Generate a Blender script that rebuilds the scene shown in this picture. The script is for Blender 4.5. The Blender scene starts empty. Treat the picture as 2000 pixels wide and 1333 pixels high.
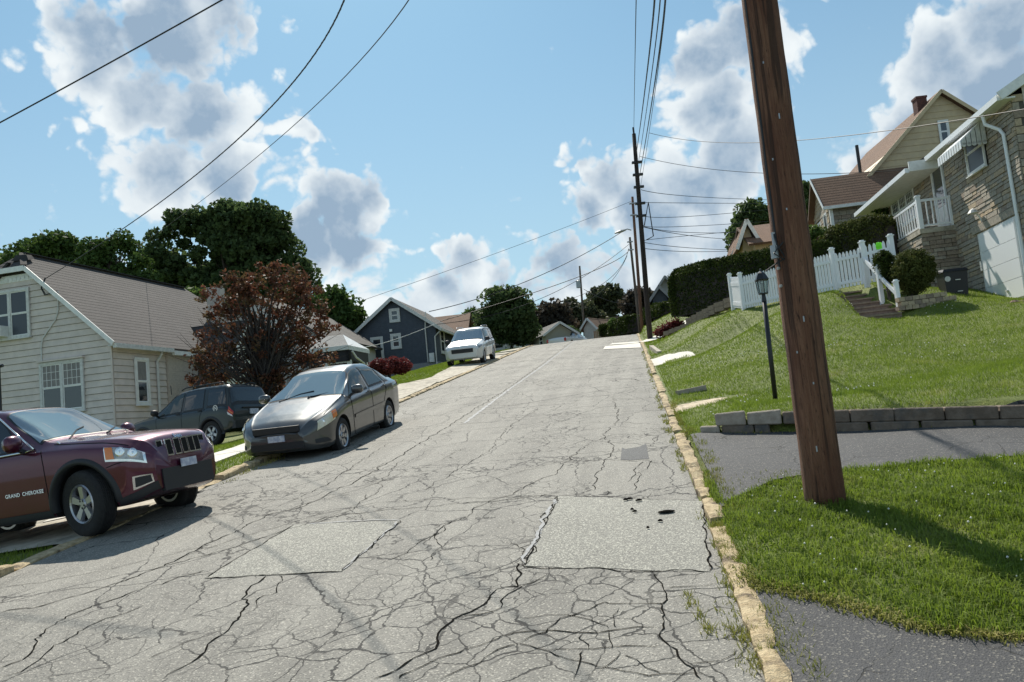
import bpy, bmesh, math, random
import numpy as np
from mathutils import Vector, Matrix, Euler
random.seed(7); rng = np.random.default_rng(7)
SC = bpy.context.scene; COL = SC.collection
R = math.radians
# ------------------------------------------------------------------ camera
F, PIT, ROL, EYE = 1600.0, R(5.35), R(5.54), 2.0
FWD = np.array([0, math.cos(PIT), math.sin(PIT)]); U0 = np.array([0, -math.sin(PIT), math.cos(PIT)]); R0 = np.array([1., 0, 0])
RT = R0*math.cos(ROL)-U0*math.sin(ROL); UP = U0*math.cos(ROL)+R0*math.sin(ROL); CAM = np.array([0, 0, EYE])
cd = bpy.data.cameras.new('camera'); cam = bpy.data.objects.new('camera', cd); COL.objects.link(cam)
cd.sensor_width = 36; cd.lens = F/2000*36; cd.clip_start = .1; cd.clip_end = 3000
M = Matrix.Identity(4)
for i in range(3):
    M[i][0] = RT[i]; M[i][1] = UP[i]; M[i][2] = -FWD[i]; M[i][3] = CAM[i]
cam.matrix_world = M; SC.camera = cam
SUN_AZ, SUN_EL = R(-11), R(49)          # azimuth from +y towards +x
# ------------------------------------------------------------------ sun, exposure
sl = bpy.data.lights.new('sun', 'SUN'); sl.energy = 4.7; sl.angle = R(.53); sl.color = (1, .94, .83)
so = bpy.data.objects.new('sun', sl); COL.objects.link(so)
SV = Vector((math.sin(SUN_AZ)*math.cos(SUN_EL), math.cos(SUN_AZ)*math.cos(SUN_EL), math.sin(SUN_EL)))
so.rotation_euler = SV.to_track_quat('Z', 'Y').to_euler(); so.location = (0, 0, 60)
SC.view_settings.view_transform = 'Standard'; SC.view_settings.look = 'None'; SC.view_settings.exposure = 0.35
SC.view_settings.gamma = 1; SC.view_settings.use_curve_mapping = False
SC.cycles.max_bounces = 6

def ray(u, v): return (FWD*F+RT*(u-1000)-UP*(v-666.5))/F
def at(u, v, D):
    d = ray(u, v); return CAM+d*(D/d[1])
def onv(u, v, p0, az):
    n = np.array([math.cos(az), -math.sin(az), 0]); d = ray(u, v); return CAM+d*(((p0-CAM)@n)/(d@n))
# ------------------------------------------------------------------ node helper
class NT:
    def __init__(s, tree): s.t = tree; s.n = tree.nodes; s.l = tree.links; s.n.clear()
    def N(s, typ, **k):
        n = s.n.new('ShaderNode'+typ)
        for a, b in k.items():
            if a.startswith('_'): setattr(n, a[1:], b)
            else:
                key = int(a[1:]) if a[0] == 'i' and a[1:].isdigit() else a.replace('__', ' ')
                if isinstance(b, bpy.types.NodeSocket): s.l.new(b, n.inputs[key])
                else: n.inputs[key].default_value = b
        return n
    def m(s, op, a, b=0.0, c=None, clamp=False):
        n = s.n.new('ShaderNodeMath'); n.operation = op; n.use_clamp = clamp
        for i, x in enumerate((a, b, c)):
            if x is None: continue
            if isinstance(x, bpy.types.NodeSocket): s.l.new(x, n.inputs[i])
            else: n.inputs[i].default_value = x
        return n.outputs[0]
    def v(s, op, a, b=None, out=0):
        n = s.n.new('ShaderNodeVectorMath'); n.operation = op
        for i, x in enumerate((a, b)):
            if x is None: continue
            if isinstance(x, bpy.types.NodeSocket): s.l.new(x, n.inputs[i])
            elif isinstance(x, (int, float)) : n.inputs[3].default_value = x
            else: n.inputs[i].default_value = x
        return n.outputs[out]
    def scale(s, a, k):
        n = s.n.new('ShaderNodeVectorMath'); n.operation = 'SCALE'; s.l.new(a, n.inputs[0]); n.inputs[3].default_value = k; return n.outputs[0]
    def sm(s, x, a, b, lo=0.0, hi=1.0):
        n = s.n.new('ShaderNodeMapRange'); n.interpolation_type = 'SMOOTHSTEP'; s.l.new(x, n.inputs[0])
        n.inputs[1].default_value = a; n.inputs[2].default_value = b; n.inputs[3].default_value = lo; n.inputs[4].default_value = hi
        return n.outputs[0]
    def mix(s, f, a, b, bt='MIX'):
        n = s.n.new('ShaderNodeMix'); n.data_type = 'RGBA'; n.blend_type = bt
        for i, x in ((0, f), (6, a), (7, b)):
            if isinstance(x, bpy.types.NodeSocket): s.l.new(x, n.inputs[i])
            elif i == 0: n.inputs[0].default_value = x
            else: n.inputs[i].default_value = (*x[:3], 1)
        return n.outputs[2]
    def noise(s, vec, sc, det=3.0, rough=.5, dist=0.0, out=0):
        n = s.n.new('ShaderNodeTexNoise'); s.l.new(vec, n.inputs['Vector']); n.inputs['Scale'].default_value = sc
        n.inputs['Detail'].default_value = det; n.inputs['Roughness'].default_value = rough; n.inputs['Distortion'].default_value = dist
        return n.outputs[out]

# ------------------------------------------------------------------ sky: Nishita with procedural cumulus
W = bpy.data.worlds.new('World'); SC.world = W; W.use_nodes = True
t = NT(W.node_tree)
sky = t.N('TexSky', _sky_type='NISHITA', _sun_disc=False, _sun_elevation=SUN_EL, _sun_rotation=SUN_AZ, _air_density=1.0, _dust_density=.6, _ozone_density=2.2, _altitude=200)
tc = t.N('TexCoord').outputs['Generated']
gm = t.v('NORMALIZE', tc)
w1 = t.scale(t.v('SUBTRACT', t.noise(gm, 7, 2, .5, out=1), (.5, .5, .5)), .10)
w2 = t.scale(t.v('SUBTRACT', t.noise(gm, 24, 3, .6, out=1), (.5, .5, .5)), .035)
dv = t.v('ADD', t.v('ADD', gm, w1), w2)
def blob(u, v, rr, amp=1.0, ex=1.0):
    d = ray(u, v); d = d/np.linalg.norm(d); r = rr/F
    df = t.v('SUBTRACT', dv, tuple(d))
    L = t.v('LENGTH', df, out=1)
    return t.sm(L, r*1.38, 0, 0, amp)
BL = [(200, 80, 120, 1), (330, 70, 150, 1), (440, 20, 130, .9), (290, 190, 110, 1), (400, 230, 140, 1), (330, 330, 130, 1), (440, 350, 120, 1), (560, 235, 60, .8), (540, 60, 55, .75), (560, 170, 50, .5), (230, 290, 70, .5), (590, 260, 45, .8), (300, 400, 90, .6),
      (440, 430, 110, .7), (250, 450, 90, .45), (130, 400, 55, .42), (215, 360, 60, .5), (0, 480, 60, .5),
      (650, 420, 120, 1), (690, 470, 115, 1), (590, 480, 110, 1), (730, 560, 90, .6), (650, 590, 120, .6), (800, 460, 50, .45),
      (905, 520, 85, .95), (860, 570, 90, .9), (980, 560, 80, .8), (800, 610, 110, .7), (910, 610, 130, .7), (968, 390, 48, .5), (1015, 320, 24, .35), (480, 140, 150, .40), (500, 340, 190, .46), (180, 230, 120, .36), (1050, 480, 80, .6), (760, 500, 90, .5), (870, 480, 60, .8), (700, 380, 70, .9), (1240, 300, 70, .6), (1100, 300, 50, .85),
      (1140, 300, 75, .9), (1200, 350, 110, 1), (1150, 420, 110, 1), (1110, 520, 110, .85), (1260, 420, 120, 1), (1210, 225, 42, .5), (1060, 590, 110, .75), (1200, 540, 130, .75),
      (1360, 130, 90, 1), (1430, 90, 120, 1), (1390, 220, 105, 1), (1440, 300, 140, 1), (1370, 380, 130, 1), (1300, 470, 130, .95), (1420, 470, 140, .9), (1520, 130, 90, .6), (1330, 560, 130, .8),
      (1960, 60, 150, 1), (1860, 130, 130, 1), (1960, 220, 170, 1), (1790, 250, 110, 1), (1710, 310, 80, .95), (1900, 330, 150, .8), (1640, 380, 70, .55),
      (100, -160, 160, .9), (420, -140, 170, 1), (1500, -130, 160, .9), (2150, 0, 220, 1), (2300, 300, 220, .9), (-200, 150, 150, .8), (-250, 500, 160, .8)]
den = None
for (u, v, rr, am) in BL:
    b = blob(u, v, rr, am)
    den = b if den is None else t.m('SMOOTH_MAX', den, b, .12)
el = t.N('SeparateXYZ', i0=gm).outputs
# clouds go on all round the sky, outside the photographed part too
far = t.sm(t.v('DOT_PRODUCT', gm, tuple(FWD), out=1), .62, .80, 1, 0)
gen = t.sm(t.noise(gm, 2.6, 5, .55), .50, .68)
den = t.m('MAXIMUM', den, t.m('MULTIPLY', far, gen))
hz = t.m('MULTIPLY', t.sm(el[2], .02, .20, 1, 0), t.sm(t.noise(gm, 5, 4, .6), .35, .7))
den = t.m('MAXIMUM', den, t.m('MULTIPLY', hz, .55))
fb = t.noise(gm, 11, 9, .60)
fbw = t.m('SUBTRACT', fb, .5)
bil = t.N('TexVoronoi', _feature='F1', Vector=dv, Scale=30.0).outputs['Distance']
bil2 = t.N('TexVoronoi', _feature='F1', Vector=dv, Scale=75.0).outputs['Distance']
puff = t.m('ADD', t.m('MULTIPLY', t.m('SUBTRACT', .42, bil), .50), t.m('MULTIPLY', t.m('SUBTRACT', .42, bil2), .30))
dd = t.m('ADD', t.m('ADD', den, t.m('MULTIPLY', fbw, 1.5)), puff)
alpha = t.sm(dd, .33, .60)
# second look a little towards the sun: where there is less cloud that way, the cloud is bright
sd = t.v('ADD', gm, tuple(np.array(SV)*.022))
fb2 = t.noise(sd, 11, 9, .60)
lit = t.m('ADD', t.m('MULTIPLY', t.m('SUBTRACT', fb, fb2), 3.2), .5, clamp=True)
n6 = t.noise(gm, 5, 6, .6)
core = t.sm(t.m('ADD', t.m('ADD', t.m('MULTIPLY', den, .8), t.m('MULTIPLY', dd, .2)), t.m('MULTIPLY', t.m('SUBTRACT', n6, .5), 1.0)), .50, .98)
core = t.m('MULTIPLY', core, t.m('SUBTRACT', 1.25, t.m('MULTIPLY', lit, .5)), clamp=True)
pf = t.m('MULTIPLY', t.sm(bil, .1, .6), t.m('SUBTRACT', 1.0, core))
cc = t.mix(core, (7.3, 7.7, 7.8), (2.5, 3.4, 4.45))
cc = t.mix(t.m('MULTIPLY', pf, .3), cc, (4.6, 5.3, 6.0))
skyc = t.mix(1.0, sky.outputs[0], (.56, .88, .90), 'MULTIPLY')
skyc = t.mix(t.sm(el[2], -.02, .55, .75, .18), skyc, (4.3, 5.4, 5.85))
out = t.mix(t.m('MULTIPLY', alpha, .97), skyc, cc)
bg = t.N('Background', Color=out, Strength=.10)
t.N('OutputWorld', Surface=bg.outputs[0])

# ------------------------------------------------------------------ materials
MATS = {}
def pm(name, col, rough=.6, col2=None, ns=8.0, det=4, bump=0.0, bs=30.0, metal=0.0, spec=.5, coat=0.0, alpha=1.0, mix_lo=.35, mix_hi=.65, emis=None, col3=None, ns3=1.5, coords='Object', stretch=None, trans=0.0):
    if name in MATS: return MATS[name]
    m = bpy.data.materials.new(name); m.use_nodes = True; t = NT(m.node_tree)
    p = t.N('BsdfPrincipled', Roughness=rough, Metallic=metal)
    p.inputs['Specular IOR Level'].default_value = spec; p.inputs['Coat Weight'].default_value = coat; p.inputs['Coat Roughness'].default_value = .04
    vec = t.N('TexCoord').outputs[coords]
    if stretch: vec = t.N('Mapping', i0=vec, i3=stretch).outputs[0]
    c = None
    if col2 is not None:
        f = t.sm(t.noise(vec, ns, det, .6), mix_lo, mix_hi); c = t.mix(f, col, col2)
    if col3 is not None:
        f = t.sm(t.noise(vec, ns3, 5, .6), .5, .68); c = t.mix(f, c if c is not None else col, col3)
    if c is not None: t.l.new(c, p.inputs['Base Color'])
    else: p.inputs['Base Color'].default_value = (*col, 1)
    if bump:
        b = t.N('Bump', Strength=bump, Distance=.02, Height=t.noise(vec, bs, 6, .6)); t.l.new(b.outputs[0], p.inputs['Normal'])
    if emis: p.inputs['Emission Color'].default_value = (*emis[:3], 1); p.inputs['Emission Strength'].default_value = emis[3]
    o = p.outputs[0]
    if trans:
        tr = t.N('BsdfTranslucent'); 
        if c is not None: t.l.new(c, tr.inputs[0])
        else: tr.inputs[0].default_value = (*col, 1)
        mx = t.N('MixShader', i0=trans); t.l.new(o, mx.inputs[1]); t.l.new(tr.outputs[0], mx.inputs[2]); o = mx.outputs[0]
    t.N('OutputMaterial', Surface=o)
    MATS[name] = m; return m
def glassy(name, tint=(.02, .03, .035), see=.0, ior=1.55):
    m = bpy.data.materials.new(name); m.use_nodes = True; t = NT(m.node_tree)
    p = t.N('BsdfPrincipled', Roughness=.03); p.inputs['Base Color'].default_value = (*tint, 1); p.inputs['Specular IOR Level'].default_value = .9; p.inputs['IOR'].default_value = ior
    b = t.N('Bump', Strength=.05, Distance=.02, Height=t.noise(t.N('TexCoord').outputs['Object'], 3, 2, .5)); t.l.new(b.outputs[0], p.inputs['Normal'])
    o = p.outputs[0]
    if see:
        tr = t.N('BsdfTransparent'); tr.inputs[0].default_value = (.75, .85, .85, 1)
        mx = t.N('MixShader', i0=see); t.l.new(o, mx.inputs[1]); t.l.new(tr.outputs[0], mx.inputs[2]); o = mx.outputs[0]
    t.N('OutputMaterial', Surface=o); MATS[name] = m; return m

# ------------------------------------------------------------------ objects
def thing(name, label, cat, loc=(0, 0, 0), group=None, rot=None):
    o = bpy.data.objects.new(name, None); COL.objects.link(o); o.empty_display_size = .2
    if rot is not None: o.matrix_world = Matrix.Translation(Vector(loc)) @ rot
    else: o.location = loc
    o['label'] = label; o['category'] = cat
    if group: o['group'] = group
    return o
def tag(o, label, cat, group=None, kind=None):
    o['label'] = label; o['category'] = cat
    if group: o['group'] = group
    if kind: o['kind'] = kind
    return o
def wloc(o):
    while o.parent is not None: o = o.parent
    return np.array(o.location)
class MB:
    def __init__(s): s.v = []; s.f = []; s.mi = []; s.uv = []; s.um = False
    def quad(s, *p, mi=0, uv=None):
        n = len(s.v); s.v += [tuple(q) for q in p]; s.f.append(tuple(range(n, n+len(p)))); s.mi.append(mi)
        if uv: s.um = True; s.uv.append(uv)
        else: s.uv.append([(0, 0)]*len(p))
    def add(s, vs, fs, mi=0):
        n = len(s.v); s.v += [tuple(q) for q in vs]
        for f in fs: s.f.append(tuple(i+n for i in f)); s.mi.append(mi); s.uv.append([(0, 0)]*len(f))
    def hexa(s, c, mi=0):   # c = 8 corners: bottom 4 (ccw), top 4
        s.add(c, [(3, 2, 1, 0), (4, 5, 6, 7), (0, 1, 5, 4), (1, 2, 6, 5), (2, 3, 7, 6), (3, 0, 4, 7)], mi)
    def box(s, x0, x1, y0, y1, z0, z1, mi=0, T=None):
        c = [(x0, y0, z0), (x1, y0, z0), (x1, y1, z0), (x0, y1, z0), (x0, y0, z1), (x1, y0, z1), (x1, y1, z1), (x0, y1, z1)]
        if T is not None: c = [tuple(T @ Vector(q)) for q in c]
        s.hexa(c, mi)
    def beam(s, a, b, w, h, mi=0, up=(0, 0, 1)):
        a = Vector(a); b = Vector(b); d = (b-a).normalized(); r = d.cross(Vector(up)).normalized(); u = r.cross(d)
        c = []
        for q in (a, b):
            c.append([q-r*w/2-u*h/2, q+r*w/2-u*h/2, q+r*w/2+u*h/2, q-r*w/2+u*h/2])
        A, B = c; s.add(A+B, [(0, 1, 2, 3), (7, 6, 5, 4), (0, 4, 5, 1), (1, 5, 6, 2), (2, 6, 7, 3), (3, 7, 4, 0)], mi)
    def tube(s, pts, r, n=8, mi=0, cap=True):
        pts = [Vector(p) for p in pts]; rs = r if isinstance(r, (list, tuple)) else [r]*len(pts); base = len(s.v); prev = None
        for i, p in enumerate(pts):
            d = (pts[min(i+1, len(pts)-1)]-pts[max(i-1, 0)]).normalized()
            if prev is None: prev = d.cross(Vector((.3, .9, .1) if abs(d.z) > .8 else (0, 0, 1))).normalized()
            x = (prev-d*prev.dot(d)).normalized(); y = d.cross(x); prev = x
            for k in range(n):
                a = 2*math.pi*k/n; s.v.append(tuple(p+(x*math.cos(a)+y*math.sin(a))*rs[i]))
        for i in range(len(pts)-1):
            for k in range(n):
                a = base+i*n+k; b = base+i*n+(k+1) % n; s.f.append((a, b, b+n, a+n)); s.mi.append(mi); s.uv.append([(0, 0)]*4)
        if cap:
            s.f.append(tuple(range(base+n-1, base-1, -1))); s.mi.append(mi); s.uv.append([(0, 0)]*n)
            e = base+(len(pts)-1)*n; s.f.append(tuple(range(e, e+n))); s.mi.append(mi); s.uv.append([(0, 0)]*n)
    def lathe(s, prof, n=24, mi=0, T=None, closed=False):   # prof: (r, h) around z
        base = len(s.v); T = T or Matrix.Identity(4)
        for r, h in prof:
            for k in range(n):
                a = 2*math.pi*k/n; s.v.append(tuple(T @ Vector((r*math.cos(a), r*math.sin(a), h))))
        L = len(prof)
        for i in range(L if closed else L-1):
            j = (i+1) % L
            for k in range(n):
                k2 = (k+1) % n; s.f.append((base+i*n+k, base+i*n+k2, base+j*n+k2, base+j*n+k)); s.mi.append(mi); s.uv.append([(0, 0)]*4)
    def build(s, name, mats, parent=None, smooth=False, off=None, label=None, kind=None, world=True):
        me = bpy.data.meshes.new(name)
        o3 = wloc(parent) if (parent is not None and world) else np.zeros(3)
        vs = np.array(s.v, float)-o3
        me.from_pydata(vs.tolist(), [], s.f)
        if not isinstance(mats, (list, tuple)): mats = [mats]
        for m in mats: me.materials.append(m)
        if len(mats) > 1: me.polygons.foreach_set('material_index', s.mi)
        if s.um:
            ul = me.uv_layers.new(name='UVMap'); ul.data.foreach_set('uv', [c for f in s.uv for q in f for c in q])
        if smooth: me.polygons.foreach_set('use_smooth', [True]*len(me.polygons))
        me.update(); o = bpy.data.objects.new(name, me); COL.objects.link(o)
        if parent is not None: o.parent = parent
        if label: o['label'] = label
        if kind: o['kind'] = kind
        return o
def fastmesh(name, V, Fc, mat, parent=None, smooth=False, kind=None):
    V = np.asarray(V, np.float32); Fc = np.asarray(Fc, np.int32); k = Fc.shape[1]
    if parent is not None: V = V-wloc(parent).astype(np.float32)
    me = bpy.data.meshes.new(name); me.vertices.add(len(V)); me.vertices.foreach_set('co', V.ravel())
    me.loops.add(Fc.size); me.loops.foreach_set('vertex_index', Fc.ravel())
    me.polygons.add(len(Fc)); me.polygons.foreach_set('loop_start', np.arange(0, Fc.size, k, dtype=np.int32))
    if smooth: me.polygons.foreach_set('use_smooth', np.ones(len(Fc), bool))
    me.update(calc_edges=True); me.validate(); me.materials.append(mat)
    o = bpy.data.objects.new(name, me); COL.objects.link(o)
    if parent is not None: o.parent = parent
    if kind: o['kind'] = kind
    return o
def inst(src_mesh, name, parent, mw):
    o = bpy.data.objects.new(name, src_mesh); COL.objects.link(o); o.parent = parent
    o.matrix_local = Matrix.Translation(-Vector(wloc(parent))) @ mw if parent is not None else mw
    return o
def struct(o): o['kind'] = 'structure'; return o
class Fr:      # a vertical frame: a along azimuth az, b outwards, z absolute
    def __init__(s, P, az, out=1):
        s.P = np.array([P[0], P[1], 0.]); s.az = az; s.d = np.array([math.sin(az), math.cos(az), 0]); s.n = np.array([math.cos(az), -math.sin(az), 0])*out
    def p(s, a, b, z): q = s.P+s.d*a+s.n*b; return (q[0], q[1], z)
    def box(s, mb, a0, a1, b0, b1, z0, z1, mi=0):
        mb.hexa([s.p(a0, b0, z0), s.p(a1, b0, z0), s.p(a1, b1, z0), s.p(a0, b1, z0), s.p(a0, b0, z1), s.p(a1, b0, z1), s.p(a1, b1, z1), s.p(a0, b1, z1)], mi)
    def mat(s, a, b, z):
        q = s.p(a, b, z); m = Matrix.Identity(4)
        for i in range(3): m[i][0] = s.d[i]; m[i][1] = s.n[i]; m[i][3] = q[i]
        return m
    def px(s, u, v):      # a, z of a pixel on this wall
        q = onv(u, v, s.P, s.az); return float((q-s.P)@s.d), float(q[2])
def lerp(a, b, k): return tuple(a[i]+(b[i]-a[i])*k for i in range(len(a)))
# ------------------------------------------------------------------ terrain
AL = R(8.2); G = .1238; SD = np.array([math.sin(AL), math.cos(AL)]); TD = np.array([math.cos(AL), -math.sin(AL)])
TL, TR = -6.4, .49
def prof(s):
    s = np.asarray(s, float); z = G*np.minimum(s, 50)
    a = np.clip(s-50, 0, 18); z = z+G*a-(G-.018)*a*a/36
    return z+.018*np.clip(s-68, 0, 60)+np.where(s > 128, -.01*(s-128), 0)
def xy(s, t): return (s*SD[0]+t*TD[0], s*SD[1]+t*TD[1])
def st(p): return (p[0]*SD[0]+p[1]*SD[1], p[0]*TD[0]+p[1]*TD[1])
CP = []
def cp(s, t, dz): CP.append((s, t, dz))
def cpx(u, v, D): p = at(u, v, D); s_, t_ = st(p); CP.append((s_, t_, p[2]-float(prof(s_))))
for s_ in (-20, -8, 0, 4, 8, 12, 16, 20, 25, 30, 36, 42, 50, 60, 75, 100):
    cp(s_, .75, .03); cp(s_, TL-.25, .02)
for a in ((4.7, 1.8, .03), (4, 4, .05), (0, 5, .08), (-6, 7, .1), (7.5, 1.6, .07), (7, 3, .1), (7.5, 5, .12), (7, 8, .2), (10, 1.5, .02), (9.8, 4.4, .0), (9.8, 7, .05), (10, 12, .3),
          (11.6, 1.3, .01), (11.0, 2.7, .0), (10.3, 4.4, .0), (10, 6.5, .02), (12.6, 1.3, .12), (12.2, 2.7, .30), (11.6, 4.5, .34), (11.2, 7, .45), (12, 10, .7)): cp(*a)
for a in ((1515, 783, 14), (1455, 770, 16), (1420, 677, 27), (1350, 700, 24.5), (1453, 605, 29), (1560, 580, 26.8), (1640, 567, 25.2), (1692, 556, 24.5), (1717, 619, 22.6), (1800, 603, 22.3), (1880, 593, 21.8), (1990, 588, 21.2),
          (1600, 700, 17.2), (1700, 720, 15.5), (1800, 700, 16.2), (1800, 650, 19), (1950, 700, 15), (1950, 640, 18.3), (1580, 640, 21), (1640, 600, 23), (1450, 700, 20.5), (1400, 640, 28.5), (1470, 640, 25.5),
          (1300, 690, 30), (1340, 660, 32), (1400, 625, 31), (1290, 640, 44), (1312, 612, 46), (1345, 640, 33)): cpx(*a)
for a in ((25, 10.5, .95), (27, 10.2, 1.25), (30, 8.5, 1.5), (24, 11.5, .8), (22.5, 12.5, .9), (33, 6, 1.7), (36, 10, 1.9), (45, 6, 1.6), (45, 14, 2.6), (60, 8, 1.0), (60, 20, 2.0), (20, 16, 1.4), (80, 12, .6), (20, 40, 3), (60, 50, 3), (100, 60, 2), (120, 10, 0), (-20, 20, .5), (-20, 60, 2)): cp(*a)
for a in ((7, -7.5, -.05), (5, -10, -.25), (9.9, -9.1, -.29), (10, -13, -.6), (13, -9, -.12), (14, -11, -.35), (18, -10, -.3), (22, -11.4, -.68), (22.8, -13.9, -.85), (20, -16, -.75), (25, -12, -.85), (25, -17, -1.1), (27, -9.4, -.02), (35, -9.5, -.0), (44, -9.6, -.02),
          (30, -12, -.75), (40, -11.8, -.3), (49, -12.2, -.8), (55, -10, -.25), (60, -16, -1.3), (40, -20, -2), (60, -30, -3), (20, -30, -2.2), (0, -20, -1), (-20, -20, -1), (20, -70, -5), (80, -10, -.2), (80, -30, -2.5), (120, -10, 0), (-30, -70, -4), (100, -70, -6), (250, 0, -2), (250, 90, 0), (250, -100, -8), (-50, 0, 0)): cp(*a)
CPA = np.array(CP); n_ = len(CPA)
def wline(t): k = (t-1.05)/3.6; return 12.08-1.38*k-.2*k*k
def stepz(s, t):
    s = np.asarray(s, float); t = np.asarray(t, float); w = wline(np.clip(t, 0, 7)); return .27*np.clip((s-w)/.10, 0, 1)*(1-np.clip((s-w-1.2)/4, 0, 1))*np.clip((t-.85)/.8, 0, 1)*np.clip((9-t)/2, 0, 1)
def phi(r2): return .5*r2*np.log(r2+1e-9)
d2 = ((CPA[:, None, :2]-CPA[None, :, :2])**2).sum(-1)
A_ = np.zeros((n_+3, n_+3)); A_[:n_, :n_] = phi(d2)+np.eye(n_)*.08; CPA[:, 2] -= stepz(CPA[:, 0], CPA[:, 1]); A_[:n_, n_] = 1; A_[:n_, n_+1:] = CPA[:, :2]; A_[n_:, :n_] = A_[:n_, n_:].T
SOL = np.linalg.solve(A_, np.concatenate([CPA[:, 2], np.zeros(3)]))
def res(s, t):
    s = np.asarray(s, float); t = np.asarray(t, float); sh = s.shape; P = np.stack([s.ravel(), t.ravel()], 1)
    o = np.empty(len(P))
    for i in range(0, len(P), 40000):
        Q = P[i:i+40000]; o[i:i+40000] = phi(((Q[:, None]-CPA[None, :, :2])**2).sum(-1)) @ SOL[:n_]+SOL[n_]+Q @ SOL[n_+1:]
    return o.reshape(sh)
def sstep(x, a, b): k = np.clip((x-a)/(b-a), 0, 1); return k*k*(3-2*k)
def ground(s, t):
    s = np.asarray(s, float); t = np.asarray(t, float)
    w = np.where(t > 0, sstep(t, .5, .9), sstep(-t, 6.4, 6.9))
    return prof(s)+(res(s, t)+stepz(s, t))*w+.015*np.sin(s*2.1+t)*np.sin(t*1.7)*w
def gz(x, y): s_, t_ = st((x, y)); return float(ground(np.array([s_]), np.array([t_]))[0])
def gpx(u, v, lo=4, hi=80):      # where a sight line meets the ground
    d = ray(u, v); k = np.linspace(lo, hi, 700); P = CAM+d[None]*k[:, None]/d[1]; S, T = P[:, 0]*SD[0]+P[:, 1]*SD[1], P[:, 0]*TD[0]+P[:, 1]*TD[1]; b = np.nonzero(P[:, 2] < ground(S, T))[0]
    i = b[0] if len(b) else -1; return (float(S[i]), float(T[i]))
def gp(s, t, dz=0): x, y = xy(s, t); return (x, y, float(ground(np.array([s]), np.array([t]))[0])+dz)
def inpoly(x, y, poly):
    ins = np.zeros(x.shape, bool); n = len(poly); j = n-1
    for i in range(n):
        xi, yi = poly[i]; xj, yj = poly[j]
        c = ((yi > y) != (yj > y)) & (x < (xj-xi)*(y-yi)/((yj-yi) or 1e-9)+xi); ins ^= c; j = i
    return ins
def wob(pts, amp, step=.12, seed=0):    # densify a polyline and make it uneven
    r_ = np.random.default_rng(seed); out = []
    for a, b in zip(pts[:-1], pts[1:]):
        L = math.hypot(b[0]-a[0], b[1]-a[1]); n = max(1, int(L/step))
        for i in range(n): k = i/n; out.append((a[0]+(b[0]-a[0])*k, a[1]+(b[1]-a[1])*k))
    out.append(pts[-1]); out = np.array(out); e = r_.normal(0, 1, out.shape); e = (e+np.roll(e, 1, 0)+np.roll(e, -1, 0))*.5*amp
    e[0] = e[-1] = 0; return [tuple(q) for q in out+e]
def resample(pts, n):
    P = np.array(pts); L = np.concatenate([[0], np.cumsum(np.hypot(*np.diff(P, axis=0).T))]); x = np.linspace(0, L[-1], n)
    return np.stack([np.interp(x, L, P[:, 0]), np.interp(x, L, P[:, 1])], 1)
HARD = []
def sheet(name, A, B, off, mat, n=80, m=24, parent=None, hard=True, zf=None):
    A = resample(A, n); B = resample(B, n); k = np.linspace(0, 1, m)[None, :, None]
    P = A[:, None]*(1-k)+B[:, None]*k; z = (zf or ground)(P[..., 0], P[..., 1])+off
    X = P[..., 0]*SD[0]+P[..., 1]*TD[0]; Y = P[..., 0]*SD[1]+P[..., 1]*TD[1]
    V = np.stack([X, Y, z], -1).reshape(-1, 3); idx = np.arange(n*m).reshape(n, m)
    Fc = np.stack([idx[:-1, :-1], idx[1:, :-1], idx[1:, 1:], idx[:-1, 1:]], -1).reshape(-1, 4)
    nn = np.cross(V[Fc[0, 1]]-V[Fc[0, 0]], V[Fc[0, 2]]-V[Fc[0, 0]])
    if nn[2] < 0: Fc = Fc[:, ::-1]
    o = fastmesh(name, V, Fc, mat, parent, smooth=True)
    uv = o.data.uv_layers.new(name='UVMap'); pl = P.reshape(-1, 2)[Fc.ravel()]; uv.data.foreach_set('uv', pl.ravel().astype(np.float32))
    if hard: HARD.append([tuple(q) for q in A]+[tuple(q) for q in B[::-1]])
    return o
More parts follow.
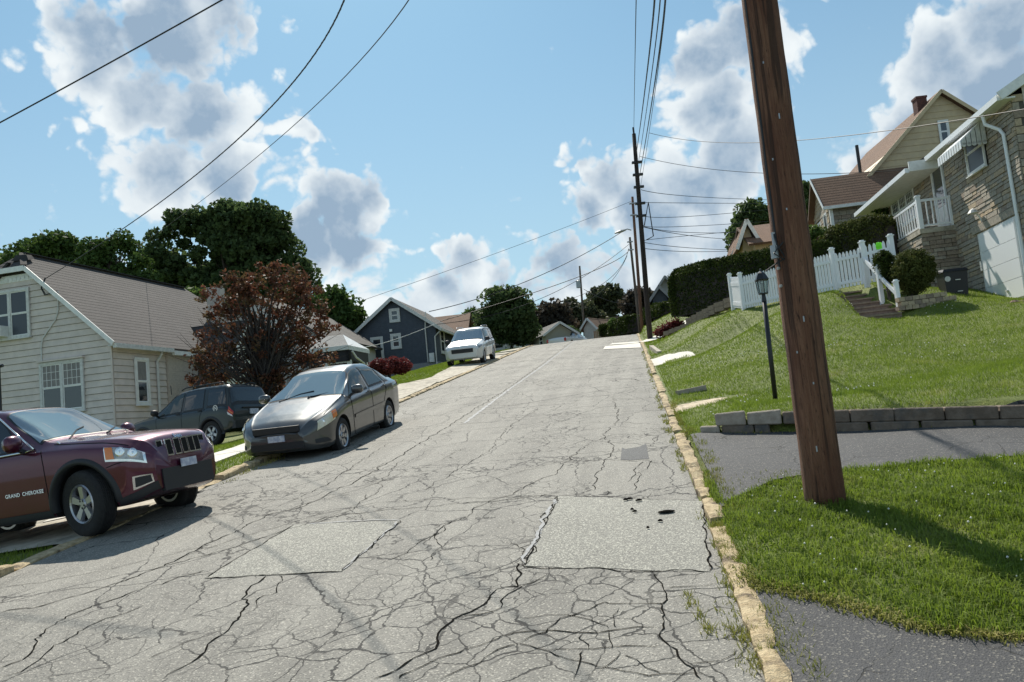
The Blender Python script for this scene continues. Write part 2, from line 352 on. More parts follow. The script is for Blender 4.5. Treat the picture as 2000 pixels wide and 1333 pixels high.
# ------------------------------------------------------------------ road
def asphalt(name, kind):
    m = bpy.data.materials.new(name); m.use_nodes = True; t = NT(m.node_tree)
    uv = t.N('TexCoord').outputs['UV']
    wn = t.scale(t.v('SUBTRACT', t.noise(uv, 1.6, 3, .5, out=1), (.5, .5, .5)), .34)
    wf = t.scale(t.v('SUBTRACT', t.noise(uv, 11, 3, .55, out=1), (.5, .5, .5)), .075)
    wv = t.v('ADD', t.v('ADD', uv, wn), wf)
    sp = t.N('TexVoronoi', Vector=uv, Scale=95.0)
    spk = t.N('SeparateColor', i0=sp.outputs['Color']).outputs[0]
    g1 = t.noise(uv, 60, 4, .75); big = t.noise(uv, .55, 5, .6)
    st_ = t.N('Mapping', i0=uv, i3=(.12, 2.3, 1)).outputs[0]; lane = t.noise(st_, 1.0, 4, .6)
    if kind == 'road': a, b, hi = (.175, .165, .145), (.28, .265, .232), (.50, .47, .40)
    elif kind == 'patch': a, b, hi = (.19, .183, .16), (.29, .28, .245), (.58, .56, .47)
    elif kind == 'dark': a, b, hi = (.07, .07, .07), (.11, .11, .11), (.2, .2, .2)
    else: a, b, hi = (.040, .040, .044), (.080, .079, .081), (.26, .24, .20)
    c = t.mix(t.sm(g1, .3, .7), a, b)
    if kind == 'road': c = t.mix(t.sm(t.noise(uv, 2.6, 5, .7), .52, .70, 0, .5), c, (.10, .096, .088))
    c = t.mix(t.sm(big, .35, .68, 0, .45), c, tuple(x*.72 for x in a))
    c = t.mix(t.sm(lane, .40, .65, 0, .45 if kind == 'road' else .12), c, tuple(x*1.15 for x in b))
    c = t.mix(t.sm(spk, {'patch': .62, 'drive': .86}.get(kind, .82), 1.0, 0, .75), c, hi)
    c = t.mix(t.sm(spk, .16, .0, 0, .6), c, (.06, .06, .055))
    hgt = g1
    if kind in ('road', 'drive'):
        sx = t.N('SeparateXYZ', i0=uv).outputs
        def net(sc, an, w, mask, lo=0.0):
            v = t.N('TexVoronoi', _feature='DISTANCE_TO_EDGE', Vector=t.N('Mapping', i0=wv, i3=(*an, 1)).outputs[0], Scale=sc, Randomness=1.0).outputs['Distance']
            return t.m('MULTIPLY', t.sm(v, w*.8, w*.4, 0, 1), mask)
        if kind == 'road':
            near = t.m('MULTIPLY', t.sm(sx[0], 8.5, 6.3, 0, 1), t.sm(sx[1], -3.4, -1.8, 0, 1))
            rgt = t.sm(sx[1], -2.6, -.6, 0, 1)
            m1 = t.m('MAXIMUM', t.m('MULTIPLY', near, t.sm(t.noise(uv, 1.1, 3, .5), .30, .42)), t.m('MULTIPLY', t.sm(t.noise(uv, .5, 3, .5), .50, .60), .9))
            m2 = t.sm(t.noise(uv, .8, 3, .5), .36, .48)
            m3 = t.m('MULTIPLY', t.m('ADD', t.m('MULTIPLY', rgt, .6), .4), t.sm(t.noise(uv, .45, 4, .6), .50, .60))
            cr = t.m('MAXIMUM', net(1.0, (2.6, 3.0), .024, m1), net(1.0, (.55, .95), .0095, m2))
            cr = t.m('MAXIMUM', cr, net(1.0, (5.0, 6.5), .036, m3))
            # transverse cracks that run kerb to kerb
            tv = t.N('TexVoronoi', _feature='DISTANCE_TO_EDGE', Vector=t.N('Mapping', i0=wv, i3=(.42, .10, 1)).outputs[0], Scale=1.0).outputs['Distance']
            cr = t.m('MAXIMUM', cr, t.sm(tv, .006, .002, 0, .9))
        else:
            cr = net(1.0, (1.2, 1.5), .012, t.sm(t.noise(uv, .9, 3, .5), .48, .6))
        cr = t.m('MULTIPLY', cr, t.sm(t.noise(uv, 9, 3, .6), .25, .5, .35, 1))
        c = t.mix(t.m('MULTIPLY', cr, .96), c, (.014, .013, .011))
        hgt = t.m('SUBTRACT', g1, t.m('MULTIPLY', cr, 1.5))
    p = t.N('BsdfPrincipled', Roughness=.82); t.l.new(c, p.inputs['Base Color'])
    bp = t.N('Bump', Strength=.55, Distance=.012, Height=t.m('ADD', hgt, t.m('MULTIPLY', sp.outputs['Distance'], .6))); t.l.new(bp.outputs[0], p.inputs['Normal'])
    t.N('OutputMaterial', Surface=p.outputs[0]); MATS[name] = m; return m
M_road = asphalt('road_asphalt', 'road'); M_patch = asphalt('patch_asphalt', 'patch'); M_dark = asphalt('dark_asphalt', 'dark'); M_drive = asphalt('drive_asphalt', 'drive')
M_conc = pm('old_concrete', (.36, .32, .25), .85, (.50, .45, .36), 6, bump=.5, bs=25, col3=(.20, .18, .14), ns3=2.2)
M_kerb = pm('kerb_concrete', (.40, .30, .17), .9, (.58, .46, .28), 14, bump=1.0, bs=45, col3=(.15, .11, .07), ns3=6)
M_path = pm('path_concrete', (.62, .58, .50), .85, (.74, .70, .62), 8, bump=.3, bs=30)
M_pathb = pm('pink_concrete', (.48, .38, .26), .85, (.60, .50, .36), 9, bump=.4, bs=30, col3=(.2, .17, .1), ns3=5)
M_crack = pm('crack_dark', (.016, .015, .013), 1.0, spec=0.0); M_seal = pm('seal_pale', (.26, .27, .28), .7, (.18, .18, .18), 20)
n = 320; ss = np.concatenate([np.linspace(-8, 50, 220), np.linspace(50.5, 130, 80)])
A = [(s_, TL) for s_ in ss]; B = [(s_, TR) for s_ in ss]
def roadz(s, t): return prof(s)-.02*np.abs((t+2.95)/3.45)**2+.02
def stx(s, t, dz=0): x, y = xy(s, t); return (x, y, float(roadz(s, t))+dz)
road = struct(sheet('road', A, B, .0, M_road, n=420, m=26, hard=False, zf=roadz))
def rpx(u, v):   # pixel on the road plane -> s, t
    d = ray(u, v); n = np.array([-G*SD[0], -G*SD[1], 1.]); k = -(n@CAM)/(n@d); q = CAM+d*k; return st(q)
patch = sheet('asphalt_patch', wob([rpx(1090, 972), rpx(1372, 980)], .013, seed=3), wob([rpx(1026, 1110), rpx(1386, 1118)], .013, seed=4), .0035, M_patch, 30, 20, road, False, roadz)
patch['label'] = 'pale square patch beside the right kerb'
patch2 = sheet('asphalt_patch', wob([rpx(575, 1029), rpx(782, 1021)], .022, seed=5), wob([rpx(400, 1135), rpx(668, 1122)], .022, seed=6), .0035, M_patch, 30, 20, road, False, roadz)
patch2['label'] = 'pale ragged patch in the left lane'
for q in ([(1215, 876), (1262, 868)], [(1212, 900), (1268, 898)]),:
    o = sheet('asphalt_patch', wob([rpx(*q[0][0]), rpx(*q[0][1])], .07, seed=8), wob([rpx(*q[1][0]), rpx(*q[1][1])], .09, seed=9), .0035, M_dark, 24, 12, road, False, roadz); o['label'] = 'dark worn patch near the right kerb'
for q in ([(1182, 678), (1250, 671)], [(1178, 684), (1252, 680)]), ([(1196, 672), (1247, 668)], [(1190, 675), (1248, 671)]):
    o = sheet('asphalt_patch', [rpx(*q[0][0]), rpx(*q[0][1])], [rpx(*q[1][0]), rpx(*q[1][1])], .02, M_path, 14, 8, road, False, roadz); o['label'] = 'white strip patch high on the road'
def ribbon(mb, P, w, off, mi=0, jag=.02, seed=0):
    r_ = np.random.default_rng(seed); Q = wob(P, jag, .06, seed); n = len(Q)
    for i in range(n-1):
        (s0, t0), (s1, t1) = Q[i], Q[i+1]; L = math.hypot(s1-s0, t1-t0) or 1; nx, ny = -(t1-t0)/L, (s1-s0)/L
        e0 = w*(.3+.8*r_.random()) if 0 < i else w*.1; 
        if i == 0: last = e0
        e1 = w*(.3+.8*r_.random()) if i < n-2 else w*.1
        mb.quad(stx(s0-nx*last/2, t0-ny*last/2, off), stx(s1-nx*e1/2, t1-ny*e1/2, off), stx(s1+nx*e1/2, t1+ny*e1/2, off), stx(s0+nx*last/2, t0+ny*last/2, off)); last = e1
mb = MB()
CR = [([(0, 1200), (60, 1192), (210, 1150), (340, 1100), (440, 1050), (520, 1010), (600, 990), (720, 930), (800, 880), (860, 845), (930, 800), (1000, 755), (1060, 712), (1128, 660)], .028),
      ([(0, 1312), (60, 1285), (70, 1255), (100, 1225), (180, 1185), (235, 1170), (300, 1150), (400, 1118)], .024), ([(0, 1330), (40, 1318), (110, 1268), (190, 1222), (280, 1188)], .02),
      ([(320, 1333), (400, 1280), (440, 1240), (480, 1205), (478, 1168), (520, 1130), (545, 1126)], .03), ([(480, 1205), (505, 1182), (540, 1160), (545, 1130)], .016), ([(290, 1295), (360, 1262), (430, 1240)], .012),
      ([(310, 1112), (440, 1078), (560, 1040), (640, 1015), (760, 1000), (880, 990), (1010, 978), (1095, 965)], .02), ([(330, 1100), (480, 1050), (620, 1010), (740, 985), (900, 978), (1090, 972)], .014),
      ([(840, 1060), (870, 1030), (920, 1010), (925, 995), (960, 985), (1080, 930), (1100, 910), (1150, 870)], .018), ([(840, 1100), (860, 1070), (850, 1055), (870, 1030)], .016), ([(980, 1060), (1020, 1080), (1030, 1100), (1010, 1115)], .012),
      ([(1090, 972), (1070, 1010), (1045, 1065), (1020, 1108)], .022), ([(1020, 1108), (1100, 1114), (1200, 1118), (1300, 1119), (1386, 1119)], .024), ([(1090, 971), (1180, 974), (1290, 977), (1372, 980)], .012),
      ([(730, 1333), (800, 1300), (850, 1270), (860, 1235), (940, 1190), (960, 1160), (1010, 1150), (1010, 1105)], .028), ([(880, 1218), (960, 1198), (1020, 1150), (1070, 1125)], .02), ([(780, 1333), (850, 1295), (900, 1285), (960, 1255), (1020, 1240), (1100, 1236), (1200, 1238), (1290, 1228)], .022),
      ([(860, 1333), (900, 1315), (950, 1290), (1015, 1262)], .018), ([(1015, 1262), (1060, 1240), (1100, 1215), (1170, 1180), (1290, 1180), (1290, 1120)], .02), ([(1290, 1180), (1300, 1210), (1290, 1250), (1340, 1300), (1370, 1330)], .02),
      ([(1015, 1262), (1130, 1300), (1200, 1318), (1300, 1318), (1380, 1322)], .018), ([(1060, 1275), (1160, 1272), (1290, 1262)], .016), ([(1140, 1240), (1150, 1272)], .014), ([(1210, 1190), (1205, 1230)], .012), ([(1190, 1235), (1195, 1272)], .012),
      ([(1120, 1333), (1125, 1305), (1140, 1275)], .016), ([(1170, 1315), (1220, 1285), (1205, 1272)], .012), ([(1220, 1285), (1290, 1318)], .014), ([(1010, 1212), (1100, 1210), (1190, 1232)], .012),
      ([(1300, 1155), (1340, 1148), (1400, 1140)], .012), ([(1340, 1300), (1400, 1290), (1440, 1270)], .014), ([(560, 985), (640, 950), (700, 905), (760, 868)], .016), ([(690, 1000), (740, 960), (745, 940), (790, 900)], .014),
      ([(620, 985), (700, 960), (780, 930), (860, 905), (900, 880)], .01), ([(830, 960), (880, 930), (960, 880), (990, 840), (1050, 800)], .014), ([(900, 960), (1000, 930), (1090, 905), (1190, 900), (1300, 905)], .012),
      ([(1100, 830), (1180, 826), (1290, 830)], .014), ([(920, 800), (1040, 790), (1160, 782), (1270, 778)], .016), ([(1160, 960), (1170, 920), (1200, 880), (1180, 850), (1210, 820), (1200, 780)], .018), ([(1240, 960), (1250, 930), (1280, 900)], .014),
      ([(0, 1150), (90, 1140), (200, 1118), (360, 1080), (440, 1068)], .012), ([(1040, 752), (1060, 744), (1078, 748), (1060, 756), (1042, 752)], .02), ([(1190, 745), (1230, 741), (1250, 744)], .04), ([(1200, 700), (1250, 697)], .04), ([(1145, 870), (1200, 850), (1280, 852)], .012)]
for i, (P, w) in enumerate(CR): ribbon(mb, [rpx(*p) for p in P], w*.62, .0045, jag=.026, seed=50+i)
# side branches
r_ = np.random.default_rng(5)
for i in range(90):
    P, w = CR[r_.integers(len(CR))]; k = r_.integers(len(P)-1); f = r_.random(); a = rpx(P[k][0]*(1-f)+P[k+1][0]*f, P[k][1]*(1-f)+P[k+1][1]*f)
    ang = r_.random()*6.28; L = .12+.7*r_.random()**2; c = [a]
    for j in range(3): ang += r_.normal(0, .5); c.append((c[-1][0]+math.cos(ang)*L/2.2*1.5, c[-1][1]+math.sin(ang)*L/2.2))
    if a[0] < 7.5: continue
    c = [(a_, min(max(b_, TL+.05), TR-.05)) for a_, b_ in c]
    ribbon(mb, c, .009, .004, jag=.018, seed=400+i)
for q in (((1386, 1118), (1372, 980)), ((1026, 1110), (1090, 972)), ((575, 1029), (400, 1135)), ((400, 1135), (668, 1122)), ((668, 1122), (782, 1021))): ribbon(mb, [rpx(*q[0]), rpx(*q[1])], .016, .007, jag=.014, seed=int(q[0][0]))
mb.build('crack', M_crack, road, kind='stuff')
mb = MB()
ribbon(mb, [(a, b+.07) for a, b in [rpx(900, 830), rpx(980, 770), rpx(1060, 714), rpx(1130, 660)]], .10, .004, jag=.015, seed=1)
ribbon(mb, [rpx(1088, 978), rpx(1062, 1020), rpx(1034, 1078), rpx(1026, 1105)], .05, .007, jag=.02, seed=2)
ribbon(mb, [rpx(782, 1021), rpx(725, 1070), rpx(668, 1120)], .03, .007, jag=.015, seed=3); ribbon(mb, [rpx(600, 1028), rpx(690, 1022), rpx(780, 1020)], .03, .007, jag=.012, seed=4)
mb.build('seal_line', M_seal, road, label='pale sealed seam')
# clods of asphalt on the patch
mb = MB()
for (u, v, w) in ((1302, 1004, .07), (1230, 979, .03), (1248, 982, .03), (1222, 981, .02), (1240, 1004, .02), (1290, 1022, .02), (1266, 1036, .012), (1235, 1000, .015)):
    s_, t_ = rpx(u, v); x, y, z = stx(s_, t_, .012)
    mb.lathe([(.001, 0), (w, .0), (w*.9, .012), (w*.3, .02), (.001, .02)], 9, T=Matrix.Translation((x, y, z)) @ Matrix.Diagonal((1.2, .55, 1, 1)))
mb.build('asphalt_clod', M_crack, road, kind='stuff')

# ------------------------------------------------------------------ driveways and paths
dn = wob([rpx(1440, 1120), rpx(1480, 1150), rpx(1540, 1172), rpx(1650, 1200), rpx(1800, 1240), rpx(2000, 1262), (4.1, 4.0), (3.6, 9)], .018, seed=11)
struct(sheet('driveway', dn, [(-6, .72), (-6, 9)], .012, M_drive, 110, 40))['label'] = 'dark pebbly asphalt apron at bottom right'
d1 = wob([(7.92, .70), rpx(1400, 996), rpx(1440, 975), rpx(1500, 950), rpx(1650, 926), rpx(1850, 912), rpx(2000, 906), (8.5, 7), (8.3, 12)], .02, seed=12)
d2 = wob([(12.05, .70), (11.95, 1.1), (11.45, 2.6), (10.7, 4.4), (10.4, 7), (11.5, 12)], .01, seed=13)
struct(sheet('driveway', d1, d2, .014, M_drive, 110, 40))['label'] = 'dark asphalt driveway below the timber retaining wall'
def strip(name, pts, w, mat, off=.03, seed=0, n=60):
    P = resample(pts, n); d = np.gradient(P, axis=0); d /= np.linalg.norm(d, axis=1)[:, None]; N_ = np.stack([-d[:, 1], d[:, 0]], 1)
    w = np.interp(np.linspace(0, 1, n), np.linspace(0, 1, len(w)), w)[:, None]
    return struct(sheet(name, [tuple(q) for q in P+N_*w/2], [tuple(q) for q in P-N_*w/2], off, mat, n, 6))
def pst(u, v, D): p = at(u, v, D); return st(p)
struct(sheet('footpath', wob([gpx(*q) for q in ((1302, 796), (1340, 787), (1400, 776), (1458, 768))], .01, seed=31), wob([gpx(*q) for q in ((1306, 807), (1350, 798), (1400, 786), (1456, 772))], .01, seed=32), -.025, M_pathb, 60, 5))['label'] = 'pinkish worn concrete strip across the lawn'
struct(sheet('footpath', [gpx(*q) for q in ((1263, 702), (1300, 692), (1350, 685), (1420, 676))], [gpx(*q) for q in ((1271, 721), (1300, 706), (1350, 693), (1420, 678))], -.02, M_path, 60, 5))['label'] = 'white concrete driveway strip higher up the lawn'
strip('footpath', [(41.2, .72), (42.5, 2.2), (44, 4)], [1.6, 1.2, 1.0], M_path, .04)['label'] = 'white concrete strip by the dark pole'
strip('driveway', [(9.85, TL), (10.0, -8.5), (10.1, -13)], [2.7, 2.5, 2.5], M_conc, .03)['label'] = 'concrete driveway under the maroon car'
strip('driveway', [(13.5, -9.5), (19, -12.2), (26, -15.5)], [1.0, 2.8, 3.0], M_conc, .03)['label'] = 'driveway under the dark green car'
# left pavement: separate slabs
pave = bpy.data.objects.new('pavement', None); COL.objects.link(pave); pave['kind'] = 'structure'
r_ = np.random.default_rng(3); sp = 20.2
mb_ = None
while sp < 52:
    L = 1.45+r_.normal(0, .03)
    for k, (ta, tb) in enumerate(((-8.0, -6.62),)):
        if r_.random() < .04: continue
        dz = r_.normal(0, .012); c = []
        for q in ((sp, ta), (sp, tb), (sp+L-.07, tb), (sp+L-.07, ta)):
            j = r_.normal(0, .03, 2); c.append((q[0]+j[0], q[1]+j[1]))
        tp = [gp(a, b, .045+dz+r_.normal(0, .006)) for a, b in c]; bt = [gp(a, b, -.08) for a, b in c]
        mb = MB(); mb.hexa([bt[0], bt[1], bt[2], bt[3], tp[0], tp[1], tp[2], tp[3]]); mb.build('slab', M_conc, pave)
    sp += L
sp = 10.8
while sp < 20:
    c = [(sp, -8.6), (sp, -7.5), (sp+1.35, -7.5), (sp+1.35, -8.6)]; mb = MB(); mb.hexa([gp(a, b, -.08) for a, b in c]+[gp(a, b, .04) for a, b in c]); mb.build('slab', M_path, pave); sp += 1.42
HARD.append([(10.8, -8.6), (10.8, -7.5), (20, -7.5), (20, -8.6)]); HARD.append([(20.2, -8.0), (20.2, -6.65), (52, -6.65), (52, -8.0)])
# kerbs, stone by stone
kerb = bpy.data.objects.new('kerb', None); COL.objects.link(kerb); kerb['kind'] = 'structure'
def kstone(s0, s1, t0, t1, h, seed, mat=M_kerb):
    r_ = np.random.default_rng(seed); n = max(3, int((s1-s0)/.14)); mb = MB(); rows = []
    for i in range(n+1):
        s_ = s0+(s1-s0)*i/n; a, b = t0+r_.normal(0, .009), t1+r_.normal(0, .012); hh = h+r_.normal(0, .005)-(.035 if r_.random() < .13 else 0)
        if i in (0, n): hh -= .02
        x = [(s_, a, -.10), (s_, a+.004, hh*.86), (s_, a+.022, hh), (s_, (a+b)/2, hh+.006), (s_, b-.018, hh), (s_, b, hh*.8), (s_, b, -.10)]
        rows.append([(*xy(q[0], q[1]), float(prof(q[0]))+q[2]) for q in x])
    V = [p for r in rows for p in r]; fs = []
    for i in range(n):
        for k in range(6): a = i*7+k; fs.append((a, a+1, a+8, a+7))
    fs += [tuple(range(6, -1, -1)), tuple(range(n*7, n*7+7))]; mb.add(V, fs); return mb.build('kerb_stone', mat, kerb)
sk = 2.2; r_ = np.random.default_rng(9); i = 0
while sk < 60:
    L = r_.uniform(.8, 2.8); h = .04
    if 6.2 < sk < 7.3: sk = 7.3; continue
    if 6.2 < sk+L < 7.3: L = 6.2-sk
    kstone(sk, min(sk+L, 60), .49+r_.normal(0, .010), .625+r_.normal(0, .012), h+r_.normal(0, .012), 100+i); sk += L+r_.uniform(.015, .05)+(.18 if r_.random() < .3 else 0); i += 1
sk = 2.2
while sk < 58:
    L = r_.uniform(1.4, 2.8)
    if not (8.5 < sk+L*.5 < 11.1): kstone(sk, sk+L, TL-.19, TL, (.09 if sk < 21 else .05)+r_.normal(0, .006), 200+i)
    else: kstone(sk, sk+L, TL-.19, TL, .025, 200+i)
    sk += L+.05; i += 1

# ------------------------------------------------------------------ ground sheet, hedged by the hard surfaces
def grassy(name, a, b, c3, trans=0.0, ns=1.6):
    m = bpy.data.materials.new(name); m.use_nodes = True; t = NT(m.node_tree); pos = t.N('NewGeometry').outputs['Position']
    c = t.mix(t.sm(t.noise(pos, ns, 4, .6), .35, .65), a, b); c = t.mix(t.sm(t.noise(pos, 23, 3, .7), .3, .75, 0, .55), c, tuple(x*.55 for x in a)); c = t.mix(t.sm(t.noise(pos, .8, 5, .65), .55, .72, 0, .6), c, c3)
    c = t.mix(t.sm(t.noise(pos, 90, 2, .7), .55, .75, 0, .45), c, tuple(min(1, x*1.9) for x in b))
    p = t.N('BsdfPrincipled', Roughness=.75); p.inputs['Specular IOR Level'].default_value = .25; t.l.new(c, p.inputs['Base Color'])
    o = p.outputs[0]
    if trans:
        tr = t.N('BsdfTranslucent'); t.l.new(t.mix(.5, c, (.16, .24, .01)), tr.inputs[0]); mx = t.N('MixShader', i0=trans); t.l.new(o, mx.inputs[1]); t.l.new(tr.outputs[0], mx.inputs[2]); o = mx.outputs[0]
    else:
        bp = t.N('Bump', Strength=.8, Distance=.05, Height=t.noise(pos, 30, 4, .7)); t.l.new(bp.outputs[0], p.inputs['Normal'])
    t.N('OutputMaterial', Surface=o); MATS[name] = m; return m
M_soil = grassy('lawn_ground', (.125, .16, .032), (.175, .21, .045), (.20, .185, .07))
M_grass = grassy('grass_blades', (.16, .225, .035), (.26, .33, .06), (.33, .31, .11), .45)
M_weed = grassy('dry_weeds', (.26, .25, .06), (.38, .33, .11), (.42, .33, .16), .3)
gs = np.unique(np.concatenate([np.linspace(-60, -8, 12), np.arange(-8, 14, .22), np.arange(14, 50, .5), np.linspace(50, 90, 30), np.linspace(90, 420, 24)]))
gt = np.unique(np.concatenate([np.linspace(-420, -60, 12), np.linspace(-60, -14, 24), np.arange(-14, -6, .35), [-6.5, -6.3, -5.5, -3, -.5, .4, .58, .7, .8], np.arange(.9, 14, .28), np.linspace(14, 60, 30), np.linspace(60, 420, 12)]))
S_, T_ = np.meshgrid(gs, gt, indexing='ij'); Z_ = ground(S_, T_)
hard = (T_ < .55) & (T_ > -6.55)
for P in HARD: hard |= inpoly(S_, T_, P)
Z_ = Z_-np.where(hard, .07, 0)
STP = [pst(*q) for q in ((1688, 630, 22.0), (1632, 566, 25.3), (1700, 556, 24.5), (1752, 618, 22.2))]; Z_ = Z_-np.where(inpoly(S_, T_, STP), .30, 0); HARD.append(STP)
X_ = S_*SD[0]+T_*TD[0]; Y_ = S_*SD[1]+T_*TD[1]; idx = np.arange(S_.size).reshape(S_.shape)
Fc = np.stack([idx[:-1, :-1], idx[:-1, 1:], idx[1:, 1:], idx[1:, :-1]], -1).reshape(-1, 4)[:, ::-1]
struct(fastmesh('ground', np.stack([X_, Y_, Z_], -1).reshape(-1, 3), Fc, M_soil, smooth=True))

def blades(name, S, T, h, w, mat, lean=.5, seg=2, flat=0.0, kind='stuff', zoff=0):
    n = len(S); w = np.array(np.broadcast_to(w, n), float); x = S*SD[0]+T*TD[0]; y = S*SD[1]+T*TD[1]; z = ground(S, T)+zoff
    a = rng.random(n)*2*np.pi; dx, dy = np.cos(a), np.sin(a); b = rng.random(n)*2*np.pi; ln = rng.random(n)*lean*h+flat*h; lx, ly = np.cos(b)*ln, np.sin(b)*ln
    P = np.stack([x, y, z], 1); U = np.stack([dx, dy, 0*dx], 1); w = w[:, None]; h = np.broadcast_to(h, n)
    def lv(f, g, k): return P+np.stack([lx*g, ly*g, h*f], 1), k
    c0 = P-np.array([0, 0, .01]); c1 = P+np.stack([lx*.35, ly*.35, h*.6], 1); c2 = P+np.stack([lx, ly, h*(1-.25*lean)], 1)
    if seg == 2:
        V = np.stack([c0-U*w/2, c0+U*w/2, c1+U*w*.38, c1-U*w*.38, c2+U*w*.06, c2-U*w*.06], 1).reshape(-1, 3); i = np.arange(n)[:, None]*6
        Fc = np.concatenate([i+np.array([[0, 1, 2, 3]]), i+np.array([[3, 2, 4, 5]])])
    else:
        V = np.stack([c0-U*w/2, c0+U*w/2, c2], 1).reshape(-1, 3); Fc = np.arange(n)[:, None]*3+np.array([[0, 1, 2]])
    o = fastmesh(name, V, Fc, mat); o['kind'] = kind; return o
def scatter(n, s0, s1, t0, t1, keep=None, clump=0, margin=True):
    S = rng.uniform(s0, s1, n); T = rng.uniform(t0, t1, n)
    ok = ~((T < .605+.03*np.sin(S*9)) & (T > -6.6))
    for P in HARD: ok &= ~inpoly(S, T, P)
    if keep is not None: ok &= keep(S, T)
    S, T = S[ok], T[ok]; return S, T
def vis(S, T, pad=60, hmax=.1):   # is a spot inside the picture (with a margin)?
    x = S*SD[0]+T*TD[0]; y = S*SD[1]+T*TD[1]; z = ground(S, T); q = np.stack([x, y, z-EYE], 1); d = q@FWD; u = 1000+F*(q@RT)/d; v = 666-F*(q@UP)/d
    return (d > 1) & (u > -pad*6) & (u < 2000+pad*6) & (v < 1333+pad*5) & (v > 0)
# near lawn round the pole
S, T = scatter(150000, 4.2, 9.6, .6, 6.0, lambda s, t: vis(s, t)); hh = rng.uniform(.02, .09, len(S))**1.0*(1+.45*np.sin(S*7+T*5)*np.sin(T*9.3+S*3))
pt_ = np.sin(S*2.3+1.7*np.sin(T*2.1))*np.sin(T*3.1+np.sin(S*1.9)); hh = hh*(1+.35*pt_); kp = rng.random(len(S)) < .72+.28*pt_
blades('near_lawn_grass', S[kp], T[kp], hh[kp], rng.uniform(.004, .010, kp.sum()), M_grass, 1.4); tag(bpy.data.objects['near_lawn_grass'], 'bright green grass with clover around the foot of the wooden pole', 'grass')
S, T = scatter(15000, 4.2, 9.6, .68, 6.0, lambda s, t: vis(s, t)); blades('broad_leaves', S, T, rng.uniform(.02, .05, len(S)), .018, M_grass, 1.6, flat=.4); tag(bpy.data.objects['broad_leaves'], 'low clover leaves in the near lawn', 'clover')
S, T = scatter(9000, 4.4, 9.4, .6, 6.0, lambda s, t: vis(s, t)); blades('long_grass', S, T, rng.uniform(.07, .14, len(S)), .006, M_grass, 1.5); tag(bpy.data.objects['long_grass'], 'longer pale blades sticking out of the near lawn', 'grass')
E_ = resample(dn, 260); S = np.concatenate([E_[:, 0]+rng.normal(0, .035, 260) for _ in range(26)]); T = np.concatenate([E_[:, 1]+rng.normal(0, .05, 260) for _ in range(26)]); blades('edge_weeds', S, T, rng.uniform(.01, .05, len(S)), .010, M_weed, 1.8, flat=.3, zoff=.02); tag(bpy.data.objects['edge_weeds'], 'low weeds and clippings along the edge of the dark apron', 'weeds')
# lawn of the slope
S, T = scatter(330000, 11, 34, .68, 13, lambda s, t: vis(s, t) & (rng.random(len(s)) < np.clip(16/s, .3, 1)**2)); d_ = np.clip(S/14, 1, 2.4)
blades('slope_lawn_grass', S, T, rng.uniform(.04, .085, len(S)), .012*d_, M_grass, 1.0, seg=1); tag(bpy.data.objects['slope_lawn_grass'], 'mown green lawn rising from the kerb to the white fence', 'grass')
S, T = scatter(60000, 34, 75, .7, 9, lambda s, t: vis(s, t)); blades('far_lawn_grass', S, T, rng.uniform(.05, .11, len(S)), .035, M_grass, .8, seg=1); tag(bpy.data.objects['far_lawn_grass'], 'grass bank below the big hedge further up the street', 'grass')
S, T = scatter(60000, 4.5, 20.2, -13, -6.58, lambda s, t: vis(s, t)); blades('left_verge_grass', S, T, rng.uniform(.04, .10, len(S)), .014, M_grass, .9, seg=1); tag(bpy.data.objects['left_verge_grass'], 'grass verge by the maroon and grey cars', 'grass')
S, T = scatter(70000, 20.2, 55, -12, -8.0, lambda s, t: vis(s, t)); blades('left_bank_grass', S, T, rng.uniform(.05, .11, len(S)), .028, M_grass, .9, seg=1); tag(bpy.data.objects['left_bank_grass'], 'narrow lawn between the pavement slabs and the blue house', 'grass')
# weeds along the kerbs and in the cracks
S = []; T = []
def weeds(c, n, rs, rt):
    for a, b in c: S.append(rng.normal(a, rs, n)); T.append(rng.normal(b, rt, n))
for k in range(120):
    s_ = rng.uniform(3.5, 34); 
    if rng.random() < .75: weeds([(s_, .47-abs(rng.normal(0, .035)))], 16 if s_ < 16 else 9, .09, .028)
for k in range(34): weeds([(rng.uniform(4, 13), .71+abs(rng.normal(0, .05)))], 30, .1, .035)
weeds([rpx(1345, 1165), rpx(1350, 1185), rpx(1368, 1205), rpx(1385, 1235), rpx(1380, 1225)], 28, .045, .02); weeds([rpx(1424, 1145), rpx(1440, 1170), rpx(1430, 1230), rpx(1450, 1250)], 50, .06, .04)
weeds([rpx(1490, 1200), rpx(1500, 1230), rpx(1500, 1260), rpx(1515, 1275), rpx(1480, 1300)], 100, .08, .05); weeds([rpx(1395, 930), rpx(1385, 900), rpx(1372, 870)], 70, .12, .05)
for k in range(40): weeds([(rng.uniform(10.8, 21), TL+.05+abs(rng.normal(0, .1)))], 22, .1, .05)
for k in range(26): weeds([(rng.uniform(20, 48), rng.choice([-6.6, -8.0, -9.3]))], 30, .2, .05)
for k in range(30): weeds([(rng.uniform(7.6, 9.0), rng.uniform(.75, 1.9))], 14, .12, .1)
for k in range(14): f = rng.random(); weeds([(11.95-1.2*f, 1.1+3.3*f)], 30, .05, .12)
for k in range(26): weeds([(rng.uniform(6.2, 7.4), rng.uniform(.49, .63))], 40, .05, .02)
for k in range(40): weeds([(rng.uniform(11.9, 16), .60+rng.random()*.08)], 20, .1, .02)
S = np.concatenate(S); T = np.concatenate(T); blades('kerb_weeds', S, T, rng.uniform(.012, .065, len(S)), .006+.0006*S, M_weed, 1.0, seg=1, zoff=.012); tag(bpy.data.objects['kerb_weeds'], 'yellowish weeds growing along the kerb and in road cracks', 'weeds')
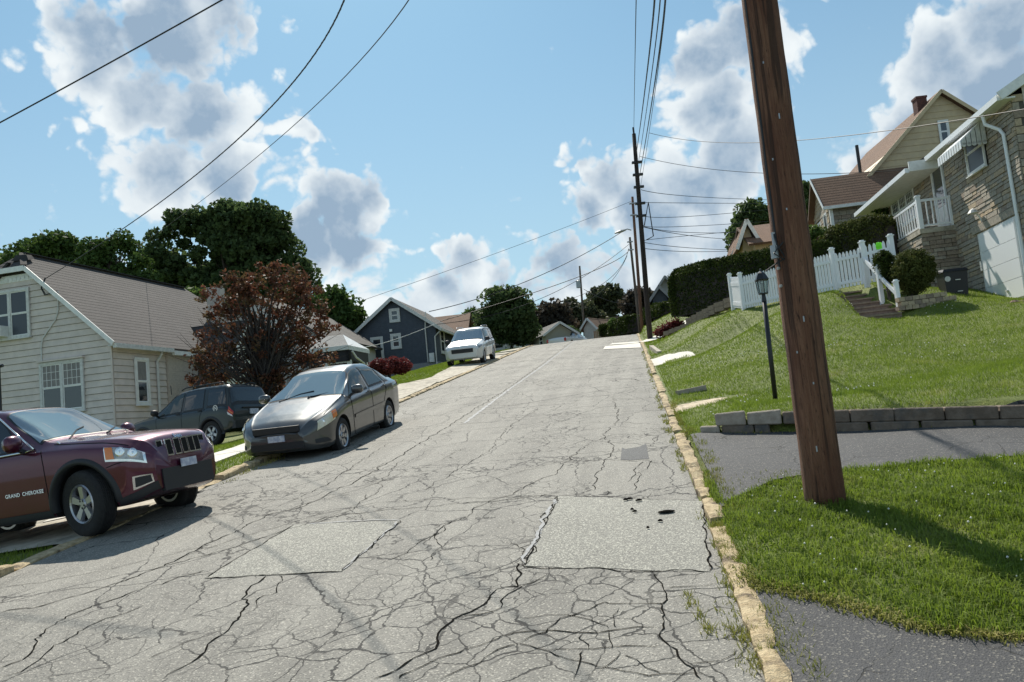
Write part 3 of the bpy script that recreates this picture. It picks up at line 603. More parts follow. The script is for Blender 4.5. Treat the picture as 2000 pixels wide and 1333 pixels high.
# white clover heads
V = []; Fs = []
base = np.array([(1, 0, 0), (-1, 0, 0), (0, 1, 0), (0, -1, 0), (0, 0, 1), (0, 0, -1)], float); of = np.array([(0, 2, 4), (2, 1, 4), (1, 3, 4), (3, 0, 4), (2, 0, 5), (1, 2, 5), (3, 1, 5), (0, 3, 5)])
S, T = scatter(130, 5, 8.6, .9, 5.5); S2, T2 = scatter(600, 13, 28, 1, 9, lambda s, t: np.sin(s*.9+t*.7)+rng.normal(0, .4, len(s)) > .7); S = np.concatenate([S, S2]); T = np.concatenate([T, T2]); Z = ground(S, T)
for i in range(len(S)):
    x, y = xy(S[i], T[i]); r = rng.uniform(.006, .011) if S[i] < 10 else .014; V.append(base*r+np.array([x, y, Z[i]+.065])); Fs.append(of+6*i)
o = fastmesh('clover_flowers', np.concatenate(V), np.concatenate(Fs), pm('clover_white', (.75, .74, .66), .8)); tag(o, 'tiny white clover heads dotted over the lawns', 'flowers', kind='stuff')
# ------------------------------------------------------------------ building materials
M_cream = pm('cream_siding', (.67, .59, .535), .6, (.59, .52, .47), 3, bump=.08, bs=40)
M_gapshade = pm('gap_shade_backing', (.06, .055, .05), 1.0); M_white = pm('white_paint', (.80, .80, .78), .45, (.70, .70, .68), 6)  # cream house wall core, coloured dark for the shadow lines under its boards
M_vinyl = pm('white_vinyl', (.83, .84, .85), .35); M_trimg = pm('aged_trim', (.66, .66, .64), .55, (.54, .54, .52), 9)
M_brickw = pm('painted_brick', (.56, .49, .43), .8, (.48, .42, .37), 12, bump=.4, bs=30)
M_blue = pm('slate_blue_siding', (.055, .068, .09), .55, (.045, .056, .075), 5); M_found = pm('grey_block', (.25, .25, .26), .8, (.28, .29, .31), 7, bump=.2)
M_tan = pm('tan_siding', (.56, .44, .27), .6, (.50, .39, .25), 4); M_pink = pm('pinkish_siding', (.60, .54, .50), .6)
M_stoneA = pm('stone_grey', (.28, .25, .21), .9, (.38, .33, .26), 9, bump=.8, bs=24); M_stoneB = pm('stone_tan', (.46, .36, .24), .9, (.34, .27, .19), 9, bump=.8, bs=24); M_stoneC = pm('stone_brown', (.23, .18, .14), .9, (.31, .25, .19), 9, bump=.8, bs=24); M_mortar = pm('mortar', (.09, .08, .07), 1.0)
M_glass = glassy('window_glass', (.03, .035, .045)); M_curt = pm('curtain', (.30, .28, .27), .9, (.18, .17, .17), 14, stretch=(14, 14, .3)); M_screen = pm('window_screen', (.055, .062, .08), .35)
M_black = pm('black_plastic', (.010, .010, .014), .5); M_blackm = pm('black_metal', (.012, .012, .014), .4); M_stepb = pm('step_brown', (.21, .15, .12), .85, (.28, .20, .16), 10, bump=.3)
M_lit = pm('pale_wall', (.62, .61, .57), .7, (.54, .53, .50), 4); M_darkin = pm('dark_inside', (.012, .012, .013), .9)
def shingle(name, a, b, c):
    m = bpy.data.materials.new(name); m.use_nodes = True; t = NT(m.node_tree); uv = t.N('TexCoord').outputs['UV']; pos = t.N('TexCoord').outputs['Object']
    br = t.N('TexBrick', Vector=uv, Scale=1.0, Mortar__Size=.006, Brick__Width=.30, Row__Height=.135); br.inputs['Color1'].default_value = (*a, 1); br.inputs['Color2'].default_value = (*b, 1); br.inputs['Mortar'].default_value = tuple(x*.3 for x in a)+(1,)
    col = t.mix(t.sm(t.noise(pos, .7, 5, .65), .4, .65, 0, .7), br.outputs[0], c); col = t.mix(t.sm(t.noise(uv, 30, 3, .7), .3, .7, 0, .35), col, tuple(x*1.5 for x in b))
    p = t.N('BsdfPrincipled', Roughness=.9); t.l.new(col, p.inputs['Base Color']); bp = t.N('Bump', Strength=.6, Distance=.01, Height=t.noise(uv, 90, 3, .7)); t.l.new(bp.outputs[0], p.inputs['Normal'])
    t.N('OutputMaterial', Surface=p.outputs[0]); MATS[name] = m; return m
M_roofp = shingle('roof_purple_brown', (.050, .045, .044), (.070, .062, .060), (.036, .033, .033)); M_roofb = shingle('roof_brown', (.155, .085, .052), (.20, .115, .072), (.12, .07, .045))
M_roofg = shingle('roof_grey', (.22, .22, .21), (.28, .28, .27), (.16, .16, .16)); M_roofd = shingle('roof_dark', (.09, .085, .08), (.12, .11, .10), (.07, .065, .06))

def roofplane(name, e0, e1, r0, r1, mat, parent, th=.12, exp=.20):
    """courses of shingles from the eave line e0-e1 up to r0-r1"""
    e0, e1, r0, r1 = [np.array(q, float) for q in (e0, e1, r0, r1)]
    H = max(np.linalg.norm(r0-e0), np.linalg.norm(r1-e1)); Wd = np.linalg.norm(e1-e0); n = max(2, int(H/exp)); N = np.cross(e1-e0, r0-e0); 
    if np.linalg.norm(N) < 1e-6: N = np.cross(e1-e0, r1-e0)
    N = N/np.linalg.norm(N); N = N if N[2] > 0 else -N; mb = MB(); lip = .005
    for i in range(n):
        k0, k1 = i/n, (i+1)/n; A, B = e0+(r0-e0)*k0, e1+(r1-e1)*k0; C, D = e0+(r0-e0)*k1, e1+(r1-e1)*k1
        u = (e1-e0)/Wd; ua, ub, uc, ud = [(q-e0)@u for q in (A, B, C, D)]; v0, v1 = k0*H, k1*H
        mb.quad(A+N*lip, B+N*lip, D, C, uv=[(ua, v0), (ub, v0), (ud, v1), (uc, v1)])
        mb.quad(A-N*.002, B-N*.002, B+N*lip, A+N*lip)
    for q in (((e0, e1), (r0, r1)),):
        a, b, c, d = e0-N*.001, e1-N*.001, r1-N*.001, r0-N*.001; k = N*th
        mb.quad(a-k, d-k, c-k, b-k); mb.quad(a, a-k, b-k, b); mb.quad(a, d, d-k, a-k); mb.quad(b, b-k, c-k, c)
    return mb.build(name, mat, parent)
def window(fr, a0, a1, z0, z1, parent, b=0.0, tw=.09, sash=True, split=1, frame=M_trimg, pane=M_glass, curtain=False, proud=.05, sill=True, name='window', grid=0):
    if a0 > a1: a0, a1 = a1, a0
    mb = MB()
    for q in ((a0-tw, a0, z0-tw, z1+tw), (a1, a1+tw, z0-tw, z1+tw), (a0, a1, z1, z1+tw), (a0, a1, z0-tw, z0)): fr.box(mb, q[0], q[1], b, b+proud, q[2], q[3])
    if sill: fr.box(mb, a0-tw-.02, a1+tw+.02, b, b+proud+.05, z0-tw-.035, z0-tw)
    w = mb.build(name, frame, parent); W_ = (a1-a0)/split
    for i in range(split):
        x0, x1 = a0+W_*i, a0+W_*(i+1)
        if split > 1 and i: m2 = MB(); fr.box(m2, x0-.045, x0+.045, b, b+proud-.004, z0, z1); m2.build('mullion', frame, w)
        x0 += .045 if i else 0; x1 -= .045 if i < split-1 else 0; zm = (z0+z1)/2
        for j, (za, zb, bb) in enumerate(((zm, z1, .022), (z0, zm, .012)) if sash else ((z0, z1, .02),)):
            m2 = MB(); s_ = .035
            for q in ((x0, x0+s_, za, zb), (x1-s_, x1, za, zb), (x0+s_, x1-s_, zb-s_, zb), (x0+s_, x1-s_, za, za+s_)): fr.box(m2, q[0], q[1], b+bb-.01, b+bb+.012, q[2], q[3])
            if grid and j == 0 or grid > 1:
                for g in range(1, 4): xx = x0+(x1-x0)*g/4; fr.box(m2, xx-.007, xx+.007, b+bb, b+bb+.010, za+s_, zb-s_)
                for g in range(1, 1+grid*2): zz = za+(zb-za)*g/(1+grid*2); fr.box(m2, x0+s_, x1-s_, b+bb, b+bb+.009, zz-.007, zz+.007)
            m2.build('sash', M_vinyl if frame is not M_trimg else M_white, w)
            m3 = MB(); fr.box(m3, x0+s_, x1-s_, b+bb-.006, b+bb, za+s_, zb-s_); m3.build('pane', (pane if (curtain and j == 1) else (M_curt if curtain else pane)), w)
    return w
def boards(fr, z0, z1, exp, rng_, parent, mat, name='siding_board', joined=False, b=0.0, th=.022, gap=0.0):
    mb = MB(); z = z0
    while z < z1-.03:
        zt = min(z+exp, z1); a, c = rng_(z); a2, c2 = rng_(zt); 
        if c-a > .05:
            if c2 <= a2: a2 = c2 = (a+c)/2
            m = mb if joined else MB()
            m.hexa([fr.p(a, b-.01, z+gap), fr.p(c, b-.01, z+gap), fr.p(c, b+th, z+gap), fr.p(a, b+th, z+gap), fr.p(a2, b-.005, zt), fr.p(c2, b-.005, zt), fr.p(c2, b+.004, zt), fr.p(a2, b+.004, zt)])
            if not joined: m.build(name, mat, parent)
        z = zt
    if joined: return mb.build(name, mat, parent, kind='stuff')
STN = 0
def stonewall(fr, a0, a1, z0, z1, parent, holes=(), course=.115, length=.42, budget=0, b=0.0, mats=(M_stoneA, M_stoneA, M_stoneB, M_stoneC), ztop=None):
    """coursed stone laid on a recessed mortar bed; the first `budget` stones are parts, the rest one joined part"""
    rs = np.random.default_rng(int(abs(a0*100+z0*10))+3); mb = MB(); z = z0; cnt = 0; meshes = []
    while z < z1-.03:
        h = course*rs.uniform(.75, 1.3); h = min(h, z1-z); a = a0-rs.uniform(0, length)
        while a < a1:
            L = length*rs.uniform(.45, 1.5); x0, x1 = max(a, a0), min(a+L, a1); a += L
            if x1-x0 < .04: continue
            segs = [(x0, x1)]
            for (ha, hb, hz0, hz1) in holes:
                if z+h*.5 > hz0 and z+h*.5 < hz1: segs = [s2 for (p, q) in segs for s2 in ((p, min(q, ha)), (max(p, hb), q)) if s2[1]-s2[0] > .04]
            for (p, q) in segs:
                g = .007; pr = .03+rs.uniform(0, .025); mi = rs.choice(len(mats), p=[.4, .25, .2, .15]); 
                c = [fr.p(p+g, b-.01, z+g), fr.p(q-g, b-.01, z+g), fr.p(q-g, b+pr, z+g), fr.p(p+g, b+pr, z+g), fr.p(p+g, b-.01, z+h-g), fr.p(q-g, b-.01, z+h-g), fr.p(q-g-.008, b+pr-.012, z+h-g), fr.p(p+g+.008, b+pr-.012, z+h-g)]
                if cnt < budget: m = MB(); m.hexa(c); m.build('stone', mats[mi], parent); cnt += 1
                else: mb.hexa(c, mi)
        z += h
    if mb.v: mb.build('stonework', list(mats), parent, kind='stuff')
def T2(name, label, cat, fr, z, group=None): return thing(name, label, cat, tuple(fr.p(0, 0, z)), group)

# ------------------------------------------------------------------ cream house on the left
P0 = at(226, 822, 27.0); AZ = R(12.5); ZG = 1.7
LS = Fr(P0, AZ, 1); LG = Fr(P0, AZ+math.pi/2, 1)
hs = thing('house', 'cream clapboard house with purple-brown clipped-gable roof behind the maroon car', 'house', (P0[0], P0[1], ZG))
EZ = 5.85; ac = -3.80; pk = 1.0; LEN = 10.2; tn = .90; RZ = EZ+tn*abs(ac)
def rk(z): h = (z-EZ)/tn; return (2*ac, 0) if z <= EZ else (2*ac+h, -h)
zc = RZ-tn*.68
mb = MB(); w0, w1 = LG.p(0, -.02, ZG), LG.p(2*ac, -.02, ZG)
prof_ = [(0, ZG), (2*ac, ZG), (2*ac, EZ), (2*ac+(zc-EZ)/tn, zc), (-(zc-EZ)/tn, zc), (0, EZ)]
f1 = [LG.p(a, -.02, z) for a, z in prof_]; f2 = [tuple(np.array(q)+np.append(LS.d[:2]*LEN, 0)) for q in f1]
mb.add(f1+f2, [tuple(range(6)), tuple(range(11, 5, -1))]+[(i, i+6, (i+1) % 6+6, (i+1) % 6) for i in range(6)]); mb.build('wall', M_gapshade, hs)
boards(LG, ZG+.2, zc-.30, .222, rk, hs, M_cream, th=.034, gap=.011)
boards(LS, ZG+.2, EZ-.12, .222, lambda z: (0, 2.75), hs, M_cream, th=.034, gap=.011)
mb = MB(); LS.box(mb, -.07, .0, -.0, .028, ZG, EZ-.1); LG.box(mb, -.06, .028, .0, .03, ZG, EZ-.1); mb.build('corner_board', M_cream, hs)
mb = MB(); LS.box(mb, 2.77, 4.6, -.4, .10, ZG, EZ-.12)
for i in range(50):
    z = ZG+.08*i
    for j in range(9): a = 2.78+.21*j+(.1 if i % 2 else 0); (LS.box(mb, a, min(a+.2, 4.58), .10, .112, z, z+.068) if a < 4.5 and z < EZ-.25 else None)
mb.build('brick_panel', M_brickw, hs, kind='stuff')
ov = .28
def rp(a, back, z): return np.array(LG.p(a, 0, z))+np.append(LS.d[:2]*back, 0)
ez = EZ-.02
# slope facing the street: eave, then up to the clipped corners and the ridge
def rq(a, z): return a
rt_ = hs
roofplane('roof', rp(.22, -.22, ez-.1), rp(.22, LEN+.2, ez-.1), rp(-(zc-EZ)/tn, -.22, zc+.10), rp(-(zc-EZ)/tn, LEN+.2, zc+.10), M_roofp, hs, th=.08)
roofplane('roof', rp(-(zc-EZ)/tn, -.22, zc+.10), rp(-(zc-EZ)/tn, LEN+.2, zc+.10), rp(ac, .46, RZ+.13), rp(ac, LEN-.46, RZ+.13), M_roofp, hs, th=.08)
roofplane('roof', rp(2*ac-.22, -.22, ez-.1), rp(2*ac-.22, LEN+.2, ez-.1), rp(ac, -.22, RZ-.3), rp(ac, LEN, RZ-.3), M_roofp, hs, th=.08)
roofplane('roof_hip', rp(2*ac+(zc-EZ)/tn, -.24, zc+.11), rp(-(zc-EZ)/tn, -.24, zc+.11), rp(ac-.01, .46, RZ+.135), rp(ac+.01, .46, RZ+.135), M_roofp, hs, th=.08)
mb = MB(); mb.beam(rp(.24, -.24, ez-.13), rp(-(zc-EZ)/tn, -.24, zc+.03), .03, .15); mb.beam(rp(-(zc-EZ)/tn, -.245, zc+.02), rp(2*ac+(zc-EZ)/tn, -.245, zc+.02), .03, .18); mb.build('rake_board', M_white, hs)
mb = MB(); LS.box(mb, -.2, 2.85, .20, .34, ez-.27, ez-.12); LS.box(mb, -.2, 2.85, .0, .2, ez-.2, ez-.16); mb.build('gutter', M_trimg, hs)
mb = MB(); LS.box(mb, 2.85, LEN, .24, .36, ez-.36, ez-.20); mb.build('gutter', M_white, hs)
mb = MB(); mb.tube([LS.p(2.25, .26, ez-.28), LS.p(2.25, .2, ez-.4), LS.p(2.2, .07, ez-.62), LS.p(2.2, .07, ZG+.1)], .045, 8); mb.build('downpipe', M_trimg, hs)
window(LG, -2.72, -1.18, 3.72, 5.28, hs, b=.036, split=2, curtain=True, proud=.06, grid=1); window(LG, -4.65, -3.20, 6.42, 7.95, hs, b=.036, split=2, proud=.06, pane=M_screen)
mb = MB(); LG.box(mb, -2.86, -1.05, 0, .16, 5.38, 5.44); mb.build('window_hood', M_cream, hs)
window(LS, 1.10, 1.62, 3.78, 5.22, hs, b=.036, curtain=True, frame=M_white, tw=.10, proud=.06, grid=0)
mb = MB(); LG.box(mb, -4.62, -3.98, .05, .42, 6.42, 6.78); ac_ = mb.build('air_conditioner', M_white, hs); mb = MB(); LG.box(mb, -4.58, -4.02, .42, .43, 6.46, 6.74); mb.build('grille', M_screen, ac_)
mb = MB()
mb.tube([LG.p(-1.95, .05, 7.75), LG.p(-1.98, .05, 7.1), LG.p(-2.1, .05, 6.8), LG.p(-2.65, .05, 6.2), LG.p(-2.72, .05, 5.9), LG.p(-2.75, .05, 1.9)], .022, 6); mb.build('service_cable', M_trimg, hs)
mb = MB()
for k in range(3): mb.tube([LG.p(-2.35-.02*k, .12, 8.25), LG.p(-2.45-.02*k, .2, 7.9), LG.p(-2.35-.03*k, .15, 7.66), LG.p(-1.98, .06, 7.76)], .014, 5)
mb.build('drip_loop', M_blackm, hs)
mb = MB()
for k in range(8): LG.box(mb, -4.4+.17*k, -4.30+.17*k, .03, .05, zc-.32, zc-.20)
LG.box(mb, -4.5, -2.95, .0, .03, zc-.36, zc-.12); mb.build('vent_panel', M_white, hs)
# roof vent on the hip and the capped ridge
mb = MB(); q = rp(ac+.25, .25, zc+.42); mb.hexa([tuple(q+np.array(d)) for d in ((-.28, -.28, -.05), (.28, -.2, -.05), (.2, .3, .1), (-.3, .25, .1), (-.2, -.12, .18), (.15, -.1, .18), (.15, .2, .22), (-.2, .2, .22))]); mb.build('roof_vent', M_roofp, hs)
mb = MB(); mb.beam(rp(ac, .46, RZ+.15), rp(ac, LEN-.46, RZ+.15), .24, .03); mb.beam(rp(-(zc-EZ)/tn, -.22, zc+.13), rp(ac, .46, RZ+.15), .2, .03); mb.build('ridge_cap', M_roofp, hs)
# steep entrance gable with a roof that sweeps low
c0, hw = 6.1, 1.75; rz = 6.95
def ep(a, b, z): return LS.p(a, b, z)
mb = MB(); q = [(c0-hw+.25, ZG), (c0+hw-.25, ZG), (c0+hw-.25, 4.4), (c0, rz-.15), (c0-hw+.25, 4.4)]
mb.add([ep(a, 1.2, z) for a, z in q]+[ep(a, -1.5, z) for a, z in q], [(0, 1, 2, 3, 4), (9, 8, 7, 6, 5)]+[(i, i+5, (i+1) % 5+5, (i+1) % 5) for i in range(5)]); mb.build('entrance_gable', M_white, hs)
roofplane('roof', ep(c0-hw-.15, 1.42, 4.35), ep(c0-hw-.15, -2.6, 4.35), ep(c0, 1.42, rz), ep(c0, -2.6, rz), M_roofp, hs, th=.06)
roofplane('roof', ep(c0-hw-1.1, 1.40, 2.2), ep(c0-hw-1.1, -.1, 2.2), ep(c0-hw-.15, 1.42, 4.35), ep(c0-hw-.15, -.1, 4.35), M_roofp, hs, th=.06)
roofplane('roof', ep(c0+hw+.1, -2.6, 4.2), ep(c0+hw+.1, 1.42, 4.2), ep(c0, -2.6, rz), ep(c0, 1.42, rz), M_roofp, hs, th=.06)
mb = MB(); mb.beam(ep(c0, 1.45, rz-.05), ep(c0-hw-.15, 1.45, 4.3), .03, .16); mb.beam(ep(c0-hw-.15, 1.45, 4.3), ep(c0-hw-1.1, 1.45, 2.15), .03, .16); mb.beam(ep(c0, 1.45, rz-.05), ep(c0+hw+.1, 1.45, 4.15), .03, .16); mb.build('rake_board', M_white, hs)
ch = MB(); q = rp(ac+2.2, LEN-1.4, 0); ch.box(q[0]-.3, q[0]+.3, q[1]-.3, q[1]+.3, 6.5, 9.0); ch.build('chimney', M_brickw, hs)

# ------------------------------------------------------------------ white house with the open porch, behind the red-leaved tree
Q = at(640, 720, 40.0); ZW = 2.6; WS = Fr(Q, R(8.2), 1); WG = Fr(Q, R(98.2), 1)
h2 = thing('house', 'white house behind the red-leaved tree, with a grey-roofed front porch', 'house', (Q[0], Q[1], ZW))
mb = MB(); WG.box(mb, -6.5, -.4, -9, .0, ZW, 7.1); mb.build('wall', M_lit, h2)
boards(WG, ZW+.1, 7.0, .2, lambda z: (-6.5, -.4), h2, M_lit, joined=True, b=.0)
roofplane('roof', WG.p(.0, .4, 6.9), WG.p(.0, -9.3, 6.9), WG.p(-3.4, .4, 9.3), WG.p(-3.4, -9.3, 9.3), M_roofd, h2); roofplane('roof', WG.p(-6.8, .4, 6.9), WG.p(-6.8, -9.3, 6.9), WG.p(-3.4, .4, 9.3), WG.p(-3.4, -9.3, 9.3), M_roofd, h2)
mb = MB(); mb.quad(WG.p(-6.5, .01, 7.1), WG.p(-.4, .01, 7.1), WG.p(-3.45, .01, 9.2)); mb.build('gable', M_white, h2)
for a in (-5.2, -2.6): window(WG, a-.4, a+.4, 4.6, 6.0, h2, b=.03, frame=M_white)
# porch: roof, dark screens, posts
pr = MB(); 
e_l = lambda a, b, z: WG.p(a, b, z)
roofplane('porch_roof', e_l(-.6, 2.3, 6.05), e_l(1.95, 2.3, 6.05), e_l(-.6, .8, 6.75), e_l(1.2, .8, 6.75), M_roofg, h2, th=.1)
mb = MB(); mb.quad(e_l(1.2, .8, 6.75), e_l(1.95, 2.3, 6.05), e_l(1.95, -.7, 6.05)); mb.quad(e_l(1.96, 2.3, 6.05), e_l(1.96, -.7, 6.05), e_l(1.96, -.7, 5.85), e_l(1.96, 2.3, 5.85)); WG.box(mb, -.6, 1.95, 2.24, 2.32, 5.85, 6.06); mb.build('porch_gable', M_white, h2)
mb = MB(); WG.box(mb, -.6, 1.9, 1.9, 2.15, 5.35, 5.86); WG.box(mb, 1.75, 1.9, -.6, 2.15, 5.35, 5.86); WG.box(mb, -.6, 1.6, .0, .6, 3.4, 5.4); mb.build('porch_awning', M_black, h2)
for a, b in ((.75, 2.05), (1.82, 1.95), (1.82, -.4), (-.5, 2.05)): mb = MB(); WG.box(mb, a-.09, a+.09, b-.09, b+.09, 3.2, 5.4); mb.build('porch_post', M_white, h2)
for k in range(11): mb = MB(); a = -.45+.2*k; WG.box(mb, a, a+.03, 1.98, 2.01, 3.7, 5.3); (mb.build('slat', M_roofp, h2) if not (.6 < a < .9) else None)
mb = MB(); WG.box(mb, -.6, 1.95, -.6, 2.2, ZW, 3.65); mb.build('porch_floor', M_lit, h2)
mb = MB(); mb.tube([WG.p(1.98, 1.9, 5.8), WG.p(2.06, 1.6, 5.5), WG.p(2.06, .6, 5.3), WG.p(2.06, .5, 3.5)], .05, 6); mb.build('downpipe', M_white, h2)

# ------------------------------------------------------------------ slate blue house
Q = at(857, 716, 50.0); BG = Fr(Q, R(98.2), 1); BS = Fr(Q, R(8.2), 1); ZB = Q[2]-.5
hb = thing('house', 'slate blue gabled house with grey block foundation beside the pavement', 'house', (Q[0], Q[1], ZB))
eb = BG.px(846, 636)[1]; pa, pz = BG.px(767, 586); wl = 2*pa; fz = BG.px(845, 706)[1]-.05
mb = MB(); q = [(0, ZB-1.5), (wl, ZB-1.5), (wl, eb), (pa, pz), (0, eb)]
mb.add([BG.p(a, -.02, z) for a, z in q]+[BG.p(a, -8.2, z) for a, z in q], [(0, 1, 2, 3, 4), (9, 8, 7, 6, 5)]+[(i, i+5, (i+1) % 5+5, (i+1) % 5) for i in range(5)]); mb.build('wall', M_blue, hb)
kk = (pz-eb)/abs(pa)
boards(BG, fz, pz-.2, .125, lambda z: (wl, 0) if z < eb else (wl+(z-eb)/kk, -(z-eb)/kk), hb, M_blue, joined=True, th=.02); boards(BS, fz, eb, .125, lambda z: (0, 8), hb, M_blue, joined=True, th=.02)
mb = MB(); BG.box(mb, wl, .03, .0, .04, ZB-1.5, fz); BS.box(mb, 0, 8, 0, .04, ZB-1.5, fz); mb.build('foundation', M_found, hb)
roofplane('roof', BG.p(.45, .35, eb-.25), BG.p(.45, -8.5, eb-.25), BG.p(pa, .35, pz+.12), BG.p(pa, -8.5, pz+.12), M_roofd, hb, th=.10); roofplane('roof', BG.p(wl-.45, .35, eb-.25), BG.p(wl-.45, -8.5, eb-.25), BG.p(pa, .35, pz+.12), BG.p(pa, -8.5, pz+.12), M_roofd, hb, th=.10)
mb = MB(); mb.beam(BG.p(.47, .37, eb-.34), BG.p(pa, .37, pz+.03), .03, .2); mb.beam(BG.p(wl-.47, .37, eb-.34), BG.p(pa, .37, pz+.03), .03, .2); BS.box(mb, -.3, 8.2, .38, .5, eb-.42, eb-.28); mb.build('rake_board', M_trimg, hb)
for (u0, v0, u1, v1) in ((728, 664, 747, 700), (767, 657, 781, 677), (764, 608, 778, 625)):
    a0, z1 = BG.px(u0, v0); a1, z0 = BG.px(u1, v1); window(BG, a0, a1, z0, z1, hb, b=.03, tw=.14, frame=M_trimg, sill=False)
a0, z1 = BS.px(864, 648); a1, z0 = BS.px(874, 684); window(BS, 1.0, 1.9, z0-.2, z1, hb, b=.02, tw=.14)
mb = MB(); mb.tube([BG.p(BG.px(832, 610)[0], .12, BG.px(832, 610)[1]), BG.p(-.62, .12, eb-.2), BG.p(-.62, .10, fz)], .04, 6); mb.build('service_mast', M_trimg, hb)
mb = MB(); mb.tube([BS.p(-.15, .3, eb-.4), BG.p(-.06, .10, eb-.7), BG.p(-.1, .08, ZB)], .04, 6); mb.build('downpipe', M_trimg, hb)
mb = MB(); BG.box(mb, -.5, -.2, .03, .2, fz+.0, fz+.55); mb.build('meter_box', M_white, hb)
mb = MB(); a, z = BG.px(764, 646); BG.box(mb, a-.08, a+.08, .02, .12, z-.08, z+.08); mb.build('wall_lamp', M_white, hb)
mb = MB(); BG.box(mb, wl-1.5, wl-.05, -6, -.6, ZB-1, eb-.6); mb.build('side_wing', M_white, hb)
# brown roofed house just above it
Q = at(880, 640, 62.0); NG = Fr(Q, R(98.2), 1); z0 = float(prof(60))-.3
hn = thing('house', 'low house with a brown roof just beyond the blue house', 'house', (Q[0], Q[1], z0))
a0, zt = NG.px(850, 623); a1, _ = NG.px(905, 617); _, zb = NG.px(880, 650)
mb = MB(); NG.box(mb, a0-1, a1, -5, 0, z0-1, zb); mb.build('wall', M_blue, hn)
roofplane('roof', NG.p(a0-2.5, .5, zb-.1), NG.p(a1+.35, .5, zb-.1), NG.p(a0-2.5, -2.4, zt+.45), NG.p(a1+.1, -2.4, zt+.45), M_roofb, hn); roofplane('roof', NG.p(a0-2.5, -5.3, zb-.1), NG.p(a1+.3, -5.3, zb-.1), NG.p(a0-2.5, -2.4, zt+.45), NG.p(a1+.1, -2.4, zt+.45), M_roofb, hn)
window(NG, a0+.6, a0+1.3, zb-1.5, zb-.5, hn)

# ------------------------------------------------------------------ stone house on the right
P0 = at(1932, 588, 25.0); SH = Fr(P0, R(8.2), -1); SE = Fr(SH.p(-3.25, 0, 0), R(98.2), 1); ZS = 3.95; EV = 9.42
sh = thing('house', 'stone-faced house with white garage door, awning and raised porch at the right', 'house', (P0[0], P0[1], ZS))
mb = MB(); SH.box(mb, -3.25, 8.5, -8.5, 0, ZS-.6, EV); mb.build('wall', M_mortar, sh)
holes = [(-2.66, .06, ZS-1, 6.27), (-1.44, -.05, 7.98, 9.42), (1.86, 2.98, 6.9, 9.3), (4.85, 7.5, 7.85, 9.3)]
stonewall(SH, -3.25, 8.5, ZS-.1, EV-.12, sh, holes, .13, .48, 250)
mb = MB(); rs = np.random.default_rng(4)
for k in range(24):
    z = ZS+.1+k*.225; SE.box(mb, .0, .16+(.12 if k % 2 else 0), 0, .035, z, z+.2, mi=int(rs.integers(3)))
mb.build('quoin', [M_stoneA, M_stoneB, M_stoneC], sh, kind='stuff')
boards(SE, ZS, EV+.2, .115, lambda z: (.30, 8.2), sh, M_pink, joined=True, th=.018); boards(SE, EV+.2, EV+3.0, .24, lambda z: ((z-EV)*1.25, 8.4-(z-EV)*1.25), sh, M_tan, joined=True)
# garage
mb = MB(); SH.box(mb, -2.62, .02, .0, .045, ZS-.3, 6.23); g = mb.build('garage_frame', M_white, sh)
for k in range(4):
    mb = MB(); zz = 4.0+k*.545; SH.box(mb, -2.46, -.14, .045, .075, zz, zz+.533); p_ = mb.build('garage_panel', M_vinyl, sh)
mb = MB(); SH.box(mb, -1.55, -1.43, .075, .12, 4.25, 4.29); mb.build('garage_handle', M_trimg, sh)
mb = MB(); SH.box(mb, -2.9, .3, .03, .08, 6.27, 6.50); mb.build('lintel', M_stoneA, sh)
mb = MB(); SH.box(mb, -.02, .06, .05, .09, 5.1, 5.4); mb.build('keypad', M_trimg, sh)
window(SH, -1.32, -.16, 8.10, 9.30, sh, b=.06, frame=M_white, tw=.07, pane=M_screen)
window(SH, 4.95, 7.4, 7.98, 9.15, sh, b=.02, split=3, frame=M_white, grid=1, tw=.1)
# storm door
mb = MB(); SH.box(mb, 1.9, 2.0, .02, .08, 6.92, 9.2); SH.box(mb, 2.84, 2.94, .02, .08, 6.92, 9.2); SH.box(mb, 2.0, 2.84, .02, .08, 9.08, 9.2); SH.box(mb, 2.0, 2.84, .02, .06, 6.92, 7.7); dr = mb.build('front_door', M_white, sh)
mb = MB(); SH.box(mb, 2.03, 2.81, .03, .045, 7.72, 9.06); mb.build('pane', M_glass, dr)
# roof, eaves, gutters, rake
def sp_(a, b, z): return SH.p(a, b, z)
roofplane('roof', sp_(-3.55, .35, EV+.02), sp_(2.2, .35, EV+.02), sp_(-3.55, -4.2, EV+2.6), sp_(2.2, -4.2, EV+2.6), M_roofd, sh); roofplane('roof', sp_(2.2, 1.0, EV-.28), sp_(8.9, 1.0, EV-.28), sp_(2.2, -4.2, EV+2.6), sp_(8.9, -4.2, EV+2.6), M_roofd, sh)
roofplane('roof', sp_(-3.55, -8.8, EV+.02), sp_(8.9, -8.8, EV+.02), sp_(-3.55, -4.2, EV+2.6), sp_(8.9, -4.2, EV+2.6), M_roofd, sh)
mb = MB(); SH.box(mb, -3.5, 2.2, .0, .33, EV-.14, EV-.10); SH.box(mb, 2.2, 8.8, .0, .98, EV-.42, EV-.38); SH.box(mb, 2.14, 2.2, .0, 1.0, EV-.42, EV-.08); mb.build('soffit', M_white, sh)
mb = MB(); SH.box(mb, -3.5, 2.18, .33, .47, EV-.16, EV+.0); mb.build('gutter', M_vinyl, sh); mb = MB(); SH.box(mb, 2.22, 8.85, .98, 1.12, EV-.44, EV-.28); mb.build('gutter', M_vinyl, sh)
mb = MB(); mb.beam(SH.p(-3.56, .42, EV-.06), SH.p(-3.56, -4.2, EV+2.55), .04, .24); mb.beam(SH.p(-3.4, .3, EV-.12), SH.p(-3.4, -4.2, EV+2.4), .3, .03); mb.build('rake_board', M_white, sh)
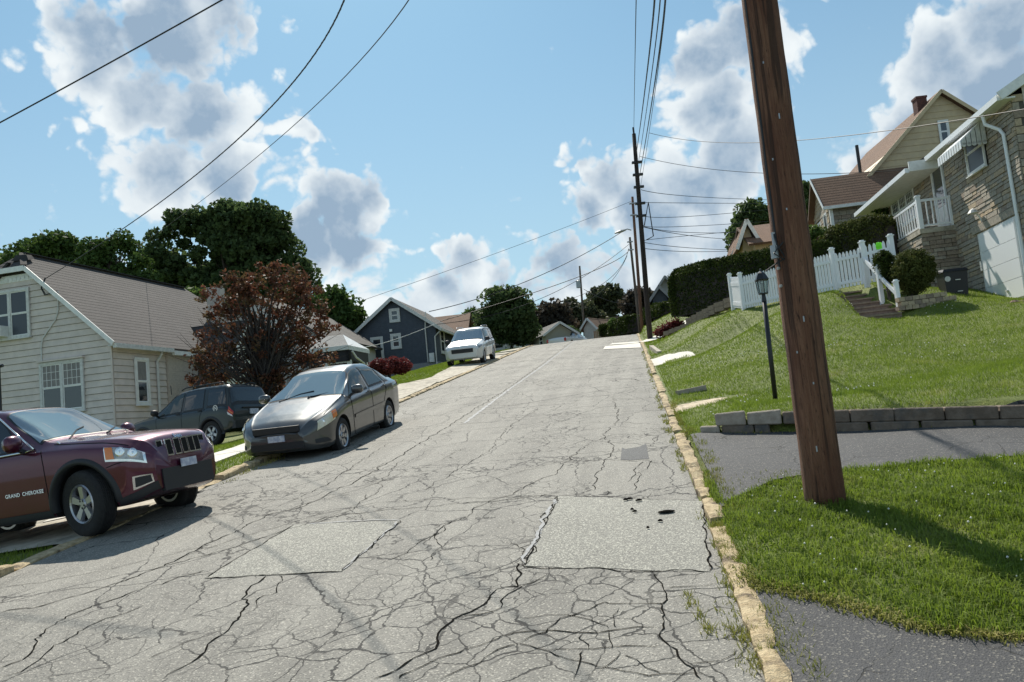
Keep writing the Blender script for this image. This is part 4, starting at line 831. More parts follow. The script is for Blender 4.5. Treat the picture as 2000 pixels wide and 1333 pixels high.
mb = MB(); mb.tube([SH.p(-2.35, .40, EV-.16), SH.p(-2.35, .36, EV-.45), SH.p(-2.60, .12, EV-.72), SH.p(-2.72, .09, EV-.9), SH.p(-2.80, .09, ZS+.2)], .05, 8); mb.build('downpipe', M_vinyl, sh)
# striped awning
for k in range(10):
    a = -1.62+.19*k; mb = MB(); mb.hexa([SH.p(a, .08, 9.36), SH.p(a+.13, .08, 9.36), SH.p(a+.13, .78, 8.78), SH.p(a, .78, 8.78), SH.p(a, .08, 9.39), SH.p(a+.13, .08, 9.39), SH.p(a+.13, .78, 8.82), SH.p(a, .78, 8.82)])
    mb.hexa([SH.p(a, .77, 8.56), SH.p(a+.13, .77, 8.56), SH.p(a+.13, .79, 8.56), SH.p(a, .79, 8.56), SH.p(a, .77, 8.80), SH.p(a+.13, .77, 8.80), SH.p(a+.13, .79, 8.80), SH.p(a, .79, 8.80)]); mb.build('awning_panel', M_vinyl, sh)
mb = MB(); mb.hexa([SH.p(-1.6, .08, 9.34), SH.p(.24, .08, 9.34), SH.p(.24, .76, 8.77), SH.p(-1.6, .76, 8.77), SH.p(-1.6, .08, 9.355), SH.p(.24, .08, 9.355), SH.p(.24, .76, 8.785), SH.p(-1.6, .76, 8.785)]); mb.build('awning_frame', M_black, sh)
for k in range(5):
    b0 = .08+.142*k; b1 = b0+.118; zt = lambda b: 9.36-(b-.08)/.7*.58; mb = MB(); mb.hexa([SH.p(-1.65, b0, 8.66), SH.p(-1.63, b0, 8.66), SH.p(-1.63, b1, 8.66), SH.p(-1.65, b1, 8.66), SH.p(-1.65, b0, zt(b0)), SH.p(-1.63, b0, zt(b0)), SH.p(-1.63, b1, zt(b1)), SH.p(-1.65, b1, zt(b1))])
    mb.lathe([(.001, 0), (.064, 0), (.064, .02), (.001, .02)], 12, T=SH.mat(-1.65, (b0+b1)/2, 8.66) @ Matrix.Rotation(math.pi/2, 4, 'Y')); mb.build('awning_panel', M_trimg, sh)
# porch: stone base, slab, balustrade
PZ = 6.9; pa0, pa1, pb = 1.66, 4.5, 1.08
mb = MB(); SH.box(mb, pa0, 6.4, 0, pb-.02, ZS-.2, PZ-.16); mb.build('porch_base', M_mortar, sh)
PF = Fr(SH.p(0, pb-.02, 0), R(8.2), -1); PN = Fr(SH.p(pa0, 0, 0), R(98.2), 1)
stonewall(PF, pa0, 6.4, ZS, PZ-.16, sh, (), .12, .42, 0); stonewall(PN, -pb+.0, 0, ZS, PZ-.16, sh, (), .13, .46, 45, mats=(M_stoneC, M_stoneA, M_stoneC, M_stoneA))
mb = MB(); SH.box(mb, pa0-.06, pa1+.1, 0, pb+.05, PZ-.16, PZ); mb.build('porch_slab', M_conc, sh)
def post(a, b, z0, z1, par, w=.1, fr=SH):
    mb = MB(); fr.box(mb, a-w/2, a+w/2, b-w/2, b+w/2, z0, z1); fr.box(mb, a-w*.68, a+w*.68, b-w*.68, b+w*.68, z1, z1+.03); fr.box(mb, a-w*.5, a+w*.5, b-w*.5, b+w*.5, z1+.03, z1+.055); return mb.build('post', M_vinyl, par)
rail = thing('porch_railing', 'white balustrade round the raised stone porch', 'railing', SH.p(pa0, pb, PZ))
post(pa0, pb-.03, PZ, PZ+1.08, rail, .13); post(pa0, .08, PZ, PZ+.95, rail, .07); post(pa1, pb-.03, PZ, PZ+1.08, rail, .12)
for (A_, B_) in (((pa0+.07, pb-.03), (pa1-.06, pb-.03)), ((pa0, pb-.1), (pa0, .12))):
    for z in (PZ+.1, PZ+.95):
        mb = MB(); mb.beam(SH.p(*A_, z), SH.p(*B_, z), .05, .08 if z > 7.5 else .06); mb.build('rail', M_vinyl, rail)
    L = math.hypot(A_[0]-B_[0], A_[1]-B_[1]); n = int(L/(.235 if L > 2 else .15))
    for k in range(1, n): q = lerp(A_, B_, k/n); mb = MB(); SH.box(mb, q[0]-.018, q[0]+.018, q[1]-.018, q[1]+.018, PZ+.12, PZ+.92); mb.build('baluster', M_vinyl, rail)
post(6.3, pb-.03, 5.2, 6.25, rail, .1)
for dz in (.12, .95): mb = MB(); mb.beam(SH.p(pa1, pb-.03, PZ+dz), SH.p(6.3, pb-.03, 5.2+dz), .05, .07); mb.build('rail', M_vinyl, rail)
for k in range(1, 9): f = k/9; a = pa1+(6.3-pa1)*f; z = PZ+(5.2-PZ)*f; mb = MB(); SH.box(mb, a-.018, a+.018, pb-.05, pb-.014, z+.14, z+.92); mb.build('baluster', M_vinyl, rail)
for k in range(9): mb = MB(); a = pa1+.2*k; z = PZ-.19*(k+1); SH.box(mb, a, a+.22, .05, pb-.08, z-.19, z); mb.build('step', M_conc, sh)
wl_ = MB(); a, z = SH.px(1918, 415); wl_.lathe([(.001, .16), (.10, .10), (.17, .0), (.001, .02)], 10, T=Matrix.Translation(SH.p(a, .25, z))); wl_.tube([SH.p(a, .25, z+.1), SH.p(a, .1, z-.1), SH.p(a, .02, z-.3)], .03, 6); wl_.build('wall_lamp', M_trimg, sh)
# hanging basket near the far end of the porch eave
# ------------------------------------------------------------------ tan gabled house above it
Q = at(1833, 183, 38.0); TG = Fr(Q, R(93), 1); ZT = 6.8; pkz = Q[2]
ht = thing('house', 'tall tan-sided house with steep brown roof and brick chimney behind the stone house', 'house', (Q[0], Q[1], ZT))
al, zl = TG.px(1668, 372); ar, zr = TG.px(1893, 218); kl = (pkz-zl)/-al; kr = (pkz-zr)/ar
ebz = 9.6; aL = -(pkz-ebz)/kl; aR = (pkz-ebz)/kr
mb = MB(); q = [(aL, ZT-1), (aR, ZT-1), (aR, ebz), (0, pkz), (aL, ebz)]; mb.add([TG.p(a, -.02, z) for a, z in q]+[TG.p(a, -9, z) for a, z in q], [(0, 1, 2, 3, 4), (9, 8, 7, 6, 5)]+[(i, i+5, (i+1) % 5+5, (i+1) % 5) for i in range(5)]); mb.build('wall', M_tan, ht)
boards(TG, 8.2, pkz-.1, .30, lambda z: (aL, aR) if z < ebz else (-(pkz-z)/kl, (pkz-z)/kr), ht, M_tan, name='siding_board', th=.03)
roofplane('roof', TG.p(aL-.5, .3, ebz-.6), TG.p(aL-.5, -9.2, ebz-.6), TG.p(0, .3, pkz+.1), TG.p(0, -9.2, pkz+.1), M_roofb, ht); roofplane('roof', TG.p(aR+.5, .3, ebz-.5), TG.p(aR+.5, -9.2, ebz-.5), TG.p(0, .3, pkz+.1), TG.p(0, -9.2, pkz+.1), M_roofb, ht)
mb = MB(); mb.beam(TG.p(aL-.4, .32, ebz-.55), TG.p(0, .32, pkz+.02), .03, .16); mb.beam(TG.p(aR+.4, .32, ebz-.48), TG.p(0, .32, pkz+.02), .03, .16); mb.build('rake_board', M_tan, ht)
a0, z1 = TG.px(1831, 240); a1, z0 = TG.px(1853, 276); window(TG, a0+.05, a1, z0, z1, ht, b=.035, frame=M_white, tw=.08)
a, z = TG.px(1812, 180); mb = MB(); TG.box(mb, a-.24, a+.24, -1.2, -.7, pkz-2.2, pkz+.12); TG.box(mb, a-.27, a+.27, -1.23, -.67, pkz+.12, pkz+.22); mb.build('chimney', pm('chimney_brick', (.13, .055, .045), .9, (.09, .04, .035), 14, bump=.5), ht)
a, z = TG.px(1700, 300); mb = MB(); mb.tube([TG.p(a, -1.5, z-1), TG.p(a, -1.5, z+.9)], .08, 8); mb.build('flue_pipe', M_blackm, ht)
# street wing of the same house: stone, own brown roof, gable towards the street
WQ = at(1622, 430, 37.0); WF = Fr(WQ, R(98.2), 1); wz = 7.0
_, we = WF.px(1622, 398); wr = we+1.5
mb = MB(); WF.box(mb, .0, 3.9, -3.0, 0, wz-1, we); mb.add([WF.p(0, 0, we), WF.p(0, -3.0, we), WF.p(0, -1.5, wr), WF.p(3.9, 0, we), WF.p(3.9, -3.0, we), WF.p(3.9, -1.5, wr)], [(0, 1, 2), (3, 5, 4), (0, 2, 5, 3), (1, 4, 5, 2)]); mb.build('wing_wall', M_mortar, ht)
stonewall(WF, .08, 3.9, wz, we-.1, ht, (), .2, .55, 0, mats=(M_stoneA, M_stoneC, M_stoneA, M_stoneC)); WSt = Fr(WF.p(0, 0, 0), R(8.2), -1); stonewall(WSt, .1, 3.0, wz, we, ht, [(.5, 1.1, 0, we-.3), (1.7, 2.5, 0, we-.4)], .16, .45, 0, mats=(M_stoneB, M_stoneA, M_stoneB, M_stoneA))
boards(WSt, we, wr-.05, .2, lambda z: ((z-we)*1.0, 3.0-(z-we)*1.0), ht, M_stoneB, joined=True)
roofplane('roof', WF.p(-.3, .3, we-.2), WF.p(4.2, .3, we-.2), WF.p(-.3, -1.5, wr+.12), WF.p(4.2, -1.5, wr+.12), M_roofb, ht); roofplane('roof', WF.p(-.3, -3.3, we-.2), WF.p(4.2, -3.3, we-.2), WF.p(-.3, -1.5, wr+.12), WF.p(4.2, -1.5, wr+.12), M_roofb, ht)
mb = MB(); WF.box(mb, -.32, 4.1, .26, .38, we-.32, we-.18); mb.beam(WF.p(-.32, .3, we-.25), WF.p(-.32, -1.5, wr+.05), .03, .14); WF.box(mb, -.02, .12, .0, .14, wz, we-.25); WF.box(mb, 3.0, 3.12, .3, .42, wz, we-.25); mb.build('porch_trim', M_white, ht)
window(WSt, .55, 1.05, wz+.4, we-.35, ht, frame=M_white, tw=.08); window(WSt, 1.8, 2.4, wz+.6, we-.5, ht, frame=M_white, tw=.08)
window(WF, 2.2, 3.2, wz+.9, we-.3, ht, b=.03, frame=M_white, split=2, tw=.08)

# ------------------------------------------------------------------ further houses
def cottage(label, u, v, D, wpx, hwall, hroof, depth, wallm, roofm, az=98.2, zg=None, gable='front', win=2, name='house', group=None, side=1, rakem=None):
    Q = at(u, v, D); fr = Fr(Q, R(az), 1); zg = zg if zg is not None else Q[2]-.4; zt = Q[2]+hwall
    h = thing(name, label, 'house', (Q[0], Q[1], zg)); w = wpx/F*D*1.02
    if gable == 'front':
        q = [(0, zg-1), (w, zg-1), (w, zt), (w/2, zt+hroof), (0, zt)]; mb = MB(); mb.add([fr.p(a, 0, z) for a, z in q]+[fr.p(a, -depth, z) for a, z in q], [(0, 1, 2, 3, 4), (9, 8, 7, 6, 5)]+[(i, i+5, (i+1) % 5+5, (i+1) % 5) for i in range(5)]); mb.build('wall', wallm, h)
        roofplane('roof', fr.p(-.4, .4, zt-.25), fr.p(-.4, -depth-.4, zt-.25), fr.p(w/2, .4, zt+hroof+.1), fr.p(w/2, -depth-.4, zt+hroof+.1), roofm, h); roofplane('roof', fr.p(w+.4, .4, zt-.25), fr.p(w+.4, -depth-.4, zt-.25), fr.p(w/2, .4, zt+hroof+.1), fr.p(w/2, -depth-.4, zt+hroof+.1), roofm, h)
        mb = MB(); mb.beam(fr.p(-.4, .42, zt-.3), fr.p(w/2, .42, zt+hroof), .03, .2); mb.beam(fr.p(w+.4, .42, zt-.3), fr.p(w/2, .42, zt+hroof), .03, .2); mb.build('rake_board', rakem or M_white, h)
    else:
        mb = MB(); fr.box(mb, 0, w, -depth, 0, zg-1, zt); mb.build('wall', wallm, h)
        roofplane('roof', fr.p(-.4, .5, zt-.2), fr.p(w+.4, .5, zt-.2), fr.p(-.4, -depth/2, zt+hroof), fr.p(w+.4, -depth/2, zt+hroof), roofm, h); roofplane('roof', fr.p(-.4, -depth-.5, zt-.2), fr.p(w+.4, -depth-.5, zt-.2), fr.p(-.4, -depth/2, zt+hroof), fr.p(w+.4, -depth/2, zt+hroof), roofm, h)
        mb = MB(); 
        for a in (0, w): mb.quad(fr.p(a, 0, zt), fr.p(a, -depth, zt), fr.p(a, -depth/2, zt+hroof-.1))
        mb.build('gable', wallm, h)
    for k in range(win): c = w*(k+.5)/win; window(fr, c-.4, c+.4, zt-1.6, zt-.5, h, b=.02, frame=M_white)
    return h, fr, w, zt
M_olive = pm('olive_wall', (.36, .34, .26), .8)
h_, fr_, w_, zt_ = cottage('low tan cottage with a shallow brown roof, left of the street top', 1067, 672, 74, 58, 1.0, .85, 9, M_olive, M_roofd, az=72, win=0, rakem=M_trimg)
WSd = Fr(fr_.p(0, 0, 0), R(-18), -1); window(WSd, .8, 1.6, zt_-.95, zt_-.25, h_, frame=M_trimg, pane=M_darkin); window(WSd, 4.0, 5.0, zt_-.95, zt_-.25, h_, frame=M_trimg, pane=M_darkin)
cottage('white gabled cottage with brown roof facing the top of the street', 1141, 652, 84, 26, .5, .95, 8, M_lit, M_roofb, az=124, win=0)
cottage('low brown roof right of the white gabled cottage', 1175, 644, 92, 36, .5, 1.1, 6, M_olive, M_roofb, az=100, gable='side', win=0)
cottage('dark blue house beyond the far poles', 1277, 606, 62, 28, .8, .9, 9, M_blue, M_roofd, az=98.2, win=0, rakem=M_found)
cottage('grey-roofed house between the far poles and the big hedge', 1288, 578, 72, 28, .6, 1.0, 9, M_found, M_roofd, az=98.2, win=0, rakem=M_found)
cottage('tan house with brown roof showing over the big hedge', 1452, 490, 47, 22, .35, 1.35, 8, M_tan, M_roofb, az=98.2, win=0, zg=8.0)
cottage('small house with a steep brown roof over the hedge, left of the wooden pole', 1438, 500, 50, 16, .1, .8, 5, M_tan, M_roofb, az=98.2, win=0, zg=8.0)
cottage('brown house roof close behind the wooden pole', 1475, 485, 46, 40, .4, 1.6, 7, M_tan, M_roofb, az=98.2, gable='side', win=0, zg=8.0)
cottage('grey garage half hidden behind the twin-trunk tree', 1000, 690, 76, 34, 1.9, 1.0, 6, M_found, M_roofg, az=98.2, win=0)
# ------------------------------------------------------------------ retaining wall of squared timbers / blocks
M_block = pm('weathered_block', (.14, .105, .078), .9, (.20, .155, .12), 7, bump=.7, bs=22, col3=(.09, .085, .08), ns3=3); M_blockl = pm('pale_block', (.40, .34, .28), .9, (.30, .25, .20), 7, bump=.6, bs=22)
rw = thing('retaining_wall', 'low two-course retaining wall of weathered squared blocks between lawn and driveway', 'wall', gp(11.9, 1.2))
def wl(k): return (11.98-1.38*k-.2*k*k, 1.05+3.6*k)      # s, t along the wall, k in 0..1 and on
def wz(k): s_, t_ = wl(k); return float(prof(s_))-.02-.02*k
rs = np.random.default_rng(8)
def blk(k0, k1, z0, z1, back, mat, dz=0, rot=0):
    (s0, t0), (s1, t1) = wl(k0), wl(k1); a = wz(k0); b = wz(k1); j = lambda: rs.normal(0, .006)
    lo = [(s0, t0, a+z0), (s1, t1, b+z0), (s1+.22, t1+.03, b+z0), (s0+.22, t0+.03, a+z0)]; hi = [(q[0]+j(), q[1]+j(), q[2]-z0+z1+dz+rot*(.5 if i in (1, 2) else -.5)) for i, q in enumerate(lo)]
    mb = MB(); f = lambda q, e=0: (*xy(q[0]+back+e, q[1]), q[2]); V = [f(q) for q in lo]+[f(q) for q in hi]
    bm = bmesh.new(); vs = [bm.verts.new(np.array(v)-np.array(rw.location)) for v in V]
    for fc in ((3, 2, 1, 0), (4, 5, 6, 7), (0, 1, 5, 4), (1, 2, 6, 5), (2, 3, 7, 6), (3, 0, 4, 7)): bm.faces.new([vs[i] for i in fc])
    bmesh.ops.bevel(bm, geom=bm.edges[:], offset=.014, segments=1, affect='EDGES'); me = bpy.data.meshes.new('block'); bm.to_mesh(me); bm.free(); me.materials.append(mat)
    o = bpy.data.objects.new('block', me); COL.objects.link(o); o.parent = rw
ks = [0.0, .115, .24, .355, .465, .60, .745, .89, 1.04, 1.2, 1.36, 1.52, 1.7]
for i in range(len(ks)-1): blk(ks[i]+(.004 if i < 3 else .0015), ks[i+1]-.0015, .15, .315, .02 if i > 2 else -.02, M_blockl if i < 2 else M_block, dz=.02 if i < 2 else 0, rot=(.03 if i < 2 else 0))
ks = [-.06, .02, .14, .20, .31, .37, .52, .67, .82, .97, 1.12, 1.28, 1.44, 1.62]
for i in range(len(ks)-1):
    if i == 3: continue
    blk(ks[i]+.004, ks[i+1]-.004, -.06, .148, -.01, M_blockl if i == 0 else M_block)
mb = MB(); lo = [gp(16.6, .98), gp(16.9, 1.75)]; mb.beam(np.array(gp(*gpx(1322, 772)))+[0, 0, .03], np.array(gp(*gpx(1378, 764)))+[0, 0, .05], .12, .10); o = mb.build('timber_edging', M_blockl); tag(o, 'old grey timber lying flush in the lawn near the kerb', 'timber')
mb = MB(); mb.beam(np.array(at(1272, 678, 33.2)), np.array(at(1288, 690, 30.8)), .16, .14); o = mb.build('timber_edging', M_conc); tag(o, 'short pale kerb block lying in the grass in front of the dark pole', 'kerb block')
# stone block wall below the hedge
bw = thing('block_wall', 'low stepped wall of tan garden blocks at the foot of the big hedge', 'wall', tuple(at(1375, 618, 32)))
pts = [at(1300, 652, 36), at(1345, 635, 34.5), at(1400, 606, 32.5), at(1437, 590, 31.5)]; rs = np.random.default_rng(2)
M_gb = pm('garden_block', (.30, .23, .17), .9, (.22, .17, .13), 12, bump=.4)
for sgi in range(3):
    a, b = np.array(pts[sgi]), np.array(pts[sgi+1]); L = np.linalg.norm(b-a); n = max(1, int(L/.4))
    for k in range(n):
        for r in range(2 if sgi else 1):
            p = a+(b-a)*(k/n); q = a+(b-a)*((k+.96)/n); p = np.array([p[0], p[1], p[2]+.19*r]); q = np.array([q[0], q[1], p[2]]); mb = MB(); mb.beam(p, q, .25, .18); mb.build('block', M_gb, bw)

# ------------------------------------------------------------------ picket fence, gate, steps, handrail
def picket_mesh(h=1.16, w=.088, th=.02):
    mb = MB(); P = [(-w/2, 0), (w/2, 0), (w/2, h-.09), (w*.30, h-.03), (0, h), (-w*.30, h-.03), (-w/2, h-.09)]; n = len(P)
    mb.add([(x, -th/2, z) for x, z in P]+[(x, th/2, z) for x, z in P], [tuple(range(n)), tuple(range(2*n-1, n-1, -1))]+[(i, i+n, (i+1) % n+n, (i+1) % n) for i in range(n)])
    me = bpy.data.meshes.new('picket'); me.from_pydata(mb.v, [], mb.f); me.materials.append(M_vinyl); return me
PK = picket_mesh(); PKS = picket_mesh(1.10)
fence = thing('picket_fence', 'white vinyl picket fence along the top of the lawn', 'fence', tuple(at(1453, 605, 29)))
gate = thing('fence_gate', 'white picket gate in the fence at the top of the brown steps', 'gate', tuple(at(1640, 566, 25.2)))
def fpost(p, par, h=1.28, w=.13):
    p = Vector(p); mb = MB(); mb.box(p.x-w/2, p.x+w/2, p.y-w/2, p.y+w/2, p.z-.1, p.z+h); mb.box(p.x-w*.66, p.x+w*.66, p.y-w*.66, p.y+w*.66, p.z+h, p.z+h+.03); mb.box(p.x-w*.4, p.x+w*.4, p.y-w*.4, p.y+w*.4, p.z+h+.03, p.z+h+.07); mb.build('post', M_vinyl, par)
def fseg(a, b, par, mesh=PK, sp=.118, ends=.08, solid=False):
    a, b = Vector(a), Vector(b); d = b-a; L = math.hypot(d.x, d.y); n = max(1, int((L-2*ends)/sp)); ang = math.atan2(d.y, d.x)
    for z in (.18, .92): mb = MB(); mb.beam(a+Vector((0, 0, z)), b+Vector((0, 0, z)), .05, .09 if not solid else .14); mb.build('rail', M_vinyl, par)
    for k in range(n+1): q = a+d*((ends+(L-2*ends)*k/n)/L); inst(mesh, 'picket', par, Matrix.Translation(q+Vector((0, 0, .03))) @ Matrix.Rotation(ang, 4, 'Z') @ Matrix.Diagonal((1.25 if solid else 1, 1, 1, 1)))
FA = at(1453, 605, 29); FZ = at(1432, 602, 31.0); FB = at(1634, 567, 25.3); FC_ = at(1694, 556, 24.4); FE = at(1750, 545, 23.9)
fseg(FZ, FA, fence, PK, .10, .05, True); fseg(FA, FB, fence); fseg(FC_, FE, fence)
FM = FA+(FB-FA)*.52
for p in (FZ, FA, FM, FB, FC_, FE): fpost(p, fence)
ga = FB+(FC_-FB)*.09; gb = FB+(FC_-FB)*.90; fseg(ga, gb, gate, PKS, .112, .05)
for p in (ga, gb): p = Vector(p); mb = MB(); mb.box(p.x-.035, p.x+.035, p.y-.035, p.y+.035, p.z+.05, p.z+1.14); mb.build('gate_stile', M_vinyl, gate)
mb = MB(); p = gb; mb.box(p[0]-.02, p[0]+.06, p[1]-.07, p[1]-.03, p[2]+.82, p[2]+.98); mb.build('latch', M_blackm, gate)
stairs = thing('garden_steps', 'brown block steps climbing the lawn to the white gate', 'steps', tuple(at(1717, 619, 22.6)))
B0 = at(1717, 622, 22.2); B1 = at(1668, 566, 24.9); B1[2] -= .05; ns = 6; dv_ = (B1-B0); hd = np.array([dv_[0], dv_[1]]); hd /= np.linalg.norm(hd); sd_ = np.array([hd[1], -hd[0]])
for k in range(ns+1):
    p = B0+dv_*(k/ns); w = .58; L = np.linalg.norm(dv_[:2])/ns; c = []
    zt = B0[2]+dv_[2]*(k+.6)/(ns+.6)
    for z in (p[2]-.4, zt):
        for (x, y) in ((-1, 0), (1, 0), (1, 1), (-1, 1)): q = p[:2]+sd_*w*x*(1 if k < ns else 1.1)+hd*(L+.12)*y; c.append((q[0], q[1], z))
    mb = MB(); mb.hexa(c); mb.build('step', M_stepb, stairs)
    mb = MB()
    q0 = p[:2]+sd_*-w-hd*.015; q1 = p[:2]+sd_*w-hd*.015; mb.beam((q0[0], q0[1], zt-.02), (q1[0], q1[1], zt-.02), .05, .045); mb.build('tread_edge', M_gb, stairs)
hr = thing('handrail', 'white handrail on posts beside the brown steps', 'railing', tuple(at(1722, 588, 23.4)))
r0, r1, r2 = at(1684, 502, 24.5), at(1716, 538, 23.4), at(1752, 575, 22.5)
mb = MB(); mb.beam(r0, r1, .06, .10); mb.build('rail', M_vinyl, hr); mb = MB(); mb.beam(r1, r2, .06, .10); mb.build('rail', M_vinyl, hr)
fpost(at(1723, 588, 23.4), hr, .98, .11); fpost(at(1756, 600, 22.5), hr, .70, .11)
# gravel bed and small block edging in front of the house
gv = at(1745, 590, 23.2); V = []; Fs = []
for i in range(900):
    k = rng.random(); a = at(1716+52*k, 572+32*k, 24.0-1.0*k); x = a[0]+rng.uniform(-.05, .55); y = a[1]+rng.uniform(0, .9); z = a[2]+.08+rng.random()*.05; V.append(base*rng.uniform(.02, .05)+np.array([x, y, z])); Fs.append(of+6*i)
o = fastmesh('gravel', np.concatenate(V), np.concatenate(Fs), pm('white_gravel', (.62, .56, .52), .9, (.45, .38, .34), 9)); tag(o, 'whitish gravel bed between the steps and the round bush', 'gravel', kind='stuff')
lb = thing('block_edging', 'low curved edging of rough blocks under the round bush', 'wall', tuple(at(1800, 600, 22.4)))
for r in range(3):
    for k in range(8-r//2):
        u = 1752+13.5*k+(5 if r % 2 else 0); p = at(u, 604-1.9*k*.9-r*8.6, 22.35+.02*k); q = at(u+12.6, 604-1.9*(k+1)*.9-r*8.6, 22.35+.02*k); mb = MB(); mb.beam(p, q, .22, .115); mb.build('block', M_stoneB if (k+r) % 3 else M_gb, lb)

# ------------------------------------------------------------------ foliage
def leafmat(name, a, b, trans=.35, c3=None, ns=1.2, spec=.25):
    m = bpy.data.materials.new(name); m.use_nodes = True; t = NT(m.node_tree); pos = t.N('NewGeometry').outputs['Position']
    c = t.mix(t.sm(t.noise(pos, 6.0, 3, .7), .35, .65), a, b); c = t.mix(t.sm(t.noise(pos, ns, 4, .6), .45, .7, 0, .8), c, c3 or tuple(x*1.4 for x in b))
    p = t.N('BsdfPrincipled', Roughness=.65); p.inputs['Specular IOR Level'].default_value = spec; t.l.new(c, p.inputs['Base Color'])
    tr = t.N('BsdfTranslucent'); t.l.new(c, tr.inputs[0]); mx = t.N('MixShader', i0=trans); t.l.new(p.outputs[0], mx.inputs[1]); t.l.new(tr.outputs[0], mx.inputs[2])
    t.N('OutputMaterial', Surface=mx.outputs[0]); MATS[name] = m; return m
L_dark = leafmat('leaf_dark_green', (.045, .075, .028), (.09, .13, .045), .45); L_mid = leafmat('leaf_mid_green', (.04, .075, .018), (.075, .12, .03)); L_bright = leafmat('leaf_bright_green', (.08, .13, .03), (.13, .19, .05))
L_red = leafmat('leaf_maroon', (.075, .035, .025), (.17, .065, .038), .35, (.13, .11, .045), 2.4); L_maple = leafmat('leaf_japanese_maple', (.10, .022, .025), (.17, .04, .035), .3); L_hedge = leafmat('leaf_hedge', (.024, .038, .010), (.055, .075, .018), .25, (.075, .10, .024), spec=.08); L_yew = leafmat('leaf_yew', (.05, .062, .016), (.095, .105, .032), .25, spec=.1); L_olive = leafmat('leaf_olive', (.05, .06, .03), (.08, .09, .045)); L_dusk = leafmat('leaf_dusk', (.035, .03, .025), (.06, .05, .035))
M_bark = pm('bark', (.07, .055, .045), .95, (.12, .10, .08), 14, bump=.6, stretch=(1, 1, .25)); M_barkd = pm('bark_dark', (.035, .028, .026), .95, (.06, .05, .045), 14, bump=.5, stretch=(1, 1, .25))
def leaves(name, C, Sz, mat, parent, aspect=1.6, up=0.0, kind=None):
    n = len(C); A = rng.normal(size=(n, 3)); A /= np.linalg.norm(A, axis=1)[:, None]; B = rng.normal(size=(n, 3)); B[:, 2] += up; B = np.cross(A, B); B /= np.linalg.norm(B, axis=1)[:, None]
    Sz = np.broadcast_to(Sz, n)[:, None]; A = A*Sz*aspect/2; B = B*Sz/2; V = np.stack([C-A, C+B, C+A, C-B], 1).reshape(-1, 3); Fc = np.arange(n)[:, None]*4+np.array([[0, 1, 2, 3]])
    return fastmesh(name, V, Fc, mat, parent, kind=kind)
def crownpts(blobs, n, clump, k, shell=.35):
    Cc, Rr = np.array([b[0] for b in blobs]), np.array([b[1] for b in blobs]); w = Rr.prod(1)**.8; w /= w.sum(); ci = rng.choice(len(blobs), k, p=w)
    D_ = rng.normal(size=(k, 3)); D_ /= np.linalg.norm(D_, axis=1)[:, None]; rad = rng.random(k)**shell; cc = Cc[ci]+D_*rad[:, None]*Rr[ci]
    cs = clump*rng.uniform(.35, 1.25, k); j = rng.integers(k, size=n); g = rng.normal(size=(n, 3)); g /= np.maximum(1, np.linalg.norm(g, axis=1)/1.7)[:, None]
    return cc[j]+g*cs[j][:, None]*np.array([1, 1, .75]), cc
def tree(name, label, bu, bv, D, px, n, size, clump, k, mat, trunk=.2, bark=None, multi=1, cat='tree', group=None, depth=None, limbs=10, shell=.35, kink=.3, under=None):
    bark = bark or M_bark; b = at(bu, bv, D); t_ = thing(name, label, cat, tuple(b), group); bl = []
    for (u, v, ru, rv) in px:
        c = at(u, v, D); rx, rz = ru/F*D, rv/F*D; dy = (depth or .8)*min(rx, max(rx, rz)); c = c+np.array([0, rng.normal(0, .25)*dy, 0]); bl.append((c, (rx, dy, rz)))
    P, cc = crownpts(bl, n, clump, k, shell); o = leaves('crown', P, size*rng.uniform(.7, 1.3, n), mat, t_)
    mb = MB(); mid = np.mean([q[0] for q in bl], axis=0); low = min(q[0][2]-q[1][2] for q in bl); H = mid[2]-b[2]
    for m_ in range(multi):
        off = np.array([(m_-(multi-1)/2)*.05*bl[0][1][0]*4/multi if multi > 1 else 0, 0, 0]); top = mid+np.array([off[0]*3, 0, H*.3]); p = [b+off*.5+np.array([0, 0, -.4]), b+off, b*.55+top*.45+off+np.array([rng.normal(0, .1)*kink, 0, 0]), b*.25+top*.75+off, top]
        mb.tube(p, [trunk*1.25, trunk, trunk*.7, trunk*.4, trunk*.12], 8)
        for i in range(limbs):
            tgt = cc[rng.integers(len(cc))]; f = rng.uniform(.25, .75); s_ = b+(top-b)*f+off; r = trunk*.45*(1-f*.6); m1 = s_*.5+tgt*.5+np.array([0, 0, .12*H*(1-f)]); mb.tube([s_, m1, tgt], [r, r*.6, r*.15], 5, cap=False)
    mb.build('trunk', bark, t_, smooth=True); return t_
tree('maroon_leaved_tree', 'small maroon and bronze leaved tree between the cream house and the grey sedan', 515, 812, 26.5,
     [(450, 600, 65, 65), (530, 570, 70, 55), (590, 600, 60, 65), (620, 640, 40, 55), (440, 690, 60, 60), (510, 660, 80, 70), (590, 690, 60, 60), (420, 740, 45, 35), (540, 740, 70, 40), (475, 560, 40, 30), (395, 700, 35, 30), (580, 550, 30, 28), (545, 765, 40, 22)],
     11500, .078, .16, 340, L_red, .14, M_barkd, multi=3, limbs=40, shell=.45, kink=1)
mb = MB(); r_ = np.random.default_rng(17); tr_ = bpy.data.objects['maroon_leaved_tree']; b = at(515, 800, 26.5)
for k in range(70):
    p = np.array(b)+[r_.normal(0, .1), r_.normal(0, .1), r_.uniform(0, .8)]; q = [p]; d = np.array([r_.normal(0, .55), r_.normal(0, .4), 1.]); 
    for j in range(6): d = d+r_.normal(0, .18, 3); q.append(q[-1]+d/np.linalg.norm(d)*.55)
    mb.tube(q, [.035, .03, .024, .018, .012, .008, .004], 5, cap=False)
mb.build('branches', M_barkd, tr_)
